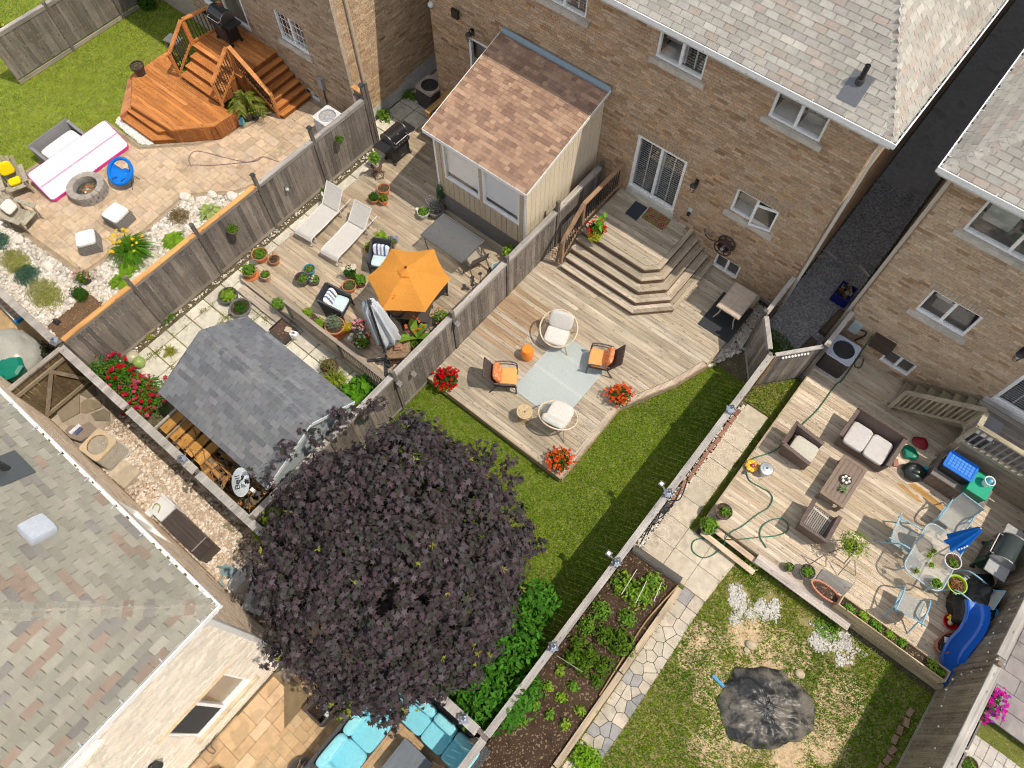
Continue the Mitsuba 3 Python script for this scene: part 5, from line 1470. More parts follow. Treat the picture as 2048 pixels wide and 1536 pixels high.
di = RNG.normal(size=(ni,3)); di[:,2] = np.abs(di[:,2]) * .9 - .2
di /= np.linalg.norm(di,axis=1,keepdims=True)
pi_ = TC + di * TR * (RNG.uniform(.45,.74,ni))[:,None]
leafmesh(mt + '__inner_crown',[maple_leaves(pi_,di + RNG.normal(size=(ni,3)) * .3,.2,MAP[RNG.integers(0,3,ni)],RNG.normal(size=(ni,3)))],'dark_leaf')
sel = RNG.choice(nc,34,replace=False)
sel = sel[d[sel][:,2] > .1]
tips = np.repeat(TC + d[sel] * TR * (lump[sel] * 1.015)[:,None],7,0)
ax_ = RNG.normal(size=(len(tips),3)) * .6 + [0,0,.5]
lime = np.array([pack(c) for c in [(.30,.34,.04),(.24,.30,.04),(.34,.30,.06),(.38,.40,.06)]])
leafmesh(mt + '__young_shoot',[scatter_leaves(tips + [0,0,.03],RNG.normal(size=(len(tips),3)) * .6 + [0,0,.8],.085,lime[RNG.integers(0,4,len(tips))],.35)])
labels[mt + '__young_shoot'] = {'label': 'lime green young shoots at the branch tips'}

# hedge by the right fence
hk = thing('hedge','glossy bright green leafy hedge between the purple tree and the right fence','hedge')
gs = []
for c,r,n in (((-1.35,2.3,.9),(.55,.75,.75),700),((-1.15,1.35,1.0),(.75,.8,.95),1100),((-1.45,.45,1.0),(.85,.75,1.0),1200),((-.9,.15,.95),(.65,.6,.95),800),((-2.1,.15,.8),(.6,.45,.8),600),((-.35,.6,1.2),(.4,.8,.75),600)):
  gs.append(foliage(c,r,n,.15,[(.06,.19,.02),(.08,.24,.03),(.10,.28,.035),(.05,.15,.02)],.5,.55))
leafmesh(hk + '__foliage',gs)
part(hk,'stem',[(tube([(x,y,0),(x + RNG.uniform(-.2,.2),y + RNG.uniform(-.2,.2),1.2)],[.02,.012],5),(.13,.09,.05)) for x,y in RNG.uniform((-2.2,-.1),(-.7,2.4),(26,2))],'matte')
shrub('lime green shrub at the rear fence beside the dish',((-7.44,-.03,1.40)[0],(-7.44,-.03,1.40)[1],.7),(.42,.62,.95),1700,.09,[(.30,.45,.02),(.36,.50,.03),(.24,.38,.02)],aspect=.6)

# ================================================================ left neighbour garden
k = thing('air_mat','long white inflatable tumbling mat with pink edge and centre stripe, leaning on the wicker sofa','mat')
cA,cB,cC,cD = (np.array((-21.89,2.64,.52)),np.array((-21.88,5.66,.52)),np.array((-20.79,5.57,.16)),np.array((-20.73,2.59,.16)))
u_ = (cB - cA + cC - cD) / 2; v_ = (cD - cA + cC - cB) / 2
ctr = (cA + cB + cC + cD) / 4
n_ = np.cross(v_,u_); n_ /= np.linalg.norm(n_)
def mat_shape(s,th,off):
  pl = sbox(-.5,-.5,.5,.5)
  g_ = Polygon([(x * np.linalg.norm(u_),y * np.linalg.norm(v_)) for x,y in ((-.5,-.5),(.5,-.5),(.5,.5),(-.5,.5))]).buffer(-.13).buffer(.13 + s,quad_segs=6)
  v,f = prism(g_,off - th,off)
  return ctr + v[:,:1] * u_ / np.linalg.norm(u_) + v[:,1:2] * v_ / np.linalg.norm(v_) + v[:,2:] * n_,f
part(k,'edge',[(mat_shape(0,.13,.0),(.72,.05,.36))],'satin')
part(k,'top',[(mat_shape(-.02,.02,.012),(.80,.81,.83))],'satin')
st_ = [ctr - u_ * .497 + v_ * .22 + n_ * .014,ctr + u_ * .497 + v_ * .0 + n_ * .014]
st_ = [ctr - u_ * .49 + v_ * .02 + n_ * .0155,ctr + u_ * .49 + v_ * .02 + n_ * .0155]
part(k,'stripe',[(beam(st_[0],st_[1],.05,.004,n_),(.75,.25,.42))],'satin')
a0,a1 = np.array((-22.62,3.38,.50)),np.array((-22.68,4.90,.50))
tub_seat('grey wicker loveseat with white cushion half under the inflatable mat',((a0 + a1) / 2 + [.42,-.02,-.5]) * [1,1,0],heading((a0 + a1)[:2] / 2,(a0 + a1)[:2] / 2 + np.array([a1[1] - a0[1],-(a1[0] - a0[0])])),1.5,.75,(.20,.20,.21),(.74,.74,.74),seats=1,hb=.66,ha=.5,key='wicker_loveseat',cat='sofa',taper=.0)

# stone fire pit
fp = thing('fire_pit','round grey block fire pit with ash, paper and twigs inside','fire pit')
fc = np.array((-20.28,3.58,0)); fc[2] = 0
fc = fc + [-.0,.0,0]
for row in range(3):
  nb = 15
  for i in range(nb):
    a = (i + (row % 2) * .5) * 2 * np.pi / nb
    c0 = fc + [math.cos(a) * .47,math.sin(a) * .47,.012 + row * .115]
    w0,w1 = .16,.215
    pts_ = [(-w0 / 2,-.1),(w0 / 2,-.1),(w1 / 2,.1),(-w1 / 2,.1)]
    v,f = prism(pts_,0,.108)
    v = rotz(v + RNG.uniform(-.006,.006,v.shape),a - math.pi / 2)
    part(fp,'block',[((v + c0,f),vary((.34,.31,.285) if row == 2 else (.28,.275,.27),.1))],'stone')
part(fp,'ash',[(disc(fc + [0,0,.12],.4),(.06,.055,.05))],'soil')
part(fp,'twig',[(beam(fc + [RNG.uniform(-.25,.2),RNG.uniform(-.25,.2),.14],fc + [RNG.uniform(-.2,.3),RNG.uniform(-.2,.3),.17],.012,.012),vary((.30,.2,.1),.3)) for _ in range(40)],'matte')
part(fp,'paper',[(box(fc + [x,y,.17],(.06,.05,.01),a),c_) for x,y,a,c_ in ((.05,-.12,.4,(.75,.75,.75)),(-.1,.05,1.2,(.6,.1,.1)),(.0,.0,.9,(.5,.6,.7)))],'matte')

# blue folding moon chair
k = thing('moon_chair','round bright blue padded folding chair beside the fire pit','chair')
mc = np.array((-19.70,4.60,.30)); mc[2] = 0
rzm = heading((0,0),(.35,-.9))
tl = rx(-.5)
rim = ring((0,0,0),.40,36) @ tl.T + [0,0,.52]
lp(k,'pad_rim',[(tube(rim,.055,8,True),(.01,.17,.62))],'fabric',mc,rzm,True)
bowl = []
for j,fr in enumerate((.95,.7,.4,.05)):
  rr = ring((0,0,-.28 * (1 - fr ** 2)),.40 * fr,24)
  bowl.append(rr @ tl.T + [0,0,.52])
v = np.vstack(bowl); f = []
for j in range(3):
  for i in range(24):
    if j == 0 or True:
      if 13 < i < 22 and j < 2:          # open window in the back of the bowl
        continue
      i2 = (i + 1) % 24
      f += [[j * 24 + i,j * 24 + i2,(j + 1) * 24 + i2],[j * 24 + i,(j + 1) * 24 + i2,(j + 1) * 24 + i]]
lp(k,'seat',[((v,np.array(f)),(.012,.19,.66))],'fabric',mc,rzm)
for a in (0.6,2.5,3.8,5.6):
  e = np.array([math.cos(a) * .38,math.sin(a) * .38,0.0])
  top = np.array([math.cos(a + math.pi * .62) * .34,math.sin(a + math.pi * .62) * .34,.5])
  lp(k,'leg',[(tube([e,top],.011,6),(.02,.02,.022))],'satin',mc,rzm)
# wicker ottomans
def ottoman(label,c,rz,s,hgt):
  k = thing('wicker_ottoman',label,'ottoman')
  v = (UNIT * np.array([s,s,hgt]) + [0,0,hgt / 2]) * 1.0
  lp(k,'base',[(box((0,0,0),(s,s,hgt)),(.17,.165,.17))],'wicker',c,rz)
  for z in np.arange(.06,hgt - .03,.065):
    lp(k,'weave_band',[(box((0,0,z),(s + .012,s + .012,.03)),vary((.22,.215,.22),.1))],'wicker',c,rz)
  lp(k,'cushion',[(cushion((0,0,hgt - .01),(s * .96,s * .96,.11),0,8),(.80,.80,.79))],'fabric',c,rz,True)
oc = (-18.54,3.49,.40)
ottoman('square grey wicker ottoman with white cushion nearest the fire pit',(oc[0],oc[1],0),.15,.62,.40)
oc = (-18.47,2.28,.40)
ottoman('square grey wicker ottoman with white cushion set apart near the daylily',(oc[0] + .02,oc[1] + .05,0),-.55,.56,.40)

# adirondack chairs
def adirondack(label,c,rz,pillow,col=(.36,.33,.26)):
  k = thing('adirondack_chair',label,'chair')
  for i in range(6):
    y = .30 - i * .105
    lp(k,'seat_slat',[(box((0,y,.36 - i * .03),(.54,.095,.022)),vary(col,.08))],'wood_x',c,rz)
  for i in range(6):
    x = -.25 + i * .1
    p0_,p1_ = np.array([x * .8,-.27,.2]),np.array([x * 1.1,-.60,.98 - .06 * abs(i - 2.5)])
    lp(k,'back_slat',[(beam(p0_,p1_,.09,.02,(0,1,.4)),vary(col,.08))],'wood_z',c,rz)
  for sg in (-1,1):
    lp(k,'arm',[(box((sg * .35,-.03,.55),(.14,.78,.025)),vary(col,.06))],'wood_y',c,rz)
    lp(k,'leg',[(box((sg * .31,.30,0),(.035,.1,.55)),vary(col,.06))],'wood_z',c,rz)
    lp(k,'leg',[(beam((sg * .27,.32,.33),(sg * .27,-.7,.03),.03,.12),vary(col,.06))],'wood_z',c,rz)
    lp(k,'leg',[(box((sg * .33,-.36,0),(.035,.09,.55)),vary(col,.06))],'wood_z',c,rz)
  for cc,sz,o,tl_ in pillow:
    lp(k,'pillow',[(cushion(o,sz,0,4.5,3,rx(tl_)),cc)],'fabric',c,rz,True)
ac_ = (-21.96,2.18,.35); bc_ = (-20.82,1.68,.35)
rza = heading((0,0),(.95,-.35))
adirondack('grey wooden reclined chair holding yellow pillows at the left edge',(ac_[0] - .1,ac_[1] + .1,0),rza,[((.82,.62,.01),(.42,.13,.40),(0.03,-.32,.50),.35),((.78,.58,.01),(.36,.3,.10),(0,.0,.36),0)])
adirondack('weathered grey wooden reclined chair with one white pillow near the rock bed',(bc_[0] + .05,bc_[1] - .05,0),heading((0,0),(.85,.25)),[((.78,.77,.75),(.40,.13,.36),(0.0,-.30,.45),.4)])

# planting in the pebble bed
strappy('large round yellow flowered daylily clump behind the left fence',(-17.24,2.97,0),.55,420,.85,[(.10,.25,.02),(.13,.30,.03),(.08,.20,.015)],.035,.62,.55,(26,.11,[(.85,.55,.02),(.9,.62,.04)],6,.62))
strappy('yellow flowered daylily at the far left picture edge',(-28.74,5.98,0),.4,200,.7,GREEN,.035,.6,.5,(12,.11,[(.85,.5,.02)],6,.55))
HOS = [(.22,.40,.03),(.28,.46,.05),(.18,.34,.03)]
strappy('lime hosta under the fence top, right of the daylily',(-16.67,4.04,0),.3,120,.45,HOS,.11,.55,.5,key='hosta')
strappy('cream edged hosta by the bend of the fence with the grey cap',(-16.63,5.44,0),.3,130,.48,[(.42,.52,.18),(.34,.46,.10),(.5,.56,.26)],.09,.55,.5,key='hosta')
strappy('small lime hosta below the daylily',(-16.94,2.50,0),.24,80,.4,HOS,.10,.55,.5,key='hosta')
strappy('lime hosta behind the second fence post',(-16.71,2.05,0),.24,80,.42,HOS,.10,.55,.5,key='hosta')
strappy('green hosta at the top left fence foot',(-28.51,8.61,0),.35,120,.5,GREEN,.1,.55,.5,key='hosta')
shrub('brown twiggy low shrub between the two hostas',(*(-17.29,4.74,0)[:2],.05),(.36,.36,.28),900,.06,[(.24,.17,.07),(.20,.14,.06),(.28,.20,.08)],aspect=.3)
shrub('blue green juniper in the middle of the pebble bed',(*(-19.10,.46,0)[:2],.02),(.42,.40,.26),1500,.06,[(.07,.16,.11),(.09,.20,.14),(.06,.13,.09)],aspect=.35)
shrub('blue green juniper at the left picture edge',(*(-20.84,.61,0)[:2],.02),(.4,.38,.26),1300,.06,[(.07,.16,.11),(.09,.2,.14)],aspect=.35)
YJ = [(.36,.38,.10),(.42,.42,.14),(.30,.34,.09)]
shrub('yellow creeping juniper nearest the brown soil corner',(*(-18.14,.38,0)[:2],.02),(.72,.45,.18),2600,.06,YJ,aspect=.35)
shrub('yellow creeping juniper at the left edge above the blue one',(*(-19.80,.52,0)[:2],.02),(.62,.4,.18),2000,.06,YJ,aspect=.35)
shrub('small dark green bush on the brown soil corner',(*(-17.24,1.03,0)[:2],.05),(.28,.22,.32),420,.08,DEEP)
shrub('leafy green bush at the top picture edge in house shade',(*(-26.20,10.39,0)[:2],.1),(.6,.35,.5),700,.12,DEEP)
bp = (-17.52,1.44,.15)
potted('black plastic pot of pink and bronze flowers at the patio corner',(bp[0],bp[1],0),.17,.26,(.03,.03,.033),[foliage((0,0,.02),(.2,.2,.22),130,.1,GREEN)],mound_blooms(.28,.30,26,.09,[(.62,.28,.30),(.45,.25,.22),(.55,.40,.38)]))
for i,(pt,s) in enumerate((((-17.76,5.37,0),.2),((-17.18,5.96,0),.17),((-16.62,6.32,0),.22),((-20.40,1.07,0),.2),((-18.88,1.04,0),.2),((-17.43,2.31,0),.15),((-21.40,1.02,0),.15))):
  labs = ['pale boulder at the bend of the patio edge','cream boulder between the bend and the fence','white boulder against the grey fence cap','white boulder at the left patio border','rough white boulder below the blue juniper','white boulder at the foot of the daylily','white boulder at the left picture edge']
  m_ = ball((pt[0],pt[1],s * .3),(s,s * .75,s * .5),2)
  m_ = (m_[0] + (meshkit.noise(m_[0] * 6)[:,None] - .5) * .1,m_[1])
  one('boulder',labs[i],'boulder',[(m_,(.66,.63,.58))],'stone',True)
k = thing('planter_box','tiny dark seedling tray on the brown soil corner','tray')
c_ = (-17.06,.03,.05)
part(k,'tray',[(box((c_[0],c_[1],0),(.22,.16,.02),.2),(.03,.025,.025)),*[(box((c_[0] + RNG.uniform(-.08,.08),c_[1] + RNG.uniform(-.05,.05),.02),(.05,.05,.06),.2),(.05,.04,.04)) for _ in range(6)]],'matte')

# on and beside the orange deck
pc_ = (-22.64,7.74,.54)
potted('big black pot with bare soil on the orange deck corner',(pc_[0],pc_[1],ZO),.22,.36,(.045,.043,.045),[blades((0,0,0),.08,12,.22,[(.25,.27,.12)],.012)])
pp_ = (-19.66,9.34,0)
k = potted('feathery potted palm between the orange stair flights',(-18.75,8.95,ZO - .5),.2,.35,(.05,.05,.055))
fr = []
for i in range(17):
  a = RNG.uniform(0,6.28); L_ = RNG.uniform(.6,.95); el = RNG.uniform(.35,1.2)
  b0 = np.array([-18.75,8.95,ZO - .15])
  q0 = b0 + np.array([math.cos(a),math.sin(a),0]) * L_ * math.cos(el) * .5 + [0,0,L_ * math.sin(el) * .8]
  q1 = b0 + np.array([math.cos(a),math.sin(a),0]) * L_ * math.cos(el) + [0,0,L_ * (math.sin(el) * .8 - .15)]
  cv = spline([b0,q0,q1],9)
  for t in range(4,len(cv)):
    tg = cv[min(t + 1,len(cv) - 1)] - cv[t - 1]; tg /= np.linalg.norm(tg)
    sd = np.cross(tg,[0,0,1]); sd /= np.linalg.norm(sd)
    for sg in (-1,1):
      e = cv[t] + (sd * sg * .8 + tg * .7 - [0,0,.25]) * .2
      m_ = (cv[t] + e) / 2 + [0,0,.015]
      w_ = tg * .012
      fr.append(((np.array([cv[t] - w_,cv[t] + w_,m_ + w_,e,m_ - w_]),np.array([[0,1,2],[0,2,4],[4,2,3]])),[(.16,.24,.03),(.24,.28,.05),(.12,.20,.02),(.34,.30,.10)][RNG.integers(4)]))
leafmesh(k + '__frond',[(m[0],m[1],np.repeat([[pack(c),.5]],len(m[0]),0)) for m,c in fr])
yp = (-18.53,9.09,.45)
potted('pot of small yellow daisies beside the palm',(yp[0],yp[1],.12),.13,.2,(.04,.04,.045),[foliage((0,0,.05),(.2,.2,.2),140,.07,GREEN)],mound_blooms(.2,.26,24,.05,[(.85,.62,.03)]))
k = thing('plant_stand','thin black wire plant stand by the orange deck foot','stand')
wc = (-18.42,9.15,0)
part(k,'leg',[(tube([(wc[0] + math.cos(a) * .16,wc[1] + math.sin(a) * .16,0.01),(wc[0] + math.cos(a) * .1,wc[1] + math.sin(a) * .1,.42)],.006,5),(.03,.03,.03)) for a in (0,1.57,3.14,4.71)],'satin')
part(k,'hoop',[(tube(ring((wc[0],wc[1],.42),.11,20),.006,5,True),(.03,.03,.03)),(tube(ring((wc[0],wc[1],.15),.14,20),.006,5,True),(.03,.03,.03))],'satin')
k = thing('watering_can','light blue plastic watering can on the patio by the orange deck','watering can')
w_ = np.array((-18.80,8.62,.10)); w_[2] = .013
part(k,'body',[(lathe([(0,0),(.10,0),(.12,.03),(.11,.2),(.07,.24),(0,.24)],16,w_),(.16,.48,.62))],'satin',40)
part(k,'spout',[(tube([w_ + [-.08,.03,.06],w_ + [-.22,.08,.17],w_ + [-.30,.10,.24]],[.03,.02,.022],8),(.15,.46,.6))],'satin',True)
part(k,'handle',[(tube(spline([w_ + [.10,-.03,.05],w_ + [.19,-.05,.16],w_ + [.10,-.03,.27],w_ + [0,0,.25]],5),.014,6),(.14,.42,.56))],'satin',True)
k = thing('shoe','single blue and white shoe on the orange landing','shoe')
s_ = (-20.62,10.57,1.28)
part(k,'upper',[(ball((s_[0],s_[1],ZU + .05),(.06,.13,.05),2),(.05,.12,.5))],'fabric',True)
part(k,'sole',[(ball((s_[0],s_[1],ZU + .015),(.065,.14,.018),2),(.75,.75,.75))],'satin',True)

def gas_grill(label,c,rz,z,col=(.018,.018,.020),steel=False,key='gas_grill',logo=False,shelf=(.02,.02,.022),lidcol=None):
  """local x: long axis, local +y: front"""
  k = thing(key,label,'grill')
  c = np.array([c[0],c[1],z])
  lp(k,'cabinet',[(box((0,0,.12),(.66,.46,.55)),col),(box((0,.235,.16),(.30,.012,.48)),(.03,.03,.032)),(box((-.165,.24,.16),(.012,.012,.48)),(.1,.1,.1))],'satin',c,rz)
  lp(k,'firebox',[(box((0,0,.67),(.68,.52,.17)),col)],'satin',c,rz)
  n = 9
  pr = [(-.27 + .0,.0)] + [(-.27 * math.cos(t),.30 * math.sin(t) ** .8) for t in np.linspace(0.05,math.pi - .05,n)] + [(.27,.0)]
  prof = Polygon(pr)
  v,f = prism(prof,-.33,.33)
  v = np.stack([v[:,2],-v[:,0],v[:,1] + .85],1)
  lp(k,'lid',[((v,f),lidcol or col)],'gloss',c,rz,30)
  for sg in (-1,1):
    v2,f2 = prism(prof.buffer(.012),-.012,.012)
    v2 = np.stack([v2[:,2] + sg * .335,-v2[:,0],v2[:,1] + .85],1)
    lp(k,'lid_band',[((v2,f2),(.30,.30,.31) if not steel else (.5,.5,.5))],'metal',c,rz,30)
  lp(k,'handle',[(tube([(-.27,.25,.95),(-.27,.33,.93),(.27,.33,.93),(.27,.25,.95)],.014,8),(.72,.72,.73))],'metal',c,rz)
  lp(k,'control_panel',[(box((0,.29,.70),(.66,.06,.12)),(.03,.03,.032))],'satin',c,rz)
  for i in range(5):
    lp(k,'knob',[(tube([(-.24 + i * .12,.32,.76),(-.24 + i * .12,.36,.76)],.024,10),(.08,.08,.085)),(tube([(-.24 + i * .12,.318,.76),(-.24 + i * .12,.326,.76)],.032,10),(.6,.6,.6))],'metal',c,rz)
  for sg in (-1,1):
    lp(k,'side_shelf',[(box((sg * .52,.0,.80),(.34,.48,.045)),shelf)],'satin',c,rz)
    lp(k,'hook',[(tube([(sg * .62,.22,.78),(sg * .62,.25,.68)],.006,5),(.02,.02,.02))],'satin',c,rz)
    for sy in (-1,1):
      lp(k,'leg',[(box((sg * .31,sy * .21,.06),(.045,.045,.62)),col)],'satin',c,rz)
      lp(k,'wheel',[(tube([(sg * .33,sy * .2,.05),(sg * .38,sy * .2,.05)],.055,12),(.015,.015,.015))],'satin',c,rz)
  if logo:
    lp(k,'badge',[(tube([(.0,.19,1.055),(.0,.205,1.06)],.035,14),(.62,.62,.62)),(box((0,.243,.22),(.12,.004,.02)),(.6,.6,.6))],'metal',c,rz)
  return k
gas_grill('black gas grill with folded shelves standing behind the orange deck railing',(-20.7,10.35),math.pi,ZU)
k = thing('side_table','small dark side shelf behind the orange railing','table')
c_ = (-22.58,9.28,1.00)
part(k,'top',[(box((c_[0],c_[1],.95),(.55,.4,.04),.2),(.13,.14,.13))],'satin')
part(k,'leg',[(beam((c_[0] + a * .22,c_[1] + b * .15,0),(c_[0] + a * .22,c_[1] + b * .15,.95),.04,.04),(.1,.1,.1)) for a in (-1,1) for b in (-1,1)],'satin')

def condenser(label,c,s,h,col,fan,z=0.0,rz=0.0,grille=(.03,.03,.035),topcol=None,slats=False,blade=(.3,.32,.34)):
  """air conditioner unit: louvred box, rounded top panel with a fan opening"""
  k = thing('air_conditioner',label,'air conditioner')
  c = np.array([c[0],c[1],z])
  sq = sbox(-s / 2,-s / 2,s / 2,s / 2).buffer(-.09).buffer(.09,quad_segs=5)
  lp(k,'case',[(prism(sq.buffer(-.015),.03,h - .06),col)],'satin',c,rz)
  lp(k,'coil_slat',[(prism(sq.difference(sq.buffer(-.012)),zz,zz + .018),vary(tuple(x * 1.25 for x in col),.05)) for zz in np.arange(.08,h - .1,.035)],'satin',c,rz)
  hole = Point(0,0).buffer(s * .39,quad_segs=10)
  lp(k,'top_panel',[(prism(sq.difference(hole),h - .06,h),topcol or col)],'satin',c,rz)
  lp(k,'shroud',[(lathe([(s * .39,h - .01),(s * .385,h - .2),(0,h - .2)],26),grille)],'satin',c,rz,40)
  for i in range(fan):
    a = i * 2 * np.pi / fan
    pts_ = np.array([(0.05,-.03,0),(s * .36,-.10,-.03),(s * .37,.08,.03),(.05,.04,.02)])
    lp(k,'fan_blade',[((rotz(pts_,a) + [0,0,h - .1],np.array([[0,1,2],[0,2,3]])),blade)],'satin',c,rz)
  lp(k,'hub',[(lathe([(0,.03),(.055,.02),(.06,-.03)],14,(0,0,h - .09)),blade)],'satin',c,rz,40)
  g_ = [(tube(ring((0,0,h + .006 - .03 * (1 - q)),s * .39 * q,30),.0035,4,True),grille if not slats else topcol) for q in (.3,.5,.7,.86,1)]
  g_ += [(beam((math.cos(a) * .05,math.sin(a) * .05,h - .012),(math.cos(a) * s * .4,math.sin(a) * s * .4,h + .004),.008,.006),grille if not slats else topcol) for a in np.arange(8) * np.pi / 4]
  lp(k,'guard',g_,'satin',c,rz)
  lp(k,'base',[(box((0,0,-.0),(s + .08,s + .08,.035)),(.45,.43,.40))],'stone',c,rz)
  return k
a_ = (-16.09,10.22,.80)
condenser('pale grey air conditioner behind the fence by the left house',(a_[0],a_[1]),.72,.8,(.45,.46,.48),4,topcol=(.62,.63,.66),blade=(.5,.53,.57),grille=(.35,.36,.38))
a_ = (-14.42,13.36,.75)
condenser('tan topped air conditioner in the gap behind the sunroom',(a_[0] - .05,a_[1],),.74,.78,(.06,.055,.055),3,topcol=(.42,.36,.32))
k = thing('meter_box','grey electric meter box on the left house wall','meter')
part(k,'box',[(pl.box(-17.05,-16.85,.95,1.35,.0,.12),(.28,.31,.33))],'satin')
part(k,'conduit',[(tube([pl.at(-16.95,.95,.05),pl.at(-16.95,.3,.05)],.02,6),(.04,.04,.045))],'satin')
k = thing('garden_hose','thin purple grey hose looped on the left patio','hose')
part(k,'tube',[(tube(spline([(-18.67,6.32,.02),(-18.95,6.48,.02),(-19.07,6.76,.02),(-18.83,6.96,.02),(-18.07,7.26,.02),(-17.42,7.55,.02),(-17.25,7.76,.02),(-17.12,8.07,.02),(-16.58,8.24,.02)],8),.014,6),(.20,.13,.15)),
  (tube(spline([(-18.65,6.31,.02),(-18.59,6.44,.02),(-18.14,6.78,.02),(-17.44,7.50,.02),(-17.17,7.80,.04),(-17.14,8.09,.02)],8),.014,6),(.20,.13,.15))],'satin',True)
def hanging_pot(label,c,r,cols,pot=(.16,.10,.07)):
  k = thing('hanging_pot',label,'hanging pot')
  c = np.array(c,float)
  part(k,'pot',[(lathe([(r * .6,0),(r,r * 1.1),(r * 1.08,r * 1.1),(r * .95,r * 1.05),(0,r * .95)],16,c),pot)],'satin',40)
  part(k,'bracket',[(tube(ring(c + [0,0,r * 1.05],r * 1.06,18),.008,5,True),(.05,.05,.05)),(beam(c + [-r,0,r],c + [-r - .06,0,r],.02,.02),(.05,.05,.05))],'satin')
  leafmesh(k + '__foliage',[foliage(c + [0,0,r * .95],(r * 1.1,r * 1.1,r * 1.0),150,.08,cols)])
hanging_pot('hanging pot of green leaves on the left fence near the air conditioner',(XL + .22,9.35,1.35),.12,GREEN,(.14,.11,.12))
hanging_pot('terracotta rimmed pot of green sprigs hung on the left fence below the grey cap',(XL + .24,5.05,1.25),.15,GREEN,(.22,.15,.08))
k = thing('fence_ornament','small glass solar ornament hung on the left fence','ornament')
part(k,'globe',[(ball((XL + .14,7.15,1.15),.06,2),(.45,.55,.55))],'gloss',True)
part(k,'bracket',[(beam((XL + .04,7.15,1.22),(XL + .16,7.15,1.22),.03,.015),(.2,.17,.13))],'satin')


# ================================================================ umbrella deck
gas_grill('black gas grill with a silver lid badge on the umbrella deck',(-13.55,10.75),-math.pi / 2,ZL,logo=True)
def lounger(label,c0,c1,c2,w=.62):
  """sling lounger: foot end, hinge, head end"""
  k = thing('sun_lounger',label,'sun lounger','grey sling loungers side by side')
  c0,c1,c2 = (np.array(q,float) for q in (c0,c1,c2))
  d = (c1 - c0); d[2] = 0; d /= np.linalg.norm(d)
  s = np.array([-d[1],d[0],0])
  prof = [c0 - d * .03 + [0,0,-.30],c0 - d * .045 + [0,0,-.12],c0 - d * .0 + [0,0,-.03],c0 + d * .12,c0 * .5 + c1 * .5 - [0,0,.02],c1]
  cv = spline(prof,6)
  def strip_(cv,half):
    v = np.vstack([cv + s * half,cv - s * half]); n = len(cv)
    return v,np.array([[i,i + 1,n + i + 1] for i in range(n - 1)] + [[i,n + i + 1,n + i] for i in range(n - 1)])
  SL,FR = (.52,.51,.49),(.60,.59,.57)
  part(k,'seat_sling',[(strip_(cv[4:],w / 2 - .02),SL)],'fabric')
  cb = spline([c1 + d * .02,(c1 + c2) / 2 - [0,0,.012],c2],6)
  part(k,'back_sling',[(strip_(cb,w / 2 - .02),(.48,.47,.455))],'fabric')
  for sg in (-1,1):
    part(k,'frame',[(tube(cv + s * sg * w / 2,.02,8),FR),(tube(cb + s * sg * (w / 2 - .0),.018,8),FR)],'satin',True)
    for q in (c0 + d * .12,c1 + d * .1):
      part(k,'leg',[(tube([q + s * sg * w / 2,q + s * sg * w / 2 + [0,0,-q[2] + ZL]],.018,6),FR)],'satin')
    part(k,'bracket',[(tube([c1 + d * .1 + s * sg * (w / 2 + .02),c1 + d * .38 + s * sg * (w / 2 + .03) + [0,0,-.02],(c1 * .45 + c2 * .55) + s * sg * w / 2],.012,6),(.12,.12,.13))],'satin')
    part(k,'rear_rail',[(tube([c1 + s * sg * w / 2,c1 + d * .62 + s * sg * w / 2],.016,6),FR)],'satin')
  part(k,'cross_bar',[(tube([c2 - s * w / 2,c2 + s * w / 2],.018,6),FR),(tube([c0 - d * .04 + [0,0,-.1] - s * w / 2,c0 - d * .04 + [0,0,-.1] + s * w / 2],.018,6),FR)],'satin')
lounger('grey sling sun lounger nearer the left fence',(-13.35,6.50,.62),(-13.47,7.70,.60),(-13.66,8.22,1.02))
lounger('grey sling sun lounger nearer the orange umbrella',(-12.24,6.48,.62),(-12.38,7.72,.60),(-12.48,8.24,1.02))

k = thing('dining_table','dark grey slatted metal table in front of the sunroom','table')
tx0,tx1,ty0,ty1,tz = -10.42,-8.83,8.52,9.50,ZL + .72
for i in range(24):
  y = ty0 + .03 + i * (ty1 - ty0 - .06) / 24
  part(k,'slat',[(box(((tx0 + tx1) / 2,y + .019,tz),(tx1 - tx0 - .04,.026,.018)),vary((.13,.14,.15),.05))],'satin')
part(k,'rim',[(box(((tx0 + tx1) / 2,y,tz - .02),(tx1 - tx0,.035,.04)),(.10,.105,.11)) for y in (ty0,ty1)] + [(box((x,(ty0 + ty1) / 2,tz - .02),(.035,ty1 - ty0 - .036,.04)),(.10,.105,.11)) for x in (tx0 + .018,tx1 - .018)],'satin')
part(k,'hole_ring',[(lathe([(.022,0),(.03,0),(.03,.024),(.02,.024)],14,((tx0 + tx1) / 2,(ty0 + ty1) / 2,tz)),(.01,.01,.01))],'satin')
for a in (tx0 + .1,tx1 - .1):
  for b in (ty0 + .1,ty1 - .1):
    part(k,'leg',[(tube(spline([(a,b,tz),(a + (.08 if a > -9.6 else -.08),b,ZL + .4),(a,b,ZL)],5),.016,6),(.07,.07,.075))],'satin')

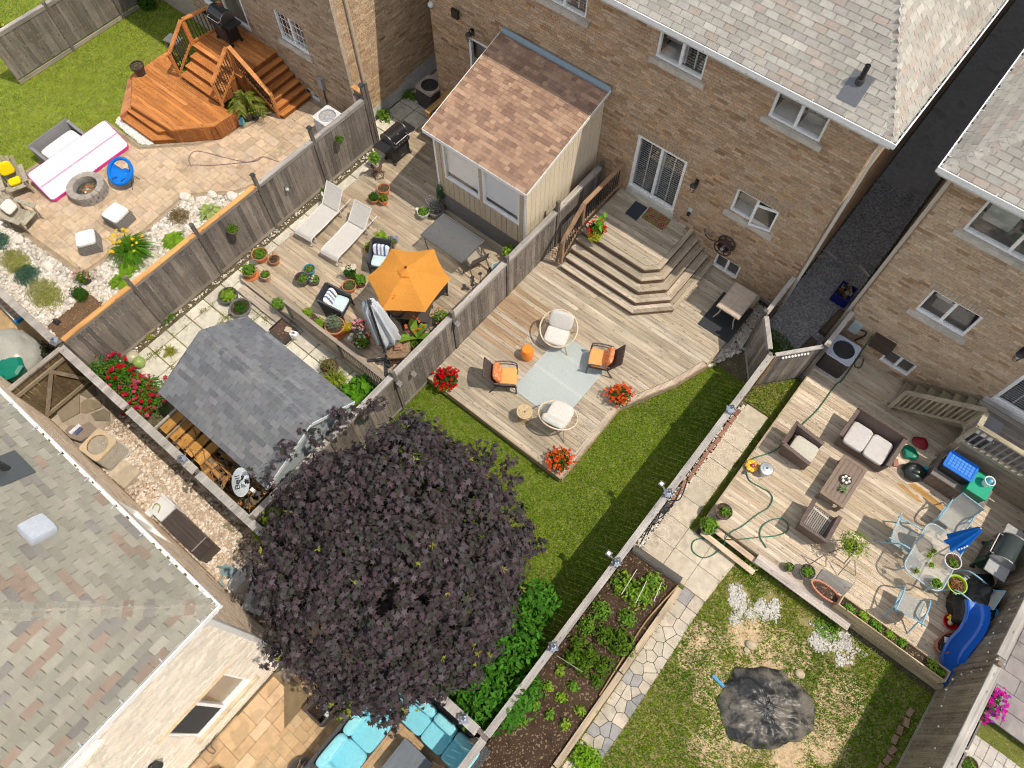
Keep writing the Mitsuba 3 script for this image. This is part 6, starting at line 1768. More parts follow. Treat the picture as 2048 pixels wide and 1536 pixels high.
def sling_chair(label,c,rz,z,frame,sling,key='patio_chair',w=.58,curve=True,arms=True):
  """tube framed chair with a sling seat, local +y front"""
  k = thing(key,label,'chair')
  c = (c[0],c[1],z)
  s_ = spline([(0,.24,.40),(0,.02,.37),(0,-.2,.40),(0,-.33,.66),(0,-.42,.92)],6)
  n = len(s_)
  v = np.vstack([s_ + [w / 2 - .03,0,0],s_ - [w / 2 - .03,0,0]])
  f = np.array([[i,i + 1,n + i + 1] for i in range(n - 1)] + [[i,n + i + 1,n + i] for i in range(n - 1)])
  lp(k,'sling',[((v,f),sling)],'fabric',c,rz)
  for sg in (-1,1):
    x = sg * (w / 2)
    lp(k,'side_frame',[(tube(s_ + [x - sg * .02,0,0],.014,6),frame)],'satin',c,rz,True)
    a_ = spline([(x,.40,.0),(x,.38,.3),(x,.30,.58),(x,.05,.64),(x,-.22,.60),(x,-.36,.60)],6)
    lp(k,'arm',[(tube(a_,.021,8),frame)],'satin',c,rz,True)
    lp(k,'leg',[(tube([(x,-.05,.62),(x,-.25,.3),(x,-.46,.0)],.018,7),frame)],'satin',c,rz,True)
  lp(k,'cross_bar',[(tube([(-w / 2,.24,.38),(w / 2,.24,.38)],.014,6),frame),(tube([(-w / 2,-.2,.38),(w / 2,-.2,.38)],.014,6),frame),(tube([(-w / 2 + .02,-.42,.92),(w / 2 - .02,-.42,.92)],.014,6),frame)],'satin',c,rz)
  return k
sc = (-8.84,9.04,.60)
sling_chair('beige sling chair tucked under the slatted table end',(sc[0],sc[1]),heading((0,0),(-1,.35)),ZL,(.10,.09,.085),(.38,.34,.29))

# orange umbrella with its table and four wicker chairs
uk = thing('patio_umbrella','open orange six sided market umbrella over a dark wicker dining set','umbrella')
UC = np.array([-8.93,6.62,2.62])
hx = [(-10.02,7.10,2.12),(-9.12,7.82,2.12),(-8.13,7.38,2.12),(-7.96,6.19,2.12),(-8.86,5.53,2.12),(-9.89,6.02,2.12)]
hx = [np.array(q) for q in hx]
seg = 8
for i in range(6):
  a,b = hx[i],hx[(i + 1) % 6]
  rows,f = [],[]
  for r in range(seg + 1):
    t = r / seg
    m_ = r + 1
    for q in range(m_):
      s_ = q / max(1,m_ - 1)
      p_ = UC + ((a * (1 - s_) + b * s_) - UC) * t
      p_ = p_ + np.array([0,0,-.05 * math.sin(math.pi * s_) * t]) + (UC - p_) * [1,1,0] * .05 * (4 * s_ * (1 - s_)) * t * t + np.array([0,0,.05 * math.sin(math.pi * t)])
      rows.append(p_)
  st_ = lambda r: r * (r + 1) // 2
  for r in range(1,seg + 1):
    for q in range(r):
      f.append([st_(r) + q,st_(r) + q + 1,st_(r - 1) + q])
      if q < r - 1:
        f.append([st_(r - 1) + q,st_(r) + q + 1,st_(r - 1) + q + 1])
  part(uk,'canopy_panel',[((np.array(rows),np.array(f)),vary((.86,.40,.085),.02))],'canopy',True)
  mid = (UC + a) / 2 - [0,0,-.03]
  part(uk,'rib',[(tube([UC - [0,0,.06],(UC + a) / 2 + [0,0,.02],a - [0,0,.01]],.009,5),(.1,.08,.06))],'satin')
vent = [UC + (q - UC) * .2 + [0,0,.08] for q in hx]
part(uk,'vent_cap',[((np.array(vent + [UC + [0,0,.12]]),np.array([[i,(i + 1) % 6,6] for i in range(6)])),(.86,.41,.09))],'canopy')
part(uk,'finial',[(lathe([(0,.0),(.03,.01),(.035,.04),(.015,.07),(0,.075)],12,UC + [0,0,.11]),(.12,.045,.025))],'satin',True)
part(uk,'pole',[(tube([UC + [0,0,.1],[UC[0],UC[1],ZL]],.02,10),(.10,.07,.05))],'satin')
rp = spline([(-8.88,5.91,2.27),(-8.84,5.97,2.28),(-8.77,5.96,2.27),(-8.80,5.89,2.26)],4)
part(uk,'torn_seam',[(tube(rp + [0,0,.055],.012,5),(.75,.18,.03))],'fabric')
k = thing('dining_table','dark wicker table standing under the orange umbrella','table')
part(k,'top',[(box((-8.95,6.62,ZL + .70),(1.0,1.0,.03),.5),(.05,.05,.055))],'gloss')
part(k,'leg',[(box((-8.95 + a * .5,6.62 + b * .5,ZL),(.05,.05,.7),.5),(.03,.03,.032)) for a,b in ((-.88,0),(.88,0),(0,.88),(0,-.88))],'wicker')
NAVY,ICE = (.035,.038,.048),(.52,.66,.70)
def wicker_dining(label,c,rz,cush=True):
  k = thing('wicker_chair',label,'chair')
  c = (c[0],c[1],ZL)
  w,d = .60,.58
  v = lambda *p: np.array(p,float)
  lp(k,'back',[(beam((-w / 2 + .02,-d / 2 - .04,.62),(w / 2 - .02,-d / 2 - .04,.62),.05,.50,(0,-.25,1)),NAVY)],'wicker',c,rz)
  for sg in (-1,1):
    pl_ = [(-d / 2 - .08,.84),(d / 2,.58),(d / 2,.12),(-d / 2,.12)]
    vv,ff = prism(pl_,-.025,.025)
    vv = np.stack([vv[:,2] + sg * (w / 2),vv[:,0],vv[:,1]],1)
    lp(k,'arm',[((vv,ff),vary(NAVY,.08))],'wicker',c,rz)
    for y in (-d / 2 + .02,d / 2 - .02):
      lp(k,'leg',[(beam((sg * (w / 2 - .02),y,.2),(sg * (w / 2 + .01),y * 1.08,0),.035,.035),(.02,.02,.022))],'satin',c,rz)
  lp(k,'seat',[(box((0,0,.26),(w - .04,d,.12)),NAVY)],'wicker',c,rz)
  if cush:
    lp(k,'seat_cushion',[(cushion((0,.03,.375),(w - .1,d - .08,.09),0,7),ICE)],'fabric',c,rz,True)
    tl_ = rx(.38)
    o = (0,-.17,.46)
    pk_ = []
    for i in range(9):                       # striped cover: white with blue bands
      a,b = -.25 + i * .5 / 9,-.25 + (i + 1) * .5 / 9
      vv,ff = cushion((0,0,0),(.50,.13,.34),0,4.5,3)
      m_ = trimesh.Trimesh(vv,ff,process=False)
      for n_,x_ in (((1,0,0),a),((-1,0,0),b)):
        m_ = m_.slice_plane([x_,0,0],n_)
      vv = np.array(m_.vertices) - [0,0,.17]
      pk_.append(((vv @ tl_.T + [0,0,.17] + np.array(o),np.array(m_.faces)),(.10,.15,.34) if i in (2,6) else (.30,.36,.5) if i in (4,) else (.80,.81,.82)))
    lp(k,'pillow',pk_,'fabric',c,rz,True)
  return k
ca = (-10.91,7.29,.70); cb_ = (-10.82,5.41,.72); cc2 = (-9.21,6.26,.60)
wicker_dining('navy wicker chair with striped pillow half under the umbrella, nearer the loungers',(ca[0],ca[1]),heading((0,0),(.55,-1.0)))
wicker_dining('navy wicker chair with striped pillow standing clear by the railing planters',(cb_[0],cb_[1]),heading((0,0),(1.0,.35)))
wicker_dining('dark wicker chair under the umbrella edge beside the round black table',(cc2[0] - .05,cc2[1] + .15),heading((0,0),(.1,1)),False)
cr_ = (-8.94,7.48,.60)
wicker_dining('dark wicker chair hidden under the umbrella on the middle fence side',(cr_[0] - .15,cr_[1] + .0),heading((0,0),(-1,.1)),False)

# folded cantilever umbrella
k = thing('cantilever_umbrella','folded grey cantilever umbrella hanging from a tall black pole','umbrella')
pb0 = np.array([-8.51,5.01,ZL])
part(k,'pole',[(tube([pb0,pb0 + [0,0,3.05]],.032,10),(.025,.026,.03))],'satin')
part(k,'base_foot',[(box(pb0 + [-.28,0,0],(.8,.09,.04),.8),(.03,.03,.033)),(box(pb0 + [.0,-.12,.0],(.09,.5,.045),.8),(.03,.03,.033)),(box(pb0 + [0,0,.0],(.16,.16,.12)),(.04,.04,.045))],'satin')
part(k,'crank',[(beam(pb0 + [.03,-.03,.75],pb0 + [.10,-.06,.75],.05,.12),(.04,.05,.05)),(tube([pb0 + [.1,-.06,.75],pb0 + [.16,-.02,.62]],.012,6),(.03,.03,.03))],'satin')
pts_ = [np.array((-8.76,5.35,2.90)),np.array((-8.87,5.27,1.15))]
pts_ = [pb0 + [-.28,.17,2.75],pb0 + [-.20,.34,.95]]
vv,ff = [],[]
nf = 44
for j,(t,rr) in enumerate(((0,.10),(.12,.20),(.35,.23),(.6,.25),(.85,.29),(1.0,.31))):
  cpt = pts_[0] * (1 - t) + pts_[1] * t
  for i in range(nf):
    a = i * 2 * np.pi / nf
    r_ = rr * (1 + .22 * math.cos(a * 9 + j * .3) + .08 * math.sin(a * 4))
    vv.append(cpt + [math.cos(a) * r_,math.sin(a) * r_,.05 * math.cos(a * 9) if j == 5 else 0])
for j in range(5):
  for i in range(nf):
    i2 = (i + 1) % nf
    ff += [[j * nf + i,j * nf + i2,(j + 1) * nf + i2],[j * nf + i,(j + 1) * nf + i2,(j + 1) * nf + i]]
part(k,'canopy',[((np.array(vv),np.array(ff)),(.56,.60,.65))],'fabric',True)
part(k,'valance',[(lathe([(.30,0),(.33,-.05),(.30,-.08),(.24,-.03)],24,pts_[1] + [0,0,.02]),(.12,.14,.17))],'fabric',True)
part(k,'arm',[(tube(spline([pb0 + [0,0,3.0],pb0 + [-.15,.1,2.95],pts_[0] + [0,0,.08]],6),.026,8),(.03,.03,.034))],'satin',True)

k = thing('side_table','square brown wooden lantern table by the folded umbrella','table')
tc = np.array([-8.44,5.42,ZL])
for i in range(5):
  part(k,'top_board',[(box(tc + rotz(np.array([[0,-.24 + i * .12,0]]),.78)[0] + [0,0,.50],(.6,.115,.03),.78),vary((.25,.17,.11),.12))],'wood_x')
part(k,'rim',[(box(tc + rotz(np.array([q]),.78)[0] + [0,0,.485],s_,.78),(.22,.15,.10)) for q,s_ in (((0,.305,0),(.64,.03,.055)),((0,-.305,0),(.64,.03,.055)),((.305,0,0),(.03,.58,.055)),((-.305,0,0),(.03,.58,.055)))],'wood_x')
part(k,'leg',[(box(tc + rotz(np.array([[a * .25,b * .25,0]]),.78)[0],(.06,.06,.49),.78),(.16,.10,.065)) for a in (-1,1) for b in (-1,1)],'wood_z')
part(k,'shelf',[(box(tc + [0,0,.14],(.5,.5,.03),.78),(.24,.15,.09))],'wood_x')
k = thing('sculpture','small reddish pagoda shaped stone lantern on the brown table','sculpture')
part(k,'tier',[(box(tc + [0,0,.53 + z],(s_,s_,h_),.3),(.34,.19,.13)) for z,s_,h_ in ((0,.17,.03),(.03,.10,.06),(.12,.09,.05))] + [(lathe([(.16,0),(.10,.03),(.08,.03)],4,tc + [0,0,.62]),(.36,.20,.14)),(lathe([(.12,0),(.05,.04),(.02,.08),(0,.08)],4,tc + [0,0,.70]),(.36,.2,.14))],'stone')
k = thing('side_table','round black metal table by the middle fence, half in umbrella shade','table')
rt = np.array((-8.53,6.45,.70));
part(k,'top',[(lathe([(0,.02),(.27,.02),(.29,.01),(.29,-.02),(.27,-.025),(0,-.02)],30,rt),(.06,.062,.065))],'satin',40)
part(k,'leg',[(tube([rt + [math.cos(a) * .1,math.sin(a) * .1,-.02],(rt[0] + math.cos(a) * .24,rt[1] + math.sin(a) * .24,ZL)],.012,6),(.03,.03,.03)) for a in (.4,2.5,4.6)],'satin')

# pots of the umbrella deck
HERB = [(.11,.25,.03),(.16,.32,.035),(.20,.36,.06)]
SILV = [(.22,.28,.20),(.28,.33,.25),(.18,.25,.15)]
def at_deck(p):
  return (p[0],p[1],ZL)
potted('large terracotta pot of bright herbs nearest the left fence slabs',at_deck((-13.92,5.22,.30)),.23,.27,TERRA,[foliage((0,0,.0),(.2,.2,.16),320,.06,HERB)])
potted('small terracotta pot with a bare brown stem beside the large herb pot',at_deck((-13.50,5.38,.30)),.16,.2,(.40,.17,.08),[blades((0,0,0),.05,14,.28,[(.24,.12,.06),(.18,.1,.06)],.012,.8,.2)])
potted('terracotta pot on a saucer with a leafy green plant at the deck corner',at_deck((-13.72,4.63,.30)),.19,.25,TERRA,[foliage((0,0,.03),(.19,.19,.24),260,.09,HERB)],saucer=True)
potted('weathered pink clay pot with sparse herbs at the deck corner',at_deck((-13.25,4.83,.30)),.15,.26,(.52,.32,.25),[foliage((0,0,.0),(.16,.16,.12),120,.06,HERB)],mat='stone')
potted('dark grey ridged pot with purple leaves beside the teal pot',at_deck((-12.34,5.41,.30)),.2,.27,DARKPOT,[foliage((0.05,0,.0),(.15,.17,.12),180,.06,HERB),foliage((-.06,0,0),(.1,.1,.08),60,.06,[(.12,.05,.08)])])
potted('teal glazed pot of mixed seedlings',at_deck((-12.43,5.79,.30)),.165,.22,(.01,.25,.33),[foliage((0,0,-.02),(.12,.12,.08),90,.06,HERB)],mat='gloss')
potted('small dark grey pot of white flowers in front of the teal pot',at_deck((-12.06,5.63,.30)),.15,.2,DARKPOT,[foliage((0,0,.0),(.12,.12,.12),120,.06,HERB)],mound_blooms(.11,.12,9,.06,[(.75,.75,.7)]))
potted('terracotta pot of silvery thyme before the white dahlias',at_deck((-11.10,6.11,.30)),.2,.24,TERRA,[foliage((0,0,.0),(.17,.17,.13),330,.045,[(.15,.22,.08),(.20,.26,.10)],.3)])
potted('plum glazed pot of leafy basil',at_deck((-10.97,6.44,.30)),.16,.24,(.11,.025,.035),[foliage((0,0,.05),(.16,.16,.2),250,.08,HERB)],mat='gloss')
potted('plum pot of large white dahlias',at_deck((-11.36,6.43,.30)),.16,.22,(.14,.04,.05),[foliage((0,0,.1),(.18,.18,.22),220,.09,DEEP)],blooms(np.array([[-.09,-.12,.33],[.1,.1,.36],[.02,0,.3]]),.17,[(.80,.76,.66)],9))
potted('terracotta pot of reddish leaves behind the striped pillow chair',at_deck((-11.56,7.45,.30)),.17,.22,TERRA,[foliage((0,0,.04),(.16,.16,.2),200,.08,HERB + [(.22,.08,.05)])])
potted('pot of lime yellow leaves by the umbrella edge',at_deck((-11.54,7.90,.35)),.16,.25,TERRA,[foliage((0,0,.05),(.2,.2,.2),170,.12,LIME)])
potted('pot of blue violet flowers beside the lime leaves',at_deck((-11.23,8.01,.35)),.15,.22,TERRA,[foliage((0,0,.02),(.2,.18,.14),120,.07,HERB)],mound_blooms(.22,.2,40,.055,[(.14,.18,.48),(.2,.24,.56)]))
potted('empty large terracotta pot with soil near the sunroom',at_deck((-12.80,9.33,.35)),.19,.28,TERRA)
potted('terracotta pot of dark leaves, left of the empty pot',at_deck((-12.82,8.92,.35)),.16,.2,TERRA,[foliage((0,0,.03),(.14,.14,.14),150,.09,DEEP)])
potted('terracotta pot of red veined leaves, right of the empty pot',at_deck((-12.55,9.05,.35)),.15,.22,TERRA,[foliage((0,0,.03),(.15,.15,.17),160,.07,HERB + [(.25,.06,.04)])])
potted('white banded pot of green leaves in front of the sunroom',at_deck((-11.24,9.45,.35)),.18,.25,(.55,.57,.55),[foliage((0,0,.02),(.16,.16,.14),190,.07,HERB)])
potted('big grey pot of silver lavender against the sunroom skirt',at_deck((-11.00,9.74,.35)),.24,.28,(.20,.20,.22),[foliage((0,0,.08),(.24,.24,.28),420,.07,SILV + [(.30,.26,.36)],.25)])
potted('tall dark cypress in a pot by the sunroom corner',at_deck((-11.03,10.07,.35)),.15,.2,(.10,.10,.10),[foliage((0,0,.3),(.15,.15,.65),700,.06,[(.05,.12,.05),(.08,.16,.08)],.3)])
k = thing('wire_basket','white wire hoop basket beside the lavender pot','basket')
wb = np.array(at_deck((-11.40,9.95,.35)))
part(k,'hoop',[(tube(ring(wb + [0,0,z],r_,24),.007,5,True),(.72,.73,.74)) for z,r_ in ((.02,.1),(.12,.13),(.22,.15))] + [(tube([wb + [math.cos(a) * .1,math.sin(a) * .1,.02],wb + [math.cos(a) * .15,math.sin(a) * .15,.22]],.005,4),(.72,.73,.74)) for a in np.arange(8) * .785],'satin')
k = thing('candle_jar','small cream candle jar on the planks near the wire basket','candle')
cj = np.array(at_deck((-11.55,9.50,.30)))
part(k,'jar',[(lathe([(0,0),(.06,0),(.065,.09),(.055,.09),(.05,.03),(0,.03)],14,cj),(.66,.62,.54))],'gloss',40)
part(k,'wax',[(disc(cj + [0,0,.07],.052),(.72,.66,.52))],'satin')
# white pot on a rusty stand
k = thing('plant_stand','rusty round wire stand holding a white pot beside the grill','stand')
sp_ = np.array(at_deck((-13.48,9.76,.35)))
part(k,'hoop',[(tube(ring(sp_ + [0,0,z],r_,22),.012,5,True),(.11,.06,.045)) for z,r_ in ((.42,.17),(.25,.13),(.02,.17))] + [(disc(sp_ + [0,0,.42],.165),(.12,.07,.05))],'matte')
part(k,'leg',[(tube(spline([sp_ + [math.cos(a) * .16,math.sin(a) * .16,.42],sp_ + [math.cos(a) * .1,math.sin(a) * .1,.22],sp_ + [math.cos(a) * .24,math.sin(a) * .24,0]],5),.011,5),(.11,.06,.045)) for a in np.arange(5) * 1.256],'matte')
potted('white pot of upright green leaves on the rusty stand',tuple(sp_ + [0,0,.43]),.12,.2,(.74,.73,.72),[foliage((0,0,.1),(.17,.17,.30),240,.10,HERB + LIME[:1])])
# planters along the railing
k = thing('trough_planter','black trough with two lime green mounds along the railing','planter')
ta,tb = np.array((-11.39,4.72,.30)),np.array((-10.89,4.68,.30))
tmid = (ta + tb) / 2; trz = heading(ta,tb) + math.pi / 2
part(k,'box',[(box((tmid[0],tmid[1],ZL),(.78,.22,.18),trz),(.03,.032,.033))],'satin')
part(k,'soil',[(box((tmid[0],tmid[1],ZL + .18),(.74,.18,.01),trz),(.06,.04,.028))],'soil')
leafmesh(k + '__foliage',[foliage((ta[0],ta[1],ZL + .18),(.18,.17,.13),330,.05,LIME),foliage((tb[0],tb[1],ZL + .18),(.19,.17,.14),380,.05,LIME)])
potted('pot of green sprigs at the first railing post',at_deck((-12.23,4.39,.30)),.13,.2,DARKPOT,[foliage((0,0,.05),(.2,.2,.18),200,.08,HERB)])
potted('wide terracotta bowl of silver leaved plants by the railing',at_deck((-10.42,4.88,.30)),.27,.3,TERRA,[foliage((-.06,.03,.08),(.26,.24,.24),420,.09,SILV,.25)],saucer=True)
potted('pot of yellow green coleus between terracotta and pink flowers',at_deck((-10.17,5.10,.30)),.12,.18,TERRA,[foliage((0,0,.04),(.16,.16,.15),170,.07,[(.55,.48,.04),(.45,.42,.05)])])
potted('grey blue pot of pink double flowers by the folded umbrella',at_deck((-9.95,5.33,.30)),.2,.24,(.22,.27,.29),[foliage((0,0,.03),(.19,.19,.12),200,.07,DEEP)],mound_blooms(.2,.16,60,.075,[(.72,.30,.40),(.78,.40,.48),(.62,.16,.26)]))
potted('black bowl of red and white flowers at the railing',at_deck((-9.55,5.03,.30)),.22,.18,(.03,.03,.03),[foliage((0,0,.03),(.25,.25,.15),300,.07,HERB)],mound_blooms(.25,.2,30,.07,[(.78,.78,.78),(.35,.01,.015),(.74,.72,.76),(.4,.01,.02)]))
k = thing('garden_statue','small white bird statue among the pots','statue')
gs_ = np.array(at_deck((-9.91,4.92,.30)))
part(k,'body',[(ball(gs_ + [0,0,.09],(.075,.1,.09),2),(.66,.65,.62)),(ball(gs_ + [0.02,.07,.21],(.05,.055,.055),2),(.68,.67,.64)),(lathe([(.03,0),(.006,.05),(0,.055)],8,gs_ + [.02,.12,.2]),(.5,.4,.25)),(lathe([(.07,0),(.08,.02),(.05,.03)],12,gs_),(.6,.59,.56))],'stone',True)
k = potted('tall broad leaved canna with orange flowers behind the middle fence',at_deck((-8.27,5.98,.40)),.2,.26,(.35,.20,.12),[blades((0,0,0),.16,60,.5,GREEN,.03,.5,.4)],blooms(RNG.uniform((-.35,-.1,.5),(.1,.3,.75),(14,3)),.09,[(.72,.20,.06),(.66,.12,.04)]))
cl = []
c_ = np.array(at_deck((-8.27,5.98,.40))) + [0,0,.25]
for a,L_,t in ((.3,.75,.7),(2.6,.62,.6),(4.4,.7,.75),(1.4,.5,.5)):
  o_ = np.array([math.cos(a),math.sin(a),0]); s_ = np.array([-o_[1],o_[0],0])
  p0_,p1_,p2_,p3_ = c_ + [0,0,.2],c_ + o_ * L_ * .25 + [0,0,.45],c_ + o_ * L_ * .5 + [0,0,.6],c_ + o_ * L_ * .8 + [0,0,.5]
  v = np.array([p0_,p1_ - s_ * .09,p1_ + s_ * .09,p2_ - s_ * .12,p2_ + s_ * .12,p3_,p1_ - [0,0,.03],p2_ - [0,0,.035]])
  cl.append((v,np.array([[0,1,6],[0,6,2],[1,3,7],[1,7,6],[6,7,4],[6,4,2],[3,5,7],[7,5,4]]),np.repeat([[pack((.20,.38,.05)),.6]],8,0)))
leafmesh(k + '__broad_leaf',cl)
potted('basket of mixed red, cream and violet flowers at the middle fence',at_deck((-8.26,6.96,.40)),.2,.24,(.30,.19,.10),[foliage((0,0,.08),(.25,.25,.26),260,.08,HERB)],mound_blooms(.27,.36,34,.06,[(.66,.05,.03),(.70,.62,.5),(.36,.26,.5),(.7,.25,.06)]))
potted('green pot of lime leaves at the sunroom foot by the fence',at_deck((-8.26,9.92,.35)),.16,.22,(.03,.16,.10),[foliage((0,0,.08),(.2,.2,.2),140,.11,LIME + HERB)])
k = thing('bucket','pale blue bucket at the middle fence near the slatted table','bucket')
bk = np.array(at_deck((-8.16,9.27,.40)))
part(k,'body',[(lathe([(0,.01),(.12,.01),(.16,.28),(.17,.28),(.165,.30),(.15,.29),(.11,.03),(0,.03)],18,bk),(.36,.50,.54))],'satin',40)
part(k,'handle',[(tube([bk + [.165 * math.cos(t),.05,.28 - .12 * math.sin(t) * .2] for t in np.linspace(0,math.pi,9)],.006,5),(.4,.4,.4))],'metal')
for i,(x,y,h_,nm) in enumerate(((1730,683,.55,'first'),(1793,655,.55,'second'),(1668,762,.12,'third'),(1730,742,.3,'fourth'))):
  pos_ = {0: (-8.36,8.41,.80),1: (-8.27,8.65,.80),2: (-8.52,8.22,.37),3: (-8.32,8.34,.55)}[i]
  k = thing('solar_stake',['tall black disc topped solar stake, left one of the tall pair by the fence','tall black disc topped solar stake, right one of the tall pair by the fence','black disc topped solar stake set lowest and farthest from the fence','short black disc topped solar stake below the tall pair'][i],'light')
  part(k,'disc',[(lathe([(0,.012),(.055,.01),(.06,0),(0,-.01)],16,pos_),(.035,.025,.03))],'satin',40)
  part(k,'rod',[(tube([np.array(pos_),np.array([pos_[0],pos_[1],ZL])],.007,5),(.03,.03,.03))],'satin')

# around the shed
potted('dark tub of lime heuchera on the slabs by the deck corner',(*(-13.73,3.72,.10)[:2],.012),.27,.26,(.09,.095,.11),[foliage((0,0,.0),(.22,.22,.14),160,.13,LIME)])
potted('grey tub of dark green herbs on the slabs beside the shed roof',(*(-13.14,3.67,.10)[:2],.012),.3,.26,(.15,.16,.18),[foliage((0,0,.0),(.22,.22,.13),300,.07,DEEP)])
potted('brown clay pot with a half dry shrub on the slabs below the railing',(*(-9.75,3.93,.10)[:2],.012),.24,.28,(.09,.065,.055),[foliage((0,0,.1),(.26,.26,.38),260,.07,[(.22,.20,.06),(.16,.2,.05),(.32,.25,.12)],.3)])
k = thing('storage_crate','black crate of soil by the deck step','crate')
c_ = np.array((-11.65,3.94,.10))
part(k,'wall',[(box((c_[0] + dx,c_[1] + dy,.012),s_,.0),(.035,.03,.03)) for dx,dy,s_ in ((0,.24,(.6,.03,.26)),(0,-.24,(.6,.03,.26)),(.285,0,(.03,.45,.26)),(-.285,0,(.03,.45,.26)))],'satin')
part(k,'soil',[(box((c_[0],c_[1],.2),(.55,.44,.02)),(.09,.055,.045))],'soil')
part(k,'seed_packet',[(box((c_[0] + .1,c_[1] + .1,.22),(.18,.16,.01),.3),(.50,.42,.32))],'matte')
k = thing('jug','white plastic jug with dark print beside the soil crate','jug')
c_ = np.array((-11.31,4.04,.10))
part(k,'body',[(cushion((c_[0],c_[1],.012),(.24,.17,.28),.4,6,3),(.70,.71,.74))],'satin',True)
part(k,'cap',[(lathe([(.03,0),(.03,.05),(0,.05)],12,(c_[0] - .05,c_[1],.29)),(.70,.70,.72))],'satin')
part(k,'print',[(box((c_[0],c_[1],.2935),(.10,.06,.002),.4),(.10,.12,.2))],'matte')
# rose bed, hosta mass
rb = thing('rose_bush','sprawling rose bed covered in red and pink blooms between the fence corner and the shed','rose bush')
gs,fl = [],[]
for c,r,n in (((-14.39,-.10,.30),(.55,.5,.75),900),((-13.77,.02,.30),(.5,.45,.6),800),((-13.20,-.01,.30),(.5,.4,.55),700),((-13.06,.39,.30),(.45,.4,.6),600),((-12.69,.15,.25),(.4,.35,.5),500),((-12.92,-.20,.20),(.4,.35,.45),500),((-14.25,.22,.30),(.4,.4,.5),500)):
  gs.append(foliage((c[0],c[1],.1),r,n,.07,[(.07,.20,.02),(.10,.26,.03),(.13,.30,.03),(.05,.14,.02)],.55,.4))
  m_ = RNG.normal(size=(20,3)); m_[:,2] = np.abs(m_[:,2]) + .3; m_ /= np.linalg.norm(m_,axis=1,keepdims=True)
  fl.append(np.array([c[0],c[1],.12]) + m_ * np.array(r) * 1.02)
leafmesh(rb + '__foliage',gs)
fl = np.vstack(fl[1:] + [fl[0][:5]])
leafmesh(rb + '__flower',blooms(fl + RNG.normal(size=fl.shape) * .05,.12,[(.52,.008,.04),(.62,.03,.12),(.45,.005,.02),(.66,.08,.20)],6))
hs = thing('hosta','bright green large leaved plants between the shed and the middle fence','plant')
leafmesh(hs + '__foliage',[foliage((c[0],c[1],.02),(.45,.42,.4),170,.2,[(.11,.30,.02),(.15,.36,.03),(.09,.24,.02)],.75,.5) for c in ((-8.66,4.04,.20),(-8.73,3.69,.20),(-8.31,4.04,.20),(-8.37,3.61,.20))] + [blades(((-9.41,3.76,0)[0],(-9.41,3.76,0)[1],.0),.4,160,.6,[(.30,.36,.05),(.24,.34,.04)],.03)])
for nm,p_,r_,col in (('clear glass garden globe at the slab edge by the roses',(-14.26,.69,.18),.19,(.42,.40,.28)),('green glass garden globe touching the clear one',(-14.02,.70,.18),.17,(.26,.36,.10))):
  k = thing('garden_globe',nm,'garden globe')
  part(k,'globe',[(ball(p_,r_,3),col)],'gloss',True)
  part(k,'base',[(lathe([(.10,0),(.08,.05),(.06,.06)],14,(p_[0],p_[1],0)),(.3,.27,.2))],'stone')
# timber heap between shed and rear fence
tk = thing('timber_heap','heap of orange brown scrap boards and branches behind the shed','timber')
for i in range(46):
  x = RNG.uniform(-11.4,-8.6); y = RNG.uniform(-.2,.5)
  a = RNG.choice([0.05,-.1,.2,1.45,1.6]) + RNG.normal() * .1
  L_ = RNG.uniform(.5,1.5) if a < 1 else RNG.uniform(.3,.6)
  c_ = np.array([x,y,RNG.uniform(.08,.55)])
  d_ = np.array([math.cos(a),math.sin(a),RNG.normal() * .08]) * L_ / 2
  part(tk,'board',[(beam(c_ - d_,c_ + d_,RNG.uniform(.06,.16),RNG.uniform(.02,.05)),vary([(.30,.15,.045),(.36,.20,.07),(.16,.10,.06),(.24,.18,.12)][RNG.integers(4)],.2))],'wood_x')
for i in range(5):
  x = -11.6 + i * .34
  part(tk,'plank',[(beam((x,-.2,.55),(x + .02,.6,.62),.26,.025),vary((.50,.26,.07),.15))],'wood_y')
part(tk,'edge_rail',[(beam((-11.72,-.3,.7),(-11.72,.6,.72),.05,.06),(.42,.40,.36)),(beam((-11.3,-.3,.68),(-11.3,.62,.7),.04,.05),(.3,.24,.16))],'wood_y')
part(tk,'twig',[(tube([(x,y,z),(x + RNG.uniform(-.5,.5),y + RNG.uniform(-.2,.2),z + RNG.uniform(-.05,.1))],.012,4),vary((.28,.17,.09),.3)) for x,y,z in RNG.uniform((-11,-.25,.3),(-8.4,.5,.65),(90,3))],'matte')
# satellite dish
k = thing('satellite_dish','pale grey satellite dish with black lettering over the rear fence','satellite dish')
dc_ = np.array((-8.11,.13,2.25))
nv = np.array([-.15,-.45,.88]); nv /= np.linalg.norm(nv)
e1 = np.array((-8.31,.30,2.25)) - dc_; e1 -= (e1 @ nv) * nv; e1 /= np.linalg.norm(e1)
e2_ = np.cross(e1,nv)
rows = [(0,.03)] + [(r_,.03 - .10 * r_ ** 2 * 4) for r_ in (.1,.2,.28,.31)]
vv,ff = [],[]
for r_,h_ in rows:
  for i in range(32):
    a = i * 2 * np.pi / 32
    vv.append(dc_ + e1 * math.cos(a) * r_ * 1.1 + e2_ * math.sin(a) * r_ * .85 + nv * h_)
for j in range(len(rows) - 1):
  for i in range(32):
    i2 = (i + 1) % 32
    ff += [[j * 32 + i,j * 32 + i2,(j + 1) * 32 + i2],[j * 32 + i,(j + 1) * 32 + i2,(j + 1) * 32 + i]]
part(k,'reflector',[((np.array(vv),np.array(ff)),(.50,.56,.60))],'satin',True)
tm = meshkit.text_mesh('Bell',.14,.004)
tv = np.array(tm.vertices); tv[:,:2] -= tv[:,:2].mean(0)
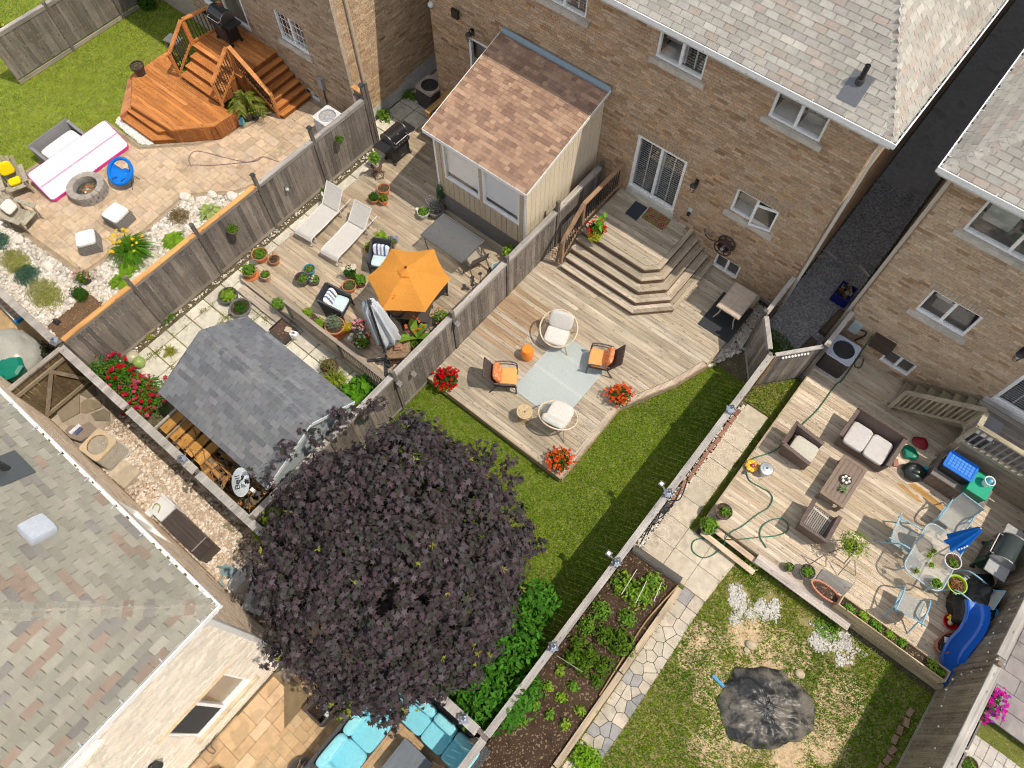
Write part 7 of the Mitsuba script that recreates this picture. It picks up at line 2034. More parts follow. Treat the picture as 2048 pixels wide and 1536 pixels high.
tu = np.array((-8.27,.17,2.25)) - np.array((-8.11,-.02,2.25)); tu -= (tu @ nv) * nv; tu /= np.linalg.norm(tu)
tw = np.cross(nv,tu)
part(k,'lettering',[((dc_ - tw * -.04 + tv[:,:1] * tu + tv[:,1:2] * tw + (tv[:,2:] + .036) * nv,np.array(tm.faces)),(.03,.035,.05))],'matte')
part(k,'arm',[(tube([dc_ - nv * .05,dc_ + e2_ * -.05 + [.28,.02,-.05],dc_ + [.42,.05,.08]],.022,8),(.62,.63,.64)),(box(dc_ + [.42,.05,.05],(.10,.08,.10)),(.66,.67,.68))],'satin')
part(k,'mast',[(tube([dc_ - nv * .05,dc_ + [.1,.1,-.5],[dc_[0] + .1,-.33,1.3]],.022,8),(.4,.4,.41))],'metal')

# ================================================================ middle deck
rug = thing('rug','pale grey blue patterned outdoor rug on the middle deck','rug')
def c_rug(p,n,uv):
  u,v = (p.x + 5.40) / 1.62,(p.y - 6.60) / 2.24
  band = dr.floor(p.y / .187)
  y = (p.y / .187 - band)
  x = p.x / .09
  zig = dr.abs(x - dr.floor(x) - 0.5) * 2
  k = cell_rand(band,3)
  m1 = smoothstep(.10,.0,dr.abs(y - .25 - zig * .5))
  m2 = smoothstep(.5,.3,dr.abs(x - dr.floor(x) - .5)) * smoothstep(.3,.2,dr.abs(y - .5))
  m = dr.select(k < .5,m1,m2) * .7 + smoothstep(.06,.02,dr.minimum(y,1 - y)) * .3
  m = dr.minimum(1,m) * (.55 + .45 * noise(p.x * 40,p.y * 40))
  return mi.Color3f(.40,.455,.46) * (1 - m) * (.92 + .16 * noise(p.x * 90,p.y * 90)) + mi.Color3f(.52,.55,.53) * m
bsdf('rug_weave',c_rug,0.95,spec=0.1)
put(rug,[(prism(sbox(-5.40,6.60,-3.78,8.84),ZC + .004,ZC + .014),(.4,.45,.46))],'rug_weave')

def egg_chair(label,c,rz,r=.52,tiltb=.42):
  """rope basket chair: an open hoop of rods from a small seat ring to a round rim; local +y is the front"""
  k = thing('rope_chair',label,'chair')
  c = (c[0],c[1],ZC)
  R = rx(-tiltb)
  rim = ring((0,0,0),r,44) @ R.T + [0,-.02,.58]
  RP = (.50,.40,.27)
  lp(k,'rim',[(tube(rim,.021,8,True),(.62,.52,.38))],'satin',c,rz,True)
  seat = ring((0,.04,.33),r * .62,44)
  lp(k,'seat_ring',[(tube(seat,.016,6,True),RP)],'satin',c,rz,True)
  for i in range(0,44):
    a,b = seat[i],rim[i]
    m_ = (a + b) / 2 + (b - a) * [1,1,0] * .12 - [0,0,.03]
    lp(k,'rope',[(tube([a,m_,b],.006,4),vary(RP,.1))],'matte',c,rz)
  for i in range(9):
    x = -.24 + i * .06
    lp(k,'seat_rope',[(tube([(x,.04 - .2,.33),(x,.04 + .2,.33)],.006,4),RP)],'matte',c,rz)
  for sx,sy in ((-1,1),(1,1),(-1,-1),(1,-1)):
    lp(k,'leg',[(tube([(sx * r * .5,.04 + sy * r * .45,.34),(sx * r * .82,sy * r * .78,.0)],.015,6),(.36,.27,.17))],'satin',c,rz)
  CU = (.60,.58,.55)
  lp(k,'seat_cushion',[(cushion((0,.12,.34),(.64,.60,.16),0,4.5),CU)],'fabric',c,rz,True)
  lp(k,'back_cushion',[(cushion((0,-.25,.42),(.66,.18,.50),0,4.5,3,rx(.6)),(.58,.57,.545))],'fabric',c,rz,True)
  return k
eg = (-5.43,8.64,.60)
egg_chair('round cream rope chair with pale cushions at the house side of the rug',(eg[0] + .03,eg[1] - .05),heading((0,0),(.35,-1)))
eg = (-3.84,6.61,.60)
egg_chair('round cream rope chair with pale cushions at the lawn side of the rug',(eg[0],eg[1] - .05),heading((0,0),(-.18,1)))

def rocker(label,c,rz):
  k = thing('wicker_armchair',label,'chair','brown wicker armchairs with orange cushions')
  c = (c[0],c[1],ZC)
  BR_ = (.075,.055,.05)
  n = 9
  bk_ = []
  for i in range(n):
    x = -.27 + i * .54 / (n - 1)
    top = .98 - .10 * (x / .27) ** 2
    bk_.append(np.array([x,-.25,.36])); bk_.append(np.array([x * 1.05,-.25 - .30,top]))
  v = np.array(bk_); f = []
  for i in range(n - 1):
    f += [[2 * i,2 * i + 2,2 * i + 3],[2 * i,2 * i + 3,2 * i + 1]]
  v2 = v + [0,-.04,0]
  f = np.array(f); m = len(v)
  lp(k,'back',[((np.vstack([v,v2]),np.vstack([f,f[:,::-1] + m])),BR_),(tube([v[2 * i + 1] + [0,-.02,0] for i in range(n)],.022,6),(.06,.045,.04)),(tube([v[0] + [0,-.02,0],v[1] + [0,-.02,0]],.022,6),BR_),(tube([v[-2] + [0,-.02,0],v[-1] + [0,-.02,0]],.022,6),BR_)],'wicker',c,rz)
  lp(k,'seat',[(box((0,.0,.30),(.56,.54,.05)),BR_)],'wicker',c,rz)
  for sg in (-1,1):
    a_ = spline([(sg * .30,.30,.0),(sg * .31,.29,.3),(sg * .33,.26,.56),(sg * .34,.02,.62),(sg * .33,-.30,.60)],6)
    lp(k,'arm',[(tube(a_,.022,7),(.11,.09,.085)),(tube(a_[8:] * [1,1,.9] + [sg * -.04,0,0],.016,6),BR_)],'wicker',c,rz,True)
    lp(k,'leg',[(tube([(sg * .29,-.26,.32),(sg * .30,-.42,.0)],.02,6),(.05,.04,.038))],'satin',c,rz)
  lp(k,'seat_cushion',[(cushion((0,.04,.35),(.53,.52,.11),0,7),(.80,.36,.13))],'fabric',c,rz,True)
  pil = cushion((0,-.22,.42),(.50,.14,.40),0,4.5,3,rx(.42))
  lp(k,'pillow',[(pil,(.66,.17,.05))],'patterned_pillow',c,rz,True,label='red orange pillow with pale leaf ovals')
  return k
def c_pillow(p,n,uv):
  a = voronoi(p.x * 11 + p.z * 6,p.y * 11 + p.z * 6)
  e = smoothstep(.03,.10,a[1] - a[0])
  return mi.Color3f(.78,.55,.40) * (1 - e) + mi.Color3f(.68,.19,.06) * e
bsdf('patterned_pillow',c_pillow,0.9,spec=0.1)
r1 = (-4.06,8.65,.55)
rocker('brown wicker armchair with orange cushion on the stair side of the rug',(r1[0] + .05,r1[1]),heading((0,0),(-.92,-.45)))
r2_ = (-5.60,6.57,.55)
rocker('brown wicker armchair with orange cushion on the fence side of the rug',(r2_[0] - .05,r2_[1] + .05),heading((0,0),(.85,.62)))

k = thing('garden_stool','bright orange drum shaped ceramic stool beside the rug','stool')
gs_ = np.array((-5.71,7.62,.30)); gs_[2] = ZC
pr_ = [(0,0)] + [(.145 + .045 * math.sin(math.pi * t),.46 * t) for t in np.linspace(0,1,10)] + [(0,.465)]
part(k,'drum',[(lathe(pr_,28,gs_),(.78,.23,.015))],'gloss',50)
part(k,'band',[(tube(ring(gs_ + [0,0,z],r_ + .002,28),.007,5,True),(.70,.18,.01)) for z,r_ in ((.06,.163),(.40,.163))],'gloss')
k = thing('side_table','round woven rattan side table at the lawn side of the middle deck','table')
rt = np.array((-4.63,6.14,.70)); rt = np.array([rt[0] + .03,rt[1] - .02,ZC])
RA = (.52,.41,.24)
part(k,'top',[(lathe([(.03,.45),(.20,.45),(.21,.44),(.20,.425),(.03,.43)],28,rt),RA)] + [(tube(ring(rt + [0,0,.452],r_,28),.008,5,True),vary(RA,.1)) for r_ in (.05,.08,.11,.14,.17,.205)],'wicker',40)
part(k,'hub',[(disc(rt + [0,0,.455],.03,12),(.16,.11,.06))],'matte')
part(k,'rod',[(tube([rt + [math.cos(a) * .2,math.sin(a) * .2,.43],rt + [math.cos(a + .3) * .09,math.sin(a + .3) * .09,.22],rt + [math.cos(a + .6) * .19,math.sin(a + .6) * .19,.01]],.006,4),RA) for a in np.arange(26) * 2 * np.pi / 26],'matte')
part(k,'base_ring',[(tube(ring(rt + [0,0,.012],.2,28),.012,5,True),RA)],'matte')

OFL = [(.78,.11,.02),(.82,.16,.04),(.70,.07,.015)]
def flower_tub(label,c,z,cols,r=.2,h=.24,n=95,extra=(),fr=.34,fh=.32):
  return potted(label,(c[0],c[1],z),r,h,(.10,.07,.06),[foliage((0,0,.0),(fr * .95,fr * .95,fh * .9),420,.075,DEEP),*extra],mound_blooms(fr,fh,n,.085,cols))
flower_tub('pot of orange red begonias at the outer corner of the middle deck',(-3.12,5.70,.45),ZC,OFL)
flower_tub('pot of orange red begonias at the bend of the middle deck edge',(-2.98,8.17,.45),ZC,OFL)
fb = (-6.93,5.65,.45)
flower_tub('pot of crimson red begonias with lime trailers at the deck end by the fence',fb,.02,[(.55,.005,.012),(.62,.01,.02),(.48,.004,.01)],.25,.38,110,[foliage((-.02,-.16,-.06),(.3,.24,.18),170,.10,LIME)])
fb = (-6.34,11.52,1.35)
k = flower_tub('pot of red flowers over lime moneywort on the stair landing',(fb[0] + .02,fb[1]),ZC + 1.0,[(.60,.01,.008),(.66,.02,.012)],.19,.3,46,[foliage((.05,-.18,-.12),(.22,.20,.26),420,.055,[(.40,.46,.03),(.46,.50,.05)])],.26,.28)
leafmesh(k + '__broad_leaf',[foliage((fb[0] + .05,fb[1] + .06,ZC + 1.45),(.22,.22,.22),16,.28,[(.14,.36,.03),(.18,.42,.05)],.45)])
# mats and things at the house wall
k = one('door_mat','dark navy door mat on the landing','mat',[(prism(xy((-6.14,12.68,1.29),(-6.16,13.25,1.29),(-5.75,13.26,1.29),(-5.73,12.67,1.29)),ZC + 1.004,ZC + 1.014),(.022,.032,.048))],'wicker')
def c_mat(p,n,uv):
  a = voronoi(p.x * 6.5,p.y * 6.5)
  f = smoothstep(.26,.38,a[0])
  l = smoothstep(.07,.14,a[0])
  pet = mi.Color3f(.20,.035,.03) * l + mi.Color3f(.40,.30,.16) * (1 - l)
  return (pet * (1 - f) + mi.Color3f(.20,.15,.07) * f) * (.75 + .5 * noise(p.x * 70,p.y * 70))
bsdf('floral_mat',c_mat,.95,spec=.1)
one('door_mat','brown floral door mat with dark red blossoms before the sliding door','mat',[(prism(xy((-5.68,12.85,1.29),(-5.71,13.34,1.29),(-4.96,13.32,1.29),(-4.94,12.85,1.29)),ZC + 1.004,ZC + 1.013),(.2,.1,.05))],'floral_mat')
def wall_light(label,s,z,hgt=.42,pl_=None):
  k = thing('wall_light',label,'wall light')
  pl_ = pl_ or pw
  part(k,'back_plate',[(pl_.box(s - .05,s + .05,z + .08,z + .3,.012,.035),(.015,.016,.02))],'satin')
  part(k,'arm',[(tube(spline([pl_.at(s,z + .25,.03),pl_.at(s,z + .33,.12),pl_.at(s,z + .24,.19)],6),.016,6),(.015,.016,.02))],'satin',True)
  ct = pl_.at(s,z,.19)
  part(k,'cage',[(tube([ct + [math.cos(a) * .055,math.sin(a) * .055,0],ct + [math.cos(a) * .09,math.sin(a) * .09,.2]],.006,4),(.015,.016,.02)) for a in np.arange(6) * 1.047] + [(tube(ring(ct,.055,16),.007,5,True),(.015,.016,.02)),(lathe([(.10,.2),(.06,.26),(.02,.28),(0,.28)],14,ct),(.02,.022,.03))],'satin')
  part(k,'bulb',[(ball(ct + [0,0,.1],.04,1),(.6,.6,.55))],'gloss',True)
wall_light('black wall lantern right of the sliding patio door',-4.62,2.82)
wall_light('black wall lantern beside the half hidden door by the sunroom',-12.45,3.55)
wall_light('small black wall lamp on the right house',3.96,3.4)
k = thing('flood_light','square black flood light high on the middle house wall','flood light')
part(k,'head',[(pw.box(-13.12,-12.88,3.98,4.25,.08,.16),(.012,.013,.015)),(pw.box(-13.03,-12.97,4.05,4.15,.0,.08),(.02,.02,.02))],'satin')
k = thing('wall_camera','round white camera at the left corner of the middle house','camera')
part(k,'dome',[(ball(pw.at(-14.02,3.9,.06),.09,2),(.70,.72,.74)),(pw.box(-14.08,-13.96,3.86,3.98,.0,.05),(.6,.6,.6))],'satin',True)
k = thing('outdoor_outlet','white outdoor outlet with a black plug below the lantern','outlet')
o_ = (-4.55,13.44,1.90)
part(k,'plate',[(pw.box(o_[0] - .06,o_[0] + .06,o_[2] - .02,o_[2] + .13,.012,.04),(.52,.54,.55))],'satin')
part(k,'plug',[(pw.box(o_[0] - .035,o_[0] + .035,o_[2] - .16,o_[2] - .03,.02,.09),(.015,.015,.016))],'satin')
hr = thing('hose_reel','round dark brown hose reel on the wall above the basement window','hose reel')
hc = pw.at(-3.22,1.58,.18)
for off in (.12,-.12):
  w_ = hc + np.array([0,off,0])
  part(hr,'rim',[(tube(np.stack([ring((0,0,0),.25,28)[:,0],0 * ring((0,0,0),.25,28)[:,0],ring((0,0,0),.25,28)[:,1]],1) + w_,.022,6,True),(.05,.028,.025))],'satin',True)
  part(hr,'spoke',[(beam(w_,w_ + [math.cos(a) * .24,0,math.sin(a) * .24],.03,.014),(.05,.03,.027)) for a in np.arange(6) * 1.047],'satin')
hel = np.array([[.17 * math.cos(t),-.09 + .18 * t / 44,.17 * math.sin(t)] for t in np.linspace(0,44,200)]) + hc
part(hr,'wound_hose',[(tube(hel,.018,5),(.07,.03,.03))],'satin',True)
part(hr,'hub',[(tube([hc - [0,.16,0],hc + [0,.15,0]],.05,12),(.30,.30,.31))],'satin')
part(hr,'lead_hose',[(tube(spline([hc + [-.2,0,.05],hc + [-.4,-.05,-.02],hc + [-.6,-.05,.05],hc + [-.72,.08,.12]],6),.016,6),(.03,.022,.02))],'satin',True)
part(hr,'tap',[(box(hc + [-.62,.02,.0],(.06,.12,.12)),(.55,.57,.60)),(tube([hc + [-.5,.16,.05],hc + [-.5,-.02,.05]],.02,8),(.5,.5,.52))],'metal')
# tiled table with mat beneath
one('floor_mat','dark rubber mat under the tiled table','mat',[(prism(Polygon([(-2.62,11.5),(-1.62,11.5),(-1.62,12.9),(-2.62,12.9)]),ZC + .004,ZC + .014),(.03,.035,.04))],'satin')
k = thing('tiled_table','rectangular table topped with six stone tiles, half in house shade','table')
x0_,x1_,y0_,y1_,z_ = -2.44,-1.72,11.92,12.94,.93
part(k,'frame',[(box(((x0_ + x1_) / 2,(y0_ + y1_) / 2,z_ - .05),(x1_ - x0_,y1_ - y0_,.045)),(.40,.34,.29))],'satin')
for i in range(2):
  for j in range(3):
    a,b = x0_ + .025 + i * (x1_ - x0_ - .05) / 2,y0_ + .025 + j * (y1_ - y0_ - .05) / 3
    part(k,'tile',[(prism(sbox(a + .005,b + .005,a + (x1_ - x0_ - .05) / 2 - .005,b + (y1_ - y0_ - .05) / 3 - .005),z_ - .006,z_ + .006),vary((.52,.43,.35),.05))],'stone')
for a in (x0_ + .08,x1_ - .08):
  for b in (y0_ + .1,y1_ - .1):
    part(k,'leg',[(tube(spline([(a,b,z_ - .05),(a + (.05 if a < -2 else -.05),b,ZC + .35),(a - (.04 if a < -2 else -.04),b - .04,ZC + .014)],5),.02,6),(.46,.42,.36))],'satin')
# sunroom rear nook
k = thing('railing','short new cedar railing with black balusters behind the sunroom','railing')
NB = np.array((-14.02,13.32,1.00));
part(k,'post',[(beam((-13.35,12.15,0),(-13.35,12.15,1.2),.1,.1),(.50,.28,.07)),(beam((-13.35,13.35,0),(-13.35,13.35,1.2),.1,.1),(.50,.28,.07))],'wood_z')
part(k,'top_rail',[(beam((-13.35,12.05,1.22),(-13.35,13.4,1.22),.2,.04),(.44,.27,.10)),(box((-13.05,12.0,.92),(.5,.35,.04),.1),(.48,.28,.08))],'wood_y')
part(k,'baluster',[(beam((-13.35,12.25 + i * .13,.1),(-13.35,12.25 + i * .13,1.2),.02,.02),(.02,.02,.02)) for i in range(9)],'satin')
for nm,p_,r_ in (('wild green vine at the foot of the sunlit side wall',(-15.24,11.02,.10),.35),('trailing vine along the foundation in the shaded gap',(-15.24,13.10,.10),.3),('upright vine sprig against the sunny foundation',(-15.30,11.85,.10),.35),('low green weeds by the last fence post',(-14.88,10.46,.10),.28)):
  shrub(nm,(p_[0],p_[1],0),(r_,r_ * .7,r_),110,.13,[(.14,.28,.03),(.18,.32,.04),(.12,.22,.03)],key='vine',cat='vine')


# ================================================================ side passage
k = thing('recycling_bin','blue recycling bin of scrap in the dark passage between the houses','bin')
b_ = np.array([.12,15.1,0.0])
part(k,'box',[(box(b_ + [dx,dy,0],s_),(.01,.02,.24)) for dx,dy,s_ in ((0,.28,(.46,.03,.36)),(0,-.28,(.46,.03,.36)),(.23,0,(.03,.53,.36)),(-.23,0,(.03,.53,.36)),(0,0,(.44,.53,.03)))],'satin')
part(k,'scrap',[(box(b_ + [RNG.uniform(-.15,.15),RNG.uniform(-.2,.2),.25 + RNG.uniform(0,.12)],(.12,.09,.06),RNG.uniform(0,3)),vary([(.05,.04,.03),(.3,.28,.25),(.18,.08,.04)][RNG.integers(3)],.2)) for _ in range(24)],'matte')
one('downspout_pipe','pale drain pipe end on the gravel by the middle house wall','pipe',[(tube([(-1.05,16.3,.05),(-.62,16.2,.05)],.05,10),(.55,.54,.5)),(tube([(-1.1,15.9,.12),(-1.0,16.05,.05),(-.95,16.1,.05)],.05,10),(.5,.48,.4))],'satin')
one('downspout_pipe','pale drain pipe end on the gravel by the right house wall','pipe',[(tube([(.42,16.25,.05),(-.02,16.45,.05)],.05,10),(.55,.54,.5))],'satin')
for nm,c_,L_ in (('old timber block lying at the right wall of the passage',(.33,14.1,0),1.0),('short timber block in the passage near the gate',(.15,12.9,0),.7)):
  one('timber_block',nm,'timber',[(box(c_,(.24,L_,.2),-.12),(.13,.10,.075))],'wood_y')
one('trash_lid','dark lid dropped in the passage corner by the gate','lid',[(lathe([(0,.05),(.2,.04),(.24,0),(.22,-.01),(0,.01)],18,(.12,12.45,.05)),(.025,.024,.024))],'satin')

# ================================================================ right garden
a_ = np.array([.95,13.05,0])
condenser('blue grey topped air conditioner on the right deck by the fence',(.95,12.72),.72,.82,(.035,.033,.033),3,z=ZR,topcol=(.42,.47,.58),grille=(.03,.05,.09),blade=(.20,.24,.30))
k = thing('meter_box','grey disconnect box with a black cable behind the right air conditioner','meter')
part(k,'box',[(pw.box(.72,.98,1.15,1.55,.0,.12),(.36,.42,.42))],'satin')
part(k,'cable',[(tube(spline([pw.at(.98,1.4,.1),pw.at(1.14,1.46,.12),pw.at(1.16,1.25,.1),pw.at(1.05,.9,.1)],6),.022,6),(.02,.02,.02))],'satin',True)
k = thing('hose_box','dark brown wall mounted hose box on the right house','hose box')
part(k,'box',[(pw.box(1.36,1.90,1.22,1.52,.02,.26),(.045,.03,.025)),(pw.box(1.34,1.92,1.52,1.55,.01,.28),(.05,.035,.03))],'satin')
HG = (.02,.13,.075)
k = thing('garden_hose','dark green hose running from the right house across the deck to the yellow sprinkler','hose')
part(k,'tube',[(tube(spline([(1.31,13.30,1.47),(1.36,13.39,.90),(1.41,13.21,.36),(1.50,13.03,.36),(1.61,13.15,.36),(1.51,13.55,.36),(1.35,13.62,.50),(1.39,13.59,1.00)],8),.015,6),HG),
  (tube(spline([(1.83,13.70,.75),(1.71,13.70,.38),(1.44,13.44,.36),(1.41,12.47,.36),(1.34,12.18,.36),(1.32,11.26,.36),(1.21,10.57,.36),(1.13,9.99,.36),(1.03,9.51,.36),(.93,9.31,.36),(.69,8.92,.36),(.68,8.69,.36)],8),.015,6),HG)],'satin',True)
k = thing('garden_hose','green hose looping from the yellow sprinkler over the deck edge onto the slab path','hose')
part(k,'tube',[(tube(spline([(.75,8.53,.36),(.94,8.38,.36),(1.25,8.40,.36),(1.49,8.42,.36),(1.64,8.32,.36),(1.67,8.05,.36),(1.56,7.76,.36),(1.41,7.23,.36),(1.29,6.96,.37),(1.26,6.76,.30),(1.32,6.61,.16),(1.27,6.33,.04),(1.11,6.08,.03),(.83,6.05,.03),(.70,6.23,.03),(.78,6.42,.03),(1.03,6.59,.05),(1.26,6.73,.22),(1.49,6.87,.36),(1.89,7.27,.36),(2.18,7.55,.36),(2.33,7.82,.36),(2.26,8.00,.36),(2.08,8.02,.36),(1.90,7.84,.36),(1.80,7.54,.36),(1.89,7.29,.36),(2.15,7.15,.36)],8),.015,6),HG)],'satin',True)
k = thing('sprinkler_toy','yellow flower shaped plastic sprinkler on the deck edge','sprinkler')
yc = np.array((.77,8.72,.42))
part(k,'petal',[(ball(yc + [math.cos(a) * .1,math.sin(a) * .1,.02 * (i % 2)],(.075,.075,.04),1),[(.80,.42,.01),(.72,.34,.01),(.8,.5,.03)][i % 3]) for i,a in enumerate(np.arange(7) * .9)] + [(ball(yc + [.02,.0,.06],(.06,.06,.04),1),(.3,.05,.1))],'gloss',True)
part(k,'spout',[(tube([yc + [-.03,-.1,0],yc + [-.05,-.3,-.03]],.03,8),(.06,.06,.065))],'satin')
k = thing('metal_pail','galvanised lidded pail beside the yellow sprinkler','pail')
mp = np.array((1.10,8.79,.60)); mp = np.array([mp[0],mp[1],ZR])
part(k,'body',[(lathe([(0,0),(.13,0),(.16,.28),(.155,.28)],22,mp),(.52,.54,.56))],'metal',40)
part(k,'lid',[(lathe([(.17,.28),(.175,.30),(.16,.315),(.10,.32),(.09,.33),(.03,.335),(.02,.345),(0,.345)],26,mp),(.60,.64,.68))],'metal',30)
part(k,'knob',[(ball(mp + [0,0,.355],.02,1),(.05,.05,.06))],'satin')
BRW = (.105,.075,.065)
tub_seat('dark brown wicker loveseat with two pale grey cushions',(2.74,11.02,ZR),math.pi,1.36,.82,BRW,(.52,.51,.50),seats=2,hb=.72,ha=.60,key='wicker_loveseat',cat='sofa')
tub_seat('dark brown wicker armchair with a cream cushion by the deck edge',(1.50,9.80,ZR),-math.pi / 2,.76,.74,BRW,(.52,.49,.43),hb=.72,ha=.58)
k = tub_seat('dark brown wicker armchair without its cushion near the coffee table',(2.75,8.36,ZR),.02,.74,.72,BRW,BRW,hb=.70,ha=.60,cushion_on=False)
for i in range(12):
  part(k,'seat_strand',[(beam((2.47 + i * .048,8.12,ZR + .335),(2.47 + i * .048,8.68,ZR + .335),.03,.012),vary((.26,.24,.22),.2))],'wicker')
part(k,'seat_strand',[(beam((2.5,8.62,ZR + .345),(3.0,8.57,ZR + .345),.05,.012),(.50,.46,.38))],'wicker')
k = thing('coffee_table','brown slatted coffee table between the wicker seats','table')
cx0,cx1,cy0,cy1,cz = 2.42,3.07,9.02,10.32,ZR + .42
TB = (.20,.145,.115)
for i in range(4):
  a = cx0 + .095 + i * (cx1 - cx0 - .19) / 4
  part(k,'slat',[(prism(sbox(a + .004,cy0 + .1,a + (cx1 - cx0 - .19) / 4 - .004,cy1 - .1),cz - .03,cz),vary(TB,.04))],'satin')
part(k,'frame',[(prism(sbox(cx0,cy0,cx1,cy1).difference(sbox(cx0 + .09,cy0 + .095,cx1 - .09,cy1 - .095)),cz - .05,cz + .003),TB),(box(((cx0 + cx1) / 2,(cy0 + cy1) / 2,cz - .12),(cx1 - cx0 - .04,cy1 - cy0 - .04,.07)),(.15,.11,.085))],'satin')
for a in (cx0 + .06,cx1 - .06):
  for b in (cy0 + .06,cy1 - .06):
    part(k,'leg',[(box((a,b,ZR),(.08,.08,.32)),(.14,.10,.08))],'satin')
k = thing('candle_holder','dark ring of white tealight candles on the coffee table','candle holder')
ch = np.array((2.76,9.70,.78)); ch[2] = cz + .003
part(k,'tray',[(lathe([(0,0),(.13,0),(.145,.05),(.135,.05),(.12,.015),(0,.015)],22,ch),(.035,.03,.03))],'satin',40)
part(k,'candle',[(lathe([(0,.06),(.032,.06),(.034,0)],12,ch + [math.cos(a) * .085,math.sin(a) * .085,.015]),(.70,.68,.58)) for a in np.arange(6) * 1.047],'satin',40)
sc_ = (2.83,9.43,.78)
potted('small succulent on the coffee table',(sc_[0],sc_[1],cz + .003),.06,.06,(.10,.07,.06),[blades((0,0,0),.1,40,.15,[(.22,.34,.14),(.28,.38,.18)],.035,.5,.3)])

# storage box, tote, green chest, bucket
k = thing('storage_box','long brown plank sided resin storage box on the right deck','storage box')
sx0,sx1,sy0,sy1 = 4.32,5.66,11.15,11.85
part(k,'body',[(prism(sbox(sx0,sy0,sx1,sy1),ZR,ZR + .50),(.09,.07,.062))],'satin')
for i in range(9):
  a = sx0 + i * (sx1 - sx0) / 9
  part(k,'side_panel',[(prism(sbox(a + .004,sy0 - .012,a + (sx1 - sx0) / 9 - .004,sy0 - .001),ZR + .03,ZR + .47),vary((.115,.09,.08),.06))],'satin')
part(k,'lid',[(prism(sbox(sx0 - .02,sy0 - .02,sx1 + .02,sy1 + .02),ZR + .502,ZR + .56),(.17,.155,.145))],'satin')
k = thing('storage_tote','black tote with a bright blue waffle lid on the storage box','tote')
bx,by,bz = 4.70,11.54,ZR + .562
part(k,'tub',[(prism(sbox(bx - .34,by - .22,bx + .34,by + .22).buffer(-.05).buffer(.05),bz,bz + .32),(.015,.015,.017))],'satin')
lid = sbox(bx - .37,by - .25,bx + .37,by + .25).buffer(-.05).buffer(.05)
kl = part(k,'lid',[(prism(lid,bz + .322,bz + .35),(.005,.14,.60)),(prism(lid.difference(lid.buffer(-.05)),bz + .351,bz + .368),(.006,.16,.64))],'satin')
for i in range(7):
  for j in range(4):
    part(kl,'waffle_square',[(box((bx - .255 + i * .085,by - .128 + j * .085,bz + .351),(.066,.066,.012)),(.06,.26,.72))],'satin')
k = thing('storage_chest','emerald green chest on the storage box under a paint bucket','chest')
part(k,'body',[(prism(sbox(5.08,11.14,5.53,11.72),ZR + .563,ZR + .80),(.0,.24,.14))],'satin')
part(k,'lid',[(prism(sbox(5.06,11.12,5.55,11.74),ZR + .802,ZR + .85),(.0,.32,.19))],'satin')
k = thing('bucket','white rimmed bucket of blue stuff on the green chest','bucket')
bk = np.array([5.36,11.52,ZR + .852])
part(k,'body',[(lathe([(0,.005),(.09,.005),(.115,.2),(.128,.2),(.128,.215),(.105,.215),(.1,.15)],22,bk),(.70,.72,.72))],'satin',40)
part(k,'contents',[(ball(bk + [0,0,.15],(.09,.09,.05),1),(.01,.22,.34)),(ball(bk + [.03,.03,.19],(.04,.04,.03),1),(.3,.5,.6))],'gloss')
k = thing('broom','pole with a light blue brush head leaning by the storage box','broom')
p0_,p1_ = np.array((4.31,11.51,.40)),np.array((4.41,11.88,1.40))
part(k,'handle',[(tube([p0_,p1_],.012,6),(.50,.40,.28))],'wood_x')
part(k,'head',[(cushion(p0_ - [0,0,.06],(.26,.09,.09),.4,5,2),(.02,.40,.60))],'matte',True)
# junk under the landing
for nm,cat,c_,s_,col,mt_ in (('green plastic sand toy beneath the right house stair','toy',(3.75,11.62,ZR),(.22,.2,.16),(.0,.20,.12),'satin'),('red crate in the shade under the right house stair','crate',(3.85,12.05,ZR),(.22,.16,.14),(.22,.01,.02),'satin'),('black garbage bag under the right house landing','bag',(4.05,11.15,ZR),(.28,.24,.26),(.012,.02,.02),'tarp'),('blue sled leaning in the dark under the landing','sled',(4.75,12.1,ZR + .2),(.4,.1,.3),(.004,.04,.25),'gloss')):
  m_ = ball((c_[0],c_[1],c_[2] + s_[2] * .5),(s_[0],s_[1],s_[2] * .55),2)
  m_ = (m_[0] + (meshkit.noise(m_[0] * 7)[:,None] - .5) * .10,m_[1])
  one('clutter_' + cat,nm,cat,[(m_,col)],mt_,True)
for i,(x,y) in enumerate(((3.25,11.72),(3.45,11.6),(3.35,11.3),(3.6,11.15),(3.2,11.45))):
  one('paving_brick',['pinkish loose brick beneath the stair','cream loose stone beneath the stair','broken clay brick near the garbage bag','flat reddish brick by the garbage bag','tan cobble behind the loveseat'][i],'brick',[(box((x,y,ZR),(.2,.12,.08),i * .7),[(.36,.22,.17),(.5,.42,.3),(.30,.17,.12),(.36,.2,.15),(.42,.32,.2)][i])],'stone')
k = thing('cool_box','grey lidded cabinet on the landing beside the right patio door','cabinet')
part(k,'body',[(box((4.62,12.42,ZR + 1.12),(.46,.6,.42)),(.05,.055,.06))],'satin')
part(k,'lid',[(box((4.62,12.42,ZR + 1.545),(.50,.64,.035)),(.20,.21,.22))],'satin')
# steel grill with green cabinet at the far fence
gas_grill('stainless grill with green cabinet against the far right fence',(6.42,10.25),math.pi / 2 + .0,ZR,(.01,.05,.032),True,shelf=(.30,.31,.32),lidcol=(.04,.055,.06))
k = thing('black_cover','crumpled black plastic sheet heaped behind the blue slide','tarp')
m_ = ball((6.55,9.0,ZR + .2),(.5,.75,.5),3)
m_ = (m_[0] + (meshkit.fbm(m_[0] * 4,3)[:,None] - .5) * [.25,.25,.3],m_[1])
put(k,[(m_,(.010,.013,.015))],'tarp',True)
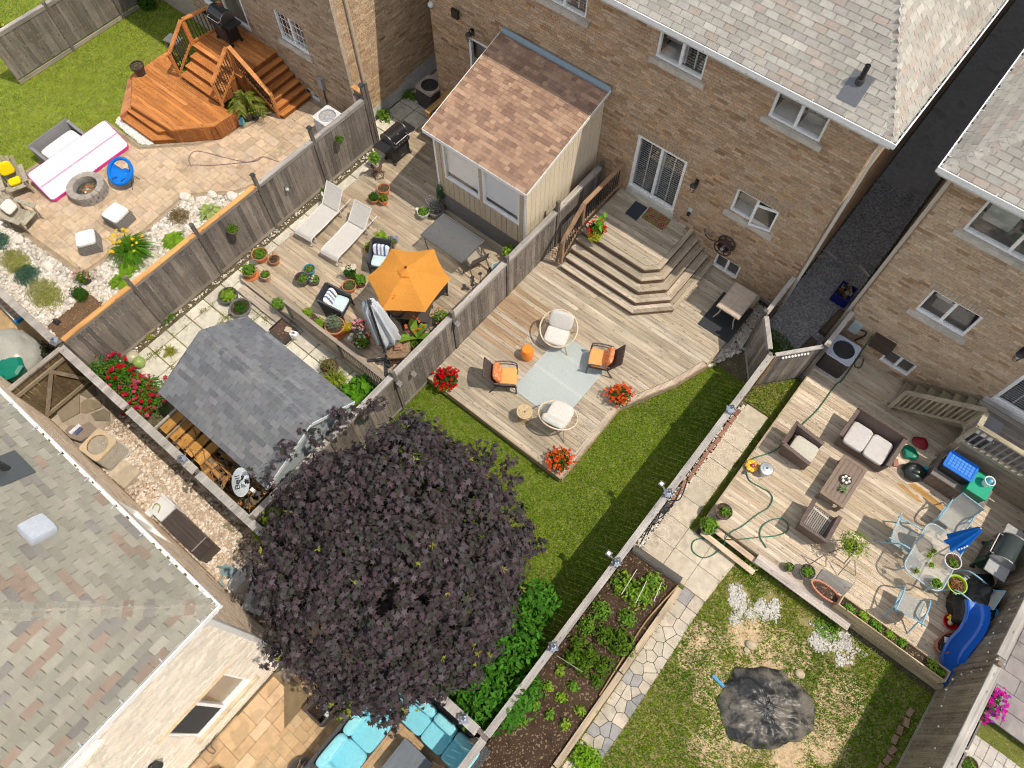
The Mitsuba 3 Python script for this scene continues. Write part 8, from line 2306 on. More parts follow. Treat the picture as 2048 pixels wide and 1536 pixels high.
# glass table, chairs, closed umbrella
gt = thing('glass_table','rounded glass patio table with seedlings and a blue umbrella through it','table')
GC = np.array([5.22,9.18]); gz = ZR + .68
gpoly = Polygon([(4.78,8.6),(5.70,8.35),(5.72,9.85),(4.8,10.05)])
gpoly = Polygon([(4.75,8.45),(5.69,8.45),(5.69,9.92),(4.75,9.92)]).buffer(-.22).buffer(.22)
gs_,gf_ = sheet(gpoly,gz)
part(gt,'top',[((gs_,gf_),(.5,.55,.56))],'tabletop_glass')
part(gt,'rim',[(tube([(x,y,gz) for x,y in list(gpoly.exterior.segmentize(.12).coords)[:-1]],.02,6,True),(.34,.42,.46))],'satin',True)
for a in (4.9,5.54):
  for b in (8.65,9.72):
    part(gt,'leg',[(tube([(a,b,gz - .02),(a + (.06 if a > 5.2 else -.06),b,ZR)],.022,7),(.28,.42,.50))],'satin')
k = thing('patio_umbrella','closed bright blue umbrella with white print tilting over the glass table','umbrella')
u0,u1 = np.array([5.22,9.25,gz + .02]),np.array([5.30,9.62,gz + 1.45])
part(k,'pole',[(tube([[5.2,9.18,ZR],u0,u1],.019,8),(.50,.42,.30))],'satin')
dd_ = (u1 - u0) / np.linalg.norm(u1 - u0)
e1 = np.cross(dd_,[1,0,.1]); e1 /= np.linalg.norm(e1); e2_ = np.cross(dd_,e1)
vv,ff = [],[]
for j,(t,rr) in enumerate(((.42,.20),(.45,.19),(.62,.15),(.82,.09),(.97,.05),(1.0,.02))):
  for i in range(40):
    a = i * 2 * np.pi / 40
    r_ = rr * (1 + .28 * math.cos(a * 6 + .4 * j * .2))
    vv.append(u0 + (u1 - u0) * t + e1 * math.cos(a) * r_ + e2_ * math.sin(a) * r_)
for j in range(5):
  for i in range(40):
    i2 = (i + 1) % 40
    ff += [[j * 40 + i,j * 40 + i2,(j + 1) * 40 + i2],[j * 40 + i,(j + 1) * 40 + i2,(j + 1) * 40 + i]]
part(k,'canopy',[((np.array(vv),np.array(ff)),(.01,.13,.50))],'fabric',True)
tk_ = []
for i,t in enumerate((.50,.54,.58,.62)):
  a = 3.6 + i * .12
  c_ = u0 + (u1 - u0) * t + (e1 * math.cos(a) + e2_ * math.sin(a)) * (.195 - .11 * (t - .45))
  tk_.append((ball(c_,(.022,.03,.03),1),(.68,.72,.78)))
part(k,'white_print',tk_,'fabric')
BLF,SLG = (.22,.40,.52),(.34,.34,.32)
def chair_at(label,p,toward):
  sling_chair(label,(p[0],p[1]),heading(p,toward),ZR,BLF,SLG,key='patio_chair',w=.60)
c1_ = (4.49,9.21,.75); chair_at('blue framed sling chair on the coffee table side of the glass table',(c1_[0] + .05,c1_[1] + .1),(5.6,9.4))
c2_ = (5.31,7.95,.70); chair_at('blue framed sling chair on the planter side of the glass table',(c2_[0] + .05,c2_[1] - .05),(5.15,9.6))
c3_ = (5.26,10.47,.80); chair_at('blue framed sling chair beyond the glass table near the storage box',(c3_[0] + .0,c3_[1] + .0),(5.1,8.8))
c4_ = (6.24,9.10,.75); chair_at('blue framed sling chair between glass table and slide with a lime bowl on it',(c4_[0] + .05,c4_[1]),(5.1,9.2))
lg = c4_
k = thing('planter_bowl','lime green bowl of dead flowers and soil standing on the end chair','bowl')
lb = np.array((5.93,8.96,.95)); lb = np.array([lb[0],lb[1],ZR + .42])
part(k,'bowl',[(lathe([(0,0),(.13,0),(.21,.16),(.225,.2),(.205,.2),(.18,.14),(0,.12)],26,lb),(.34,.58,.02))],'satin',40)
part(k,'soil',[(disc(lb + [0,0,.15],.19),(.055,.035,.025))],'soil')
leafmesh(k + '__dead_flower',[foliage(lb + [0,0,.15],(.15,.15,.06),90,.08,[(.34,.15,.06),(.42,.26,.14),(.26,.10,.05)],.4)])
wp = (5.52,9.22,1.10)
potted('big pale pot of soil and seedlings standing on the glass table',(wp[0],wp[1],gz + .012),.185,.26,(.52,.53,.56),[foliage((0.03,-.03,.0),(.1,.1,.1),70,.07,HERB)])
wp = (5.48,8.56,1.05)
potted('small white pot of seedlings at the glass table corner',(wp[0],wp[1],gz + .012),.115,.15,(.62,.63,.63),[foliage((0,0,.0),(.13,.13,.12),110,.07,HERB)])
for i,(x,y) in enumerate(((1285,1375),(1312,1340),(1300,1450),(1180,1500))):
  s_ = {0: (5.10,9.10,1.05),1: (5.12,9.24,1.05),2: (5.23,8.92,1.05),3: (5.02,8.57,1.05)}[i]
  potted(['tiny seedling cup on the glass table, second from the umbrella','tiny seedling cup on the glass table closest to the umbrella','tiny seedling cup on the glass table by the big pale pot','tiny seedling cup on the glass table at its rounded corner'][i],(s_[0],s_[1],gz + .012),.05,.08,(.12,.14,.04),[foliage((0,0,0),(.07,.07,.07),40,.05,LIME)])
# potted plants of the right deck
p_ = (.85,7.17,.50)
potted('large brown pot with a small plant at the deck corner by the path',(p_[0],p_[1] + .0,ZR),.2,.3,(.065,.05,.045),[foliage((.03,.02,.0),(.13,.13,.14),110,.07,HERB)])
p_ = (.77,6.74,.30)
potted('large brown pot full of bright green leaves standing on the slab path',(p_[0],p_[1],.012),.21,.32,(.12,.10,.085),[foliage((0,0,.02),(.22,.22,.22),330,.08,HERB + LIME[:1])])
tp = np.array((3.61,8.22,.90))
k = thing('wire_stand','slim metal stand with small legs under the feathery plant','stand')
part(k,'leg',[(tube([(tp[0] + a,tp[1] + b,ZR),(tp[0] + a * .6,tp[1] + b * .6,ZR + .55)],.012,5),(.12,.11,.10)) for a,b in ((.2,.2),(-.2,.2),(.2,-.2),(-.2,-.2))],'satin')
part(k,'shelf',[(disc((tp[0],tp[1],ZR + .55),.16),(.12,.11,.1))],'satin')
potted('airy lime green fern like plant on the slim stand',(tp[0],tp[1],ZR + .55),.13,.16,(.10,.09,.08),[foliage((0,0,.05),(.36,.36,.28),520,.07,[(.24,.36,.04),(.30,.42,.06),(.18,.30,.03)],.4)])
p_ = (2.80,7.04,.55)
potted('small dark pot with a seedling on the deck ledge',(p_[0],p_[1],ZR + .014),.11,.16,(.03,.03,.03),[foliage((0,0,0),(.09,.09,.1),60,.06,HERB)])
p_ = (3.18,7.19,.55)
potted('round dark pot with a leafy seedling on the deck ledge',(p_[0],p_[1],ZR + .014),.18,.22,(.045,.055,.055),[foliage((0,0,0),(.15,.15,.14),130,.07,HERB)])
one('plywood_sheet','grey weathered board lying at the deck ledge','board',[(prism(xy((3.45,7.11,.36),(3.47,7.56,.36),(4.23,7.70,.36),(4.16,7.34,.36)),ZR + .016,ZR + .034),(.23,.22,.21))],'wood_x')
k = thing('trellis','thin leaning wooden easel frame behind the grey board','frame')
for a,b,c_ in (((3.18,7.48,.36),(3.23,7.65,1.00),0),((3.50,7.66,.36),(3.23,7.65,1.00),1),((3.82,7.66,.36),(3.77,7.92,.90),2),((4.15,7.92,.36),(3.84,7.96,.95),3)):
  part(k,'bar',[(tube([a,b],.012,5),(.26,.22,.18))],'matte')
def oval_planter(label,c,rx_,ry_,rz,z,h,col,extra=None):
  k = thing('oval_planter',label,'planter')
  t = np.linspace(0,2 * np.pi,29)[:-1]
  pol = Polygon(np.stack([rx_ * np.cos(t),ry_ * np.sin(t)],1))
  inn = pol.buffer(-.025)
  v,f = prism(pol.difference(inn),.0,h); v = v * [1,1,1]
  v[:,:2] *= (.82 + .18 * v[:,2:] / h)
  v2,f2 = prism(pol.buffer(.015).difference(pol.buffer(-.02)),h,h + .03)
  lp(k,'pot',[((v,f),col),((v2,f2),col)],'satin',(c[0],c[1],z),rz)
  lp(k,'soil',[(sheet(inn,h * .8),(.07,.045,.035))],'soil',(c[0],c[1],z),rz)
  if extra:
    extra(k,np.array([c[0],c[1],z + h * .8]))
p_ = (3.75,7.06,.50)
oval_planter('terracotta oval planter of bare soil on the deck ledge',p_,.38,.15,-.03,ZR + .036,.17,(.42,.16,.09))
p_ = (6.45,7.80,.50)
oval_planter('terracotta oval planter with a white packet beside the slide',p_,.32,.18,1.25,ZR,.2,(.34,.13,.08),lambda k,c: part(k,'packet',[(box((c[0],c[1] + .05,c[2] + .05),(.2,.13,.04),.5),(.55,.57,.62))],'matte'))
k = thing('long_planter_box','long wooden planter box with seedlings along the deck front','planter')
PX0,PX1,PY0,PY1 = 4.06,6.70,6.90,7.18
WB = (.44,.34,.225)
part(k,'side_board',[(prism(sbox(PX0,PY0,PX1,PY0 + .03),.28,.74),vary(WB,.05)),(prism(sbox(PX0,PY1 - .03,PX1,PY1),ZR,.74),vary(WB,.05)),(prism(sbox(PX0,PY0 + .031,PX0 + .03,PY1 - .031),ZR,.74),WB),(prism(sbox(PX1 - .03,PY0 + .031,PX1,PY1 - .031),ZR,.74),WB)],'wood_x')
part(k,'lower_rail',[(prism(sbox(PX0,6.87,PX1,6.898),.30,.40),(.36,.28,.19))],'wood_x')
part(k,'soil',[(sheet(sbox(PX0 + .03,PY0 + .03,PX1 - .03,PY1 - .03),.66),(.055,.04,.03))],'soil')
for x,r_,n_,cs in ((4.3,.13,90,HERB),(4.65,.15,80,LIME),(4.95,.16,120,HERB),(5.3,.13,80,LIME),(5.6,.12,70,HERB),(6.35,.16,70,LIME),(6.55,.12,60,HERB)):
  leafmesh(numbered(k + '__seedling'),[foliage((x,7.04 + RNG.uniform(-.04,.04),.66),(r_,r_ * .8,r_),n_,.08,cs)])
# slide, ring, toys
k = thing('play_slide','wavy bright blue plastic slide against the far right fence','slide')
pth = spline([(6.30,8.75,1.10),(6.42,8.45,1.00),(6.55,8.1,.80),(6.63,7.75,.62),(6.72,7.45,.44),(6.90,7.15,.36),(6.92,6.98,.35)],7)
tg = np.gradient(pth,axis=0); tg /= np.linalg.norm(tg,axis=1,keepdims=True)
sd = np.cross([0,0,1],tg); sd /= np.linalg.norm(sd,axis=1,keepdims=True)
upv = np.cross(tg,sd)
wob = .07 * np.sin(np.linspace(0,9,len(pth)))[:,None]
pth = pth + sd * wob + [.04,0,0]
half = np.full((len(pth),1),.22)
prof_ = [(-1.0,.16),(-1.06,.17),(-1.12,.10),(-1.0,.0),(-.85,.0),(.85,.0),(1.0,.0),(1.12,.10),(1.06,.17),(1.0,.16)]
prof_ = [(-1.14,.06),(-1.12,.17),(-1.0,.17),(-.9,.03),(-.5,.0),(.5,.0),(.9,.03),(1.0,.17),(1.12,.17),(1.14,.06)]
vv = np.stack([pth + sd * half * a + upv * b for a,b in prof_],1); m_,q_ = vv.shape[:2]
ff = [[i * q_ + j,i * q_ + j + 1,(i + 1) * q_ + j + 1] for i in range(m_ - 1) for j in range(q_ - 1)] + [[i * q_ + j,(i + 1) * q_ + j + 1,(i + 1) * q_ + j] for i in range(m_ - 1) for j in range(q_ - 1)]
part(k,'chute',[((vv.reshape(-1,3),np.array(ff)),(.008,.11,.50))],'gloss',True)
part(k,'rib',[(beam(pth[i] + sd[i] * .275 + upv[i] * .15,pth[i] + sd[i] * .29 - upv[i] * .05,.02,.03),(.006,.08,.40)) for i in range(3,len(pth) - 3,2)],'gloss')
part(k,'support',[(beam(pth[2] - [0,0,.05],[pth[2][0],pth[2][1],ZR],.06,.3),(.006,.08,.38))],'gloss')
k = thing('swim_ring','turquoise inflatable swim ring leaning behind the slide','swim ring')
rg_ = ring((0,0,0),.32,36) @ rx(.9).T
rg_ = rotz(rg_,-1.0) + np.array((6.89,8.64,.75))
part(k,'tube',[(tube(rg_,.105,12,True),(.01,.26,.48))],'gloss',True)
part(k,'valve',[(ball(rg_[5] + [0,0,.11],.02,1),(.02,.2,.4))],'gloss')
k = thing('toy_bowl','red toy bowl with a yellow scoop on the deck beside the slide','toy')
tb_ = np.array((6.35,8.32,.40)); tb_[2] = ZR
part(k,'bowl',[(lathe([(0,0),(.12,0),(.17,.12),(.175,.13),(.155,.125),(.11,.02),(0,.02)],20,tb_),(.45,.008,.01))],'gloss',40)
part(k,'scoop',[(tube([tb_ + [-.12,.05,.13],tb_ + [-.02,.04,.15]],.035,8),(.85,.6,.01)),(tube([tb_ + [-.1,.12,.13],tb_ + [0,.1,.15]],.03,8),(.85,.62,.02))],'gloss')
part(k,'toy_dog',[(ball(tb_ + [.0,-.02,.1],(.06,.07,.06),1),(.62,.52,.36)),(ball(tb_ + [.04,.05,.16],(.045,.045,.045),1),(.66,.58,.44))],'fabric',True)
k = thing('string_light','thin string of small clear bulbs along the far right fence','string lights')
sl = [spline([(6.86,7.3,1.7),(6.5,6.6,1.45),(6.80,5.0,1.6),(6.86,3.4,1.7)],12),spline([(6.86,9.3,1.7),(6.8,8.2,1.5),(6.86,7.4,1.7)],10)]
part(k,'wire',[(tube(q,.005,4),(.10,.10,.09)) for q in sl],'satin')
for q in sl:
  for p_ in q[1::3]:
    part(k,'bulb',[(ball(p_ - [0,0,.035],.022,1),(.66,.66,.62))],'gloss',True)
# tarp on the lawn
k = thing('tarp_mound','large crumpled black plastic tarp over a round mound on the bare lawn','tarp')
tc_ = np.array([4.02,4.05,0])
nr,na = 60,150
vv = [tc_ + [0,0,.34]]
seedv = RNG.uniform(0,30,3)
for j in range(1,nr + 1):
  t = j / nr
  for i in range(na):
    a = i * 2 * np.pi / na
    R_ = 1.0 + .05 * math.cos(3 * a + .6) + .03 * math.sin(7 * a) + .018 * math.sin(13 * a + 1) + .05 * math.cos(a - .6)
    p_,q2 = R_ * t * math.cos(a) * 1.08,R_ * t * math.sin(a) * .86
    x,y = p_ * .775 - q2 * .632,p_ * .632 + q2 * .775
    h = .24 * (1 - t ** 2.8) + .015 + .02 * t * math.sin(a * 17 + 4 * meshkit.noise(np.array([t * 3,a,1.0])))
    vv.append(tc_ + [x,y,h])
vv = np.array(vv)
tt_ = np.hypot(vv[:,0] - tc_[0],vv[:,1] - tc_[1])
ax_ = vv - tc_
q3 = np.stack([ax_[:,0] * .9 + ax_[:,1] * .5,(ax_[:,1] * .9 - ax_[:,0] * .5) * 2.6,ax_[:,2] * 0],1)
w1 = np.abs(meshkit.fbm(q3 * 1.5 + seedv,3) - .5) * -.30
w2 = np.abs(meshkit.fbm(vv * 4 + seedv + 9,3) - .5) * -.10
vv[:,2] += (w1 + w2 + .09) * np.clip(1.25 - tt_ * .75,.25,1)
vv[:,:2] += (np.stack([meshkit.fbm(vv * 5 + 3,3),meshkit.fbm(vv * 5 + 17,3)],1) - .5) * .10
vv[:,2] = np.maximum(vv[:,2],.006)
ff = [[0,1 + i,1 + (i + 1) % na] for i in range(na)]
for j in range(nr - 1):
  for i in range(na):
    a,b = 1 + j * na + i,1 + j * na + (i + 1) % na
    ff += [[a,a + na,b + na],[a,b + na,b]]
def c_tarp(p,n,uv):
  d = fbm(p.x * 3.2,p.y * 3.2,p.z * 3,4)
  dust = smoothstep(.42,.72,d + .2 * fbm(p.x * 22,p.y * 22,0,3) - .05) * .6
  return mi.Color3f(.020,.022,.025) * (1 - dust) + mi.Color3f(.22,.20,.17) * dust
scene['mat_dusty_plastic'] = {'type': 'twosided','bsdf': {'type': 'principled','base_color': proc(c_tarp),'roughness': .42,'specular': .5}}
put(k,[((vv,np.array(ff)),(.02,.02,.02))],'dusty_plastic',True)
one('toy_scoop','short bright blue plastic strip on the lawn beside the tarp','toy',[(box((*(2.91,3.90,.03)[:2],.0),(.34,.07,.05),-.12),(.01,.22,.52)),(box((*(2.91,3.90,.03)[:2],.052),(.34,.02,.012),-.12),(.02,.3,.62))],'satin')
for nm,p_,s_ in (('rounded cream stone on the sandy lawn patch, larger of two',(3.09,5.06,.05),.13),('smaller cream stone beside the larger one',(3.07,4.90,.03),.075),('flat stone at the tarp edge',(4.29,5.22,.04),.12),('pale stone left of the tarp top',(3.35,4.50,.03),.09)):
  m_ = ball((p_[0],p_[1],s_ * .3),(s_,s_ * .8,s_ * .55),2)
  one('stone',nm,'stone',[((m_[0] + (meshkit.noise(m_[0] * 14)[:,None] - .5) * .03,m_[1]),(.44,.38,.27))],'stone',True)
for i in range(9):
  one('edging_brick','reddish brick lying in the row along the far right fence foot','brick',[(box((6.62 + RNG.uniform(-.03,.03),4.15 + i * .24,-.005),(.11,.2,.08),RNG.uniform(-.3,.3)),vary((.26,.17,.12),.15))],'stone',group='bricks along the far right fence foot')
for i in range(14):
  one('edging_brick','reddish brick edging the slab path along the right fence','brick',[(box((XR + .15 + RNG.uniform(-.02,.02),6.6 + i * .26,-.005),(.10,.23,.06),RNG.uniform(-.08,.08)),vary((.30,.16,.115),.15))],'stone',group='bricks along the right fence foot')
# cables at the fence
k = thing('cable_bundle','black cables and boxes strapped to the right fence by the middle lamp','cables')
part(k,'cable',[(tube(spline([(XR + .12 + RNG.uniform(0,.12),6.9 - j * .3,1.7),(XR + .2 + RNG.uniform(0,.1),6.5 - j * .3,1.3 + RNG.uniform(-.2,.2)),(XR + .1,6.1 - j * .3,1.6),(XR + .16,5.7 - j * .3,.9)],6),.016,5),(.025,.025,.028)) for j in range(3)],'satin',True)
part(k,'junction_box',[(box((XR + .14,6.05,1.2),(.12,.2,.3)),(.04,.042,.045)),(box((XR + .13,5.6,1.35),(.09,.14,.2)),(.06,.06,.065))],'satin')
# raised vegetable bed
vb_ = thing('raised_bed','raised timber edged vegetable bed along the right fence','planter')
for i in range(3):
  part(vb_,'timber',[(beam((1.06,-2.3 + i * 2.45,.16),(1.06,-2.3 + i * 2.45 + 2.42,.16),.14,.30),vary((.40,.32,.235),.08))],'wood_y')
part(vb_,'bowed_board',[(tube(spline([(.96,1.9,.26),(.90,3.0,.27),(.86,3.9,.27),(.98,5.05,.3)],6) * [1,1,1],.022,5),(.34,.22,.12))],'wood_y',True)
part(vb_,'end_log',[(tube([(XR + .08,5.12,.22),(.98,5.18,.24)],.11,10),(.10,.095,.09))],'wood_x')
part(vb_,'stake',[(tube([(.0,4.75,.25),(-.05 + .1,3.9,.85)],.011,5),(.62,.60,.56)),(tube([(.3,4.9,.25),(.42,3.95,.85)],.011,5),(.62,.60,.56)),(tube([(.62,4.95,.3),(.72,4.25,.8)],.011,5),(.60,.58,.54)),(tube([(-.3,1.95,.35),(.35,2.0,.75)],.008,5),(.5,.48,.44))],'satin')
BED = [((-.06,4.23,.40),.34,.3,HERB + LIME,'sprawling cucumber plant at the top of the vegetable bed, left side'),((.36,4.31,.40),.36,.3,HERB + LIME,'sprawling cucumber plant under the white stakes'),((.52,4.70,.40),.3,.28,HERB + LIME,'sprawling cucumber plant at the bed corner by the slab path'),
  ((-.11,3.42,.50),.28,.4,HERB,'pale leaved bean plant beside the fence cap'),((.48,3.67,.40),.24,.28,HERB,'squash seedling in the middle of the upper bed'),((-.15,2.96,.50),.24,.36,HERB,'leafy bean plant at the fence, second from the top'),
  ((.26,3.01,.50),.28,.4,GREEN,'bushy tomato plant in the bed centre'),((.68,3.11,.50),.36,.45,GREEN,'largest bushy tomato plant by the timber edge'),((-.05,2.47,.50),.25,.4,GREEN,'bushy tomato plant near the low fence lamp'),((-.01,2.13,.50),.22,.34,GREEN,'bushy tomato plant close to the fence below the lamp'),
  ((.27,2.44,.50),.24,.36,GREEN,'bushy tomato plant next to the thin string stake'),((.30,2.14,.50),.22,.34,GREEN,'bushy tomato plant right under the string stake'),((.67,2.47,.50),.24,.36,GREEN,'lone bushy tomato plant near the timber edge'),((.75,2.11,.40),.16,.22,GREEN,'small tomato plant beside the timber joint'),
  ((-.04,1.76,.35),.12,.16,LIME,'tiny pepper seedling nearest the hedge end'),((-.05,1.31,.35),.12,.14,LIME,'tiny pepper seedling, left one of the second row'),((.38,1.68,.35),.12,.18,HERB,'tiny pepper seedling, right one of the second row'),((.32,1.34,.35),.12,.14,LIME,'tiny pepper seedling in the middle of the lower bed'),
  ((-.03,.84,.35),.10,.12,LIME,'tiny pepper seedling close to the hedge edge'),((.81,1.38,.35),.12,.14,LIME,'tiny pepper seedling by the lower timber'),((.32,.88,.35),.11,.14,HERB,'tiny pepper seedling left in the last row'),((.72,.93,.35),.11,.16,LIME,'tiny pepper seedling right in the last row'),((-.05,.39,.35),.1,.12,LIME,'tiny pepper seedling at the bed corner by the hedge')]
for c_,r_,h_,cols,nm in BED:
  k = thing('vegetable_plant',nm,'vegetable plant')
  leafmesh(k + '__foliage',[foliage((c_[0],c_[1],.22),(r_,r_,h_),int(900 * r_ ** 1.3) + 30,.085 if r_ < .3 else .10,cols,.55,.3)])
  part(k,'stem',[(beam((c_[0],c_[1],.2),(c_[0] + .02,c_[1],.22 + h_ * .8),.014,.014),(.14,.20,.05))],'matte')
shrub('lime green bushy plant at the bottom edge beside the stone path',(*(1.52,.66,.10)[:2],.0),(.42,.34,.4),520,.10,[(.22,.42,.03),(.28,.48,.04),(.18,.36,.02)])
shrub('lime weeds at the end of the long step boards',(*(2.14,6.70,.10)[:2],.0),(.2,.2,.18),130,.09,LIME)
shrub('low clover clump in the right lawn',(*(4.28,6.51,.05)[:2],.0),(.4,.35,.1),380,.07,HERB + LIME[:1])
# far right strip
k = flower_tub('magenta and violet petunia basket beyond the far right fence',(7.55,7.15),.25,[(.60,.015,.34),(.68,.03,.42),(.36,.05,.50),(.55,.01,.30)],.24,.35,190,(),.44,.42)
for nm,y in (('square black planter of dry soil beyond the far fence, lower one',5.62),('square black planter of dry soil beyond the far fence, under the petunias',6.42)):
  k = thing('square_planter',nm,'planter')
  part(k,'wall',[(box((7.42 + dx,y + dy,.02),s_),(.022,.021,.022)) for dx,dy,s_ in ((0,.34,(.72,.04,.42)),(0,-.34,(.72,.04,.42)),(.34,0,(.04,.64,.42)),(-.34,0,(.04,.64,.42)))],'satin')
  part(k,'soil',[(box((7.42,y,.3),(.64,.64,.02)),(.20,.14,.10))],'soil')
potted('round pot of green moss beside the black planters',(8.02,5.85,.012),.2,.22,(.22,.18,.12),[foliage((0,0,0),(.17,.17,.08),160,.06,HERB)])

# ================================================================ lower left passage and far left yard
condenser('rusty topped beige air conditioner in the pebble passage',(-12.46,-1.49,.72),.70,.76,(.36,.34,.30),3,topcol=(.52,.42,.27),grille=(.26,.13,.05),slats=True,blade=(.60,.52,.40),rz=.1)
ap = (-12.46,-1.49,.72)
k = thing('cooler_lid','brown kidney shaped spa step and blue white pieces beside the rusty air conditioner','lid')
cl = (-13.42,-1.54,.30)
part(k,'slab',[(prism(xy((-13.77,-1.83,.35),(-13.78,-1.65,.35),(-13.57,-1.48,.35),(-13.48,-1.27,.35),(-13.14,-1.27,.35),(-13.13,-1.49,.35),(-13.20,-1.75,.35),(-13.48,-1.86,.35)),.22,.34),(.25,.20,.17))],'satin')
part(k,'strut',[(beam((-13.56,-1.79,.38),(-13.56,-1.47,.38),.1,.03),(.62,.66,.72)),(beam((-13.44,-1.71,.38),(-13.46,-1.50,.38),.1,.03),(.08,.10,.2))],'satin')
one('concrete_block','square beige concrete pad on the pebbles below the rusty air conditioner','slab',[(box((*(-11.72,-1.60,.15)[:2],.0),(.62,.55,.14),.08),(.52,.45,.35))],'stone')
k = thing('storage_bench','long dark brown slatted bench box against the lower left house','bench')
q0,q1,q2,q3 = (np.array(q) for q in ((-9.74,-1.81,.55),(-9.72,-1.35,.55),(-8.29,-1.31,.55),(-8.31,-1.73,.55)))
bx0,bx1,by0,by1 = -8.98,-7.25,-1.86,-1.33
ctb = (q0 + q1 + q2 + q3) / 4
Lb,Wb = np.linalg.norm(q2 - q1),np.linalg.norm(q1 - q0)
for i in range(10):
  y = -Wb / 2 + (i + .5) * Wb / 10
  part(k,'top_slat',[(box((ctb[0] - .12,ctb[1] + y,.52),(Lb - .3,Wb / 10 - .006,.03)),vary((.075,.06,.055),.08))],'wood_x')
  part(k,'end_slat',[(box((ctb[0] + Lb / 2 - .13,ctb[1] + y,.5),(.24,Wb / 10 - .012,.03)),vary((.065,.052,.048),.08))],'wood_x')
part(k,'body',[(box((ctb[0],ctb[1],0),(Lb,Wb,.49)),(.05,.04,.036)),(box((ctb[0] + Lb / 2 - .27,ctb[1],.53),(.02,Wb,.03)),(.3,.28,.26))],'satin')
k = thing('washing_machine','white scrapped appliance with a yellow green hose beside the dark bench','appliance')
part(k,'case',[(box((ctb[0] - Lb / 2 - .28,ctb[1] + .02,0),(.5,.5,.5),.0),(.62,.63,.65)),(box((ctb[0] - Lb / 2 - .28,ctb[1] + .25,.5),(.5,.05,.1)),(.66,.67,.68)),(box((ctb[0] - Lb / 2 - .52,ctb[1] - .25,.3),(.2,.2,.05)),(.7,.7,.7))],'satin')
part(k,'hose',[(tube(spline([(ctb[0] - Lb / 2 - .45,ctb[1] - .15,.5),(ctb[0] - Lb / 2 - .42,ctb[1],.62),(ctb[0] - Lb / 2 - .3,ctb[1] + .02,.6),(ctb[0] - Lb / 2 - .25,ctb[1] - .12,.52)],6),.014,5),(.30,.36,.04))],'satin',True)
k = thing('water_gun','pale teal plastic frame dropped on the pebbles near the tree','toy')
wg = np.array((-7.72,-1.56,.06))
part(k,'body',[(box(wg + [0,0,0],(.34,.26,.05),.3),(.20,.30,.33)),(tube([wg + [-.3,-.1,.03],wg + [-.1,0,.06]],.03,6),(.18,.27,.30)),(tube([wg + [.02,-.15,.05],wg + [.06,-.32,.04],wg + [.2,-.3,.04]],.03,6),(.22,.33,.36))],'satin')
k = thing('plastic_lounger','grey moulded plastic tub and lid beneath the tree edge','tub')
pt_ = np.array((-7.03,-1.43,.30))
part(k,'tray',[(cushion(pt_ - [0,0,.3],(.95,.75,.28),.1,5,3),(.50,.51,.52))],'satin',True)
part(k,'lid',[(box(pt_ + [.55,-.15,.1],(.5,.5,.16),.3),(.36,.38,.38)),(box(pt_ + [.6,-.05,.27],(.34,.34,.02),.3),(.12,.15,.17))],'satin')
part(k,'fan',[(beam(pt_ + [-.1,-.2,.06],pt_ + [-.1 + math.cos(a) * .3,-.2 + math.sin(a) * .3,.06],.03,.02),(.40,.34,.27)) for a in np.arange(10) * .3 - 1.2],'matte')
k = thing('string_wire','black cable looping along the base of the pale brick wall','cable')
part(k,'wire',[(tube(spline([(-5.20,-1.89,.15),(-5.07,-2.34,.10),(-5.26,-2.53,.10),(-5.25,-3.07,.08),(-5.24,-3.63,.08),(-5.17,-4.17,.08),(-5.09,-4.35,.08),(-4.94,-4.36,.08),(-4.95,-4.43,.08),(-5.10,-4.46,.08),(-5.21,-4.39,.08),(-5.19,-4.34,.08),(-5.13,-4.42,.08),(-5.18,-4.62,.08)],7),.009,5),(.03,.03,.03))],'satin',True)
k = thing('wall_lamp','black twin head flood light on the pale brick wall at the bottom edge','flood light')
wl_ = pb.at(4.83,2.1,.0)
part(k,'base',[(ball(wl_ + [.06,0,0],(.06,.08,.08),2),(.015,.015,.016))],'satin',True)
part(k,'head',[(tube([wl_ + [.08,dy * .5,.02],wl_ + [.2,dy,.06]],.07,10),(.03,.032,.035)) for dy in (.14,-.14)],'satin')
k = thing('wheelie_bin','emerald green lidded bin behind the gate of the left passage','bin')
wb_ = np.array((-16.02,-1.73,.80)); wb_ = np.array([-15.45,-1.55,0])
wb_ = np.array([*(-16.17,-1.63,.75)[:2],0])
part(k,'body',[(lathe([(0,0),(.26,0),(.34,.72)],8,wb_),(.0,.12,.085))],'satin')
part(k,'lid',[(lathe([(.38,.70),(.38,.74),(.30,.80),(0,.82)],8,wb_),(.0,.19,.13))],'satin')
k = thing('covered_furniture','pale grey covered round grill on the tan terrace at the left edge','cover')
cvp = np.array([*(-16.84,-1.36,.40)[:2],0])
m_ = ball(cvp + [0,0,.25],(.85,.7,.65),3)
m_ = (m_[0] * [1,1,1] + (meshkit.fbm(m_[0] * 3,3)[:,None] - .5) * .16,m_[1]); m_[0][:,2] = np.maximum(m_[0][:,2],.01)
put(k,[(m_,(.40,.41,.39))],'tarp',True)
k = thing('ladder','white and blue folded ladder lying along the rear fence at the left edge','ladder')
l0,l1 = np.array((-18.60,-.47,.50)),np.array((-17.46,-.52,.50))
sd_ = np.cross((l1 - l0) / np.linalg.norm(l1 - l0),[0,0,1])
part(k,'rail',[(beam(l0 + sd_ * o_,l1 + sd_ * o_,.05,.1),(.60,.61,.62)) for o_ in (-.16,.16)],'satin')
part(k,'rung',[(beam(l0 + (l1 - l0) * t + sd_ * -.16,l0 + (l1 - l0) * t + sd_ * .16,.05,.04),(.58,.6,.62)) for t in np.linspace(.05,.95,6)],'satin')
part(k,'cap',[(box(l1 + [0,0,-.04],(.4,.1,.12),heading(l0,l1)),(.02,.2,.5))],'satin')
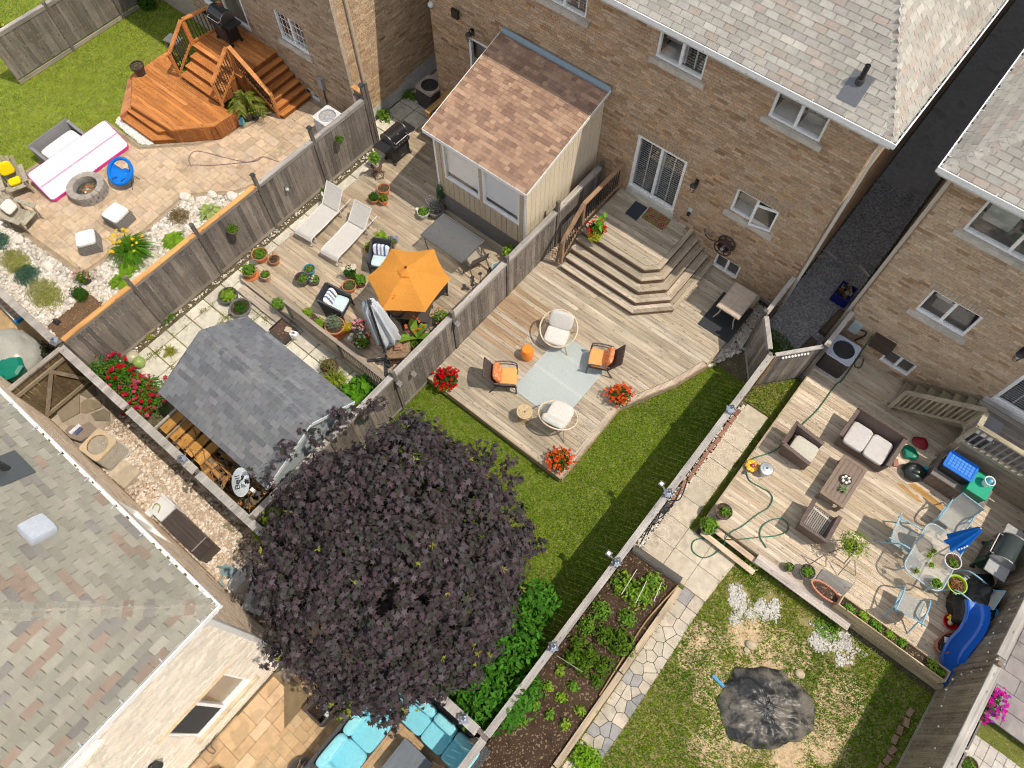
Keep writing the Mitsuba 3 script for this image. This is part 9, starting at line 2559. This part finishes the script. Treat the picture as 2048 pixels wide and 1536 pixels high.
shrub('dense dark hedge strip along the rear fence at the left edge',(-15.9,-.75,.1),(1.0,.3,.35),600,.09,[(.03,.05,.03),(.05,.07,.04)])
k = thing('hanging_basket','round black basket of pale flowers hung on the braced gate','hanging pot')
hb_ = np.array((-14.83,-1.13,1.25))
part(k,'basket',[(lathe([(.1,-.1),(.24,.0),(.25,.02),(.22,.02),(0,.0)],22,hb_),(.04,.038,.038))],'matte',40)
leafmesh(k + '__flower',blooms(hb_ + RNG.normal(size=(34,3)) * [.09,.09,.02] + [0,0,.04],.07,[(.62,.58,.38),(.55,.45,.2),(.66,.64,.5)]))
# ================================================================ blue sectional at the bottom
CY,CYD = (.19,.52,.62),(.24,.58,.67)
def sofa_run(label,x0,x1,y0,y1,back,n,key='sofa'):
  """modular sofa: dark frame, seat cushions, leaning back cushions along one side ('w' or 'n')"""
  k = thing(key,label,'sofa')
  FR = (.035,.038,.045)
  part(k,'base',[(prism(sbox(x0,y0,x1,y1),.06,.30),FR)],'wicker')
  if back == 'w':
    part(k,'back_frame',[(prism(sbox(x0 - .09,y0 - .08,x0,y1),.02,.66),FR)],'wicker')
    for i in range(n):
      a,b = y0 + (y1 - y0) * i / n,y0 + (y1 - y0) * (i + 1) / n
      part(k,'seat_cushion',[(cushion(((x0 + x1) / 2 + .1,(a + b) / 2,.30),(x1 - x0 - .16,b - a - .01,.16),0,7),vary(CY,.03))],'fabric',True)
      part(k,'back_cushion',[(cushion((x0 + .14,(a + b) / 2,.44),(.24,b - a - .02,.36),0,4.5),vary(CYD,.03))],'fabric',True)
  else:
    part(k,'back_frame',[(prism(sbox(x0,y1,x1 + .08,y1 + .09),.02,.66),FR)],'wicker')
    for i in range(n):
      a,b = x0 + (x1 - x0) * i / n,x0 + (x1 - x0) * (i + 1) / n
      part(k,'seat_cushion',[(cushion(((a + b) / 2,(y0 + y1) / 2 - .1,.30),(b - a - .01,y1 - y0 - .16,.16),0,7),vary(CY,.03))],'fabric',True)
      part(k,'back_cushion',[(cushion(((a + b) / 2,y1 - .14,.44),(b - a - .02,.24,.36),0,4.5),vary(CYD,.03))],'fabric',True)
  return k
k = sofa_run('left arm of the turquoise cushioned sectional sofa at the bottom edge',-3.0,-2.22,-3.05,-.62,'w',3)
part(k,'arm_cushion',[(cushion((-2.62,-2.92,.44),(.7,.2,.32),0,4.5),vary(CYD,.03))],'fabric',True)
part(k,'arm_frame',[(prism(sbox(-3.09,-3.25,-2.2,-3.06),.02,.62),(.035,.038,.045))],'wicker')
k = sofa_run('right arm of the turquoise cushioned sectional sofa along the rear fence',-2.2,-.40,-1.28,-.58,'n',3)
part(k,'arm_cushion',[(cushion((-.45,-.95,.44),(.2,.6,.32),0,4.5),vary(CYD,.03))],'fabric',True)
part(k,'arm_frame',[(prism(sbox(-.38,-1.28,-.20,-.49),.02,.62),(.035,.038,.045))],'wicker')
one('throw_pillow','beige striped pillow on the right end of the turquoise sofa','pillow',[(cushion((*(-.63,-.66,.70)[:2],.50),(.44,.14,.30),.9,4,3,rx(-.5)),(.46,.40,.34))],'fabric',True)
k = thing('coffee_table','square slate blue topped low table inside the turquoise sectional','table')
part(k,'top',[(prism(sbox(-1.83,-2.3,-1.03,-1.48),.40,.44),(.115,.135,.165))],'wicker')
part(k,'body',[(prism(sbox(-1.81,-2.28,-1.05,-1.50),.0,.399),(.05,.053,.06))],'wicker')
one('cigarette_box','small white and orange packet on the patio by the turquoise sofa','box',[(box((*(-2.10,-1.20,.02)[:2],.012),(.11,.07,.03),-.2),(.74,.72,.70)),(box((*(-2.19,-1.19,.02)[:2],.012),(.07,.06,.035),-.2),(.75,.22,.03))],'satin')
k = thing('trough_planter','dark open planter box with a pot inside left of the sofa','planter')
pc_ = np.array((-3.68,-1.99,.35))
part(k,'wall',[(box((pc_[0] + dx,pc_[1] + dy,0),s_),(.07,.055,.05)) for dx,dy,s_ in ((0,.5,(.5,.05,.42)),(0,-.5,(.5,.05,.42)),(.24,0,(.05,.95,.42)),(-.24,0,(.05,.95,.42)))],'wood_y')
part(k,'soil',[(box((pc_[0],pc_[1],.1),(.42,.92,.02)),(.03,.022,.018))],'soil')
part(k,'pot',[(ball((pc_[0],pc_[1] - .1,.25),.1,2),(.22,.22,.23))],'satin',True)
k = thing('slatted_screen','dark slatted wooden screen behind the left arm of the sectional','screen')
for i in range(7):
  part(k,'slat',[(beam((-3.42 + i * .045,-1.9,.62 - abs(i - 3) * .01),(-3.42 + i * .045,-.75,.62 - abs(i - 3) * .01),.03,.03),vary((.16,.13,.115),.15))],'wood_y')
part(k,'post',[(beam((-3.28,y,0),(-3.28,y,.6),.3,.05),(.08,.065,.06)) for y in (-1.85,-.8)],'wood_z')
shrub('lime green vine sprouting through the slatted screen',(*(-3.18,-1.84,.60)[:2],.5),(.12,.34,.2),150,.10,LIME,key='vine',cat='vine',stem=False)
one('solar_light','small square solar lamp at the planter corner','lamp',[(box((*(-3.48,-2.23,.45)[:2],0),(.14,.14,.45)),(.06,.06,.065)),(box((*(-3.48,-2.23,.45)[:2],.451),(.09,.09,.01)),(.40,.44,.46))],'satin')
k = thing('fire_bowl','dark fire bowl with sticks at the bottom picture edge','fire bowl')
fb_ = np.array((-3.14,-3.32,.10))
part(k,'bowl',[(lathe([(0,.05),(.2,.05),(.3,.2),(.28,.2),(.18,.08),(0,.08)],20,(fb_[0],fb_[1] - .1,0)),(.06,.05,.045))],'satin',40)
part(k,'stick',[(beam((fb_[0] + x,fb_[1] + .1,.15),(fb_[0] + x * .4,fb_[1] - .25,.18),.02,.02),(.22,.16,.1)) for x in (-.22,-.1,.05,.18)],'matte')
k = potted('round bush in a planter below the twin flood light',(-4.35,-4.72,0),.3,.35,(.10,.07,.05),[foliage((0,0,.05),(.3,.3,.25),260,.09,DEEP)])
one('pink_toy','small pink plastic piece at the sofa end by the fence','toy',[(tube([(-.12,-1.0,.05),(-.04,-1.35,.05)],.05,8),(.62,.30,.34))],'satin')
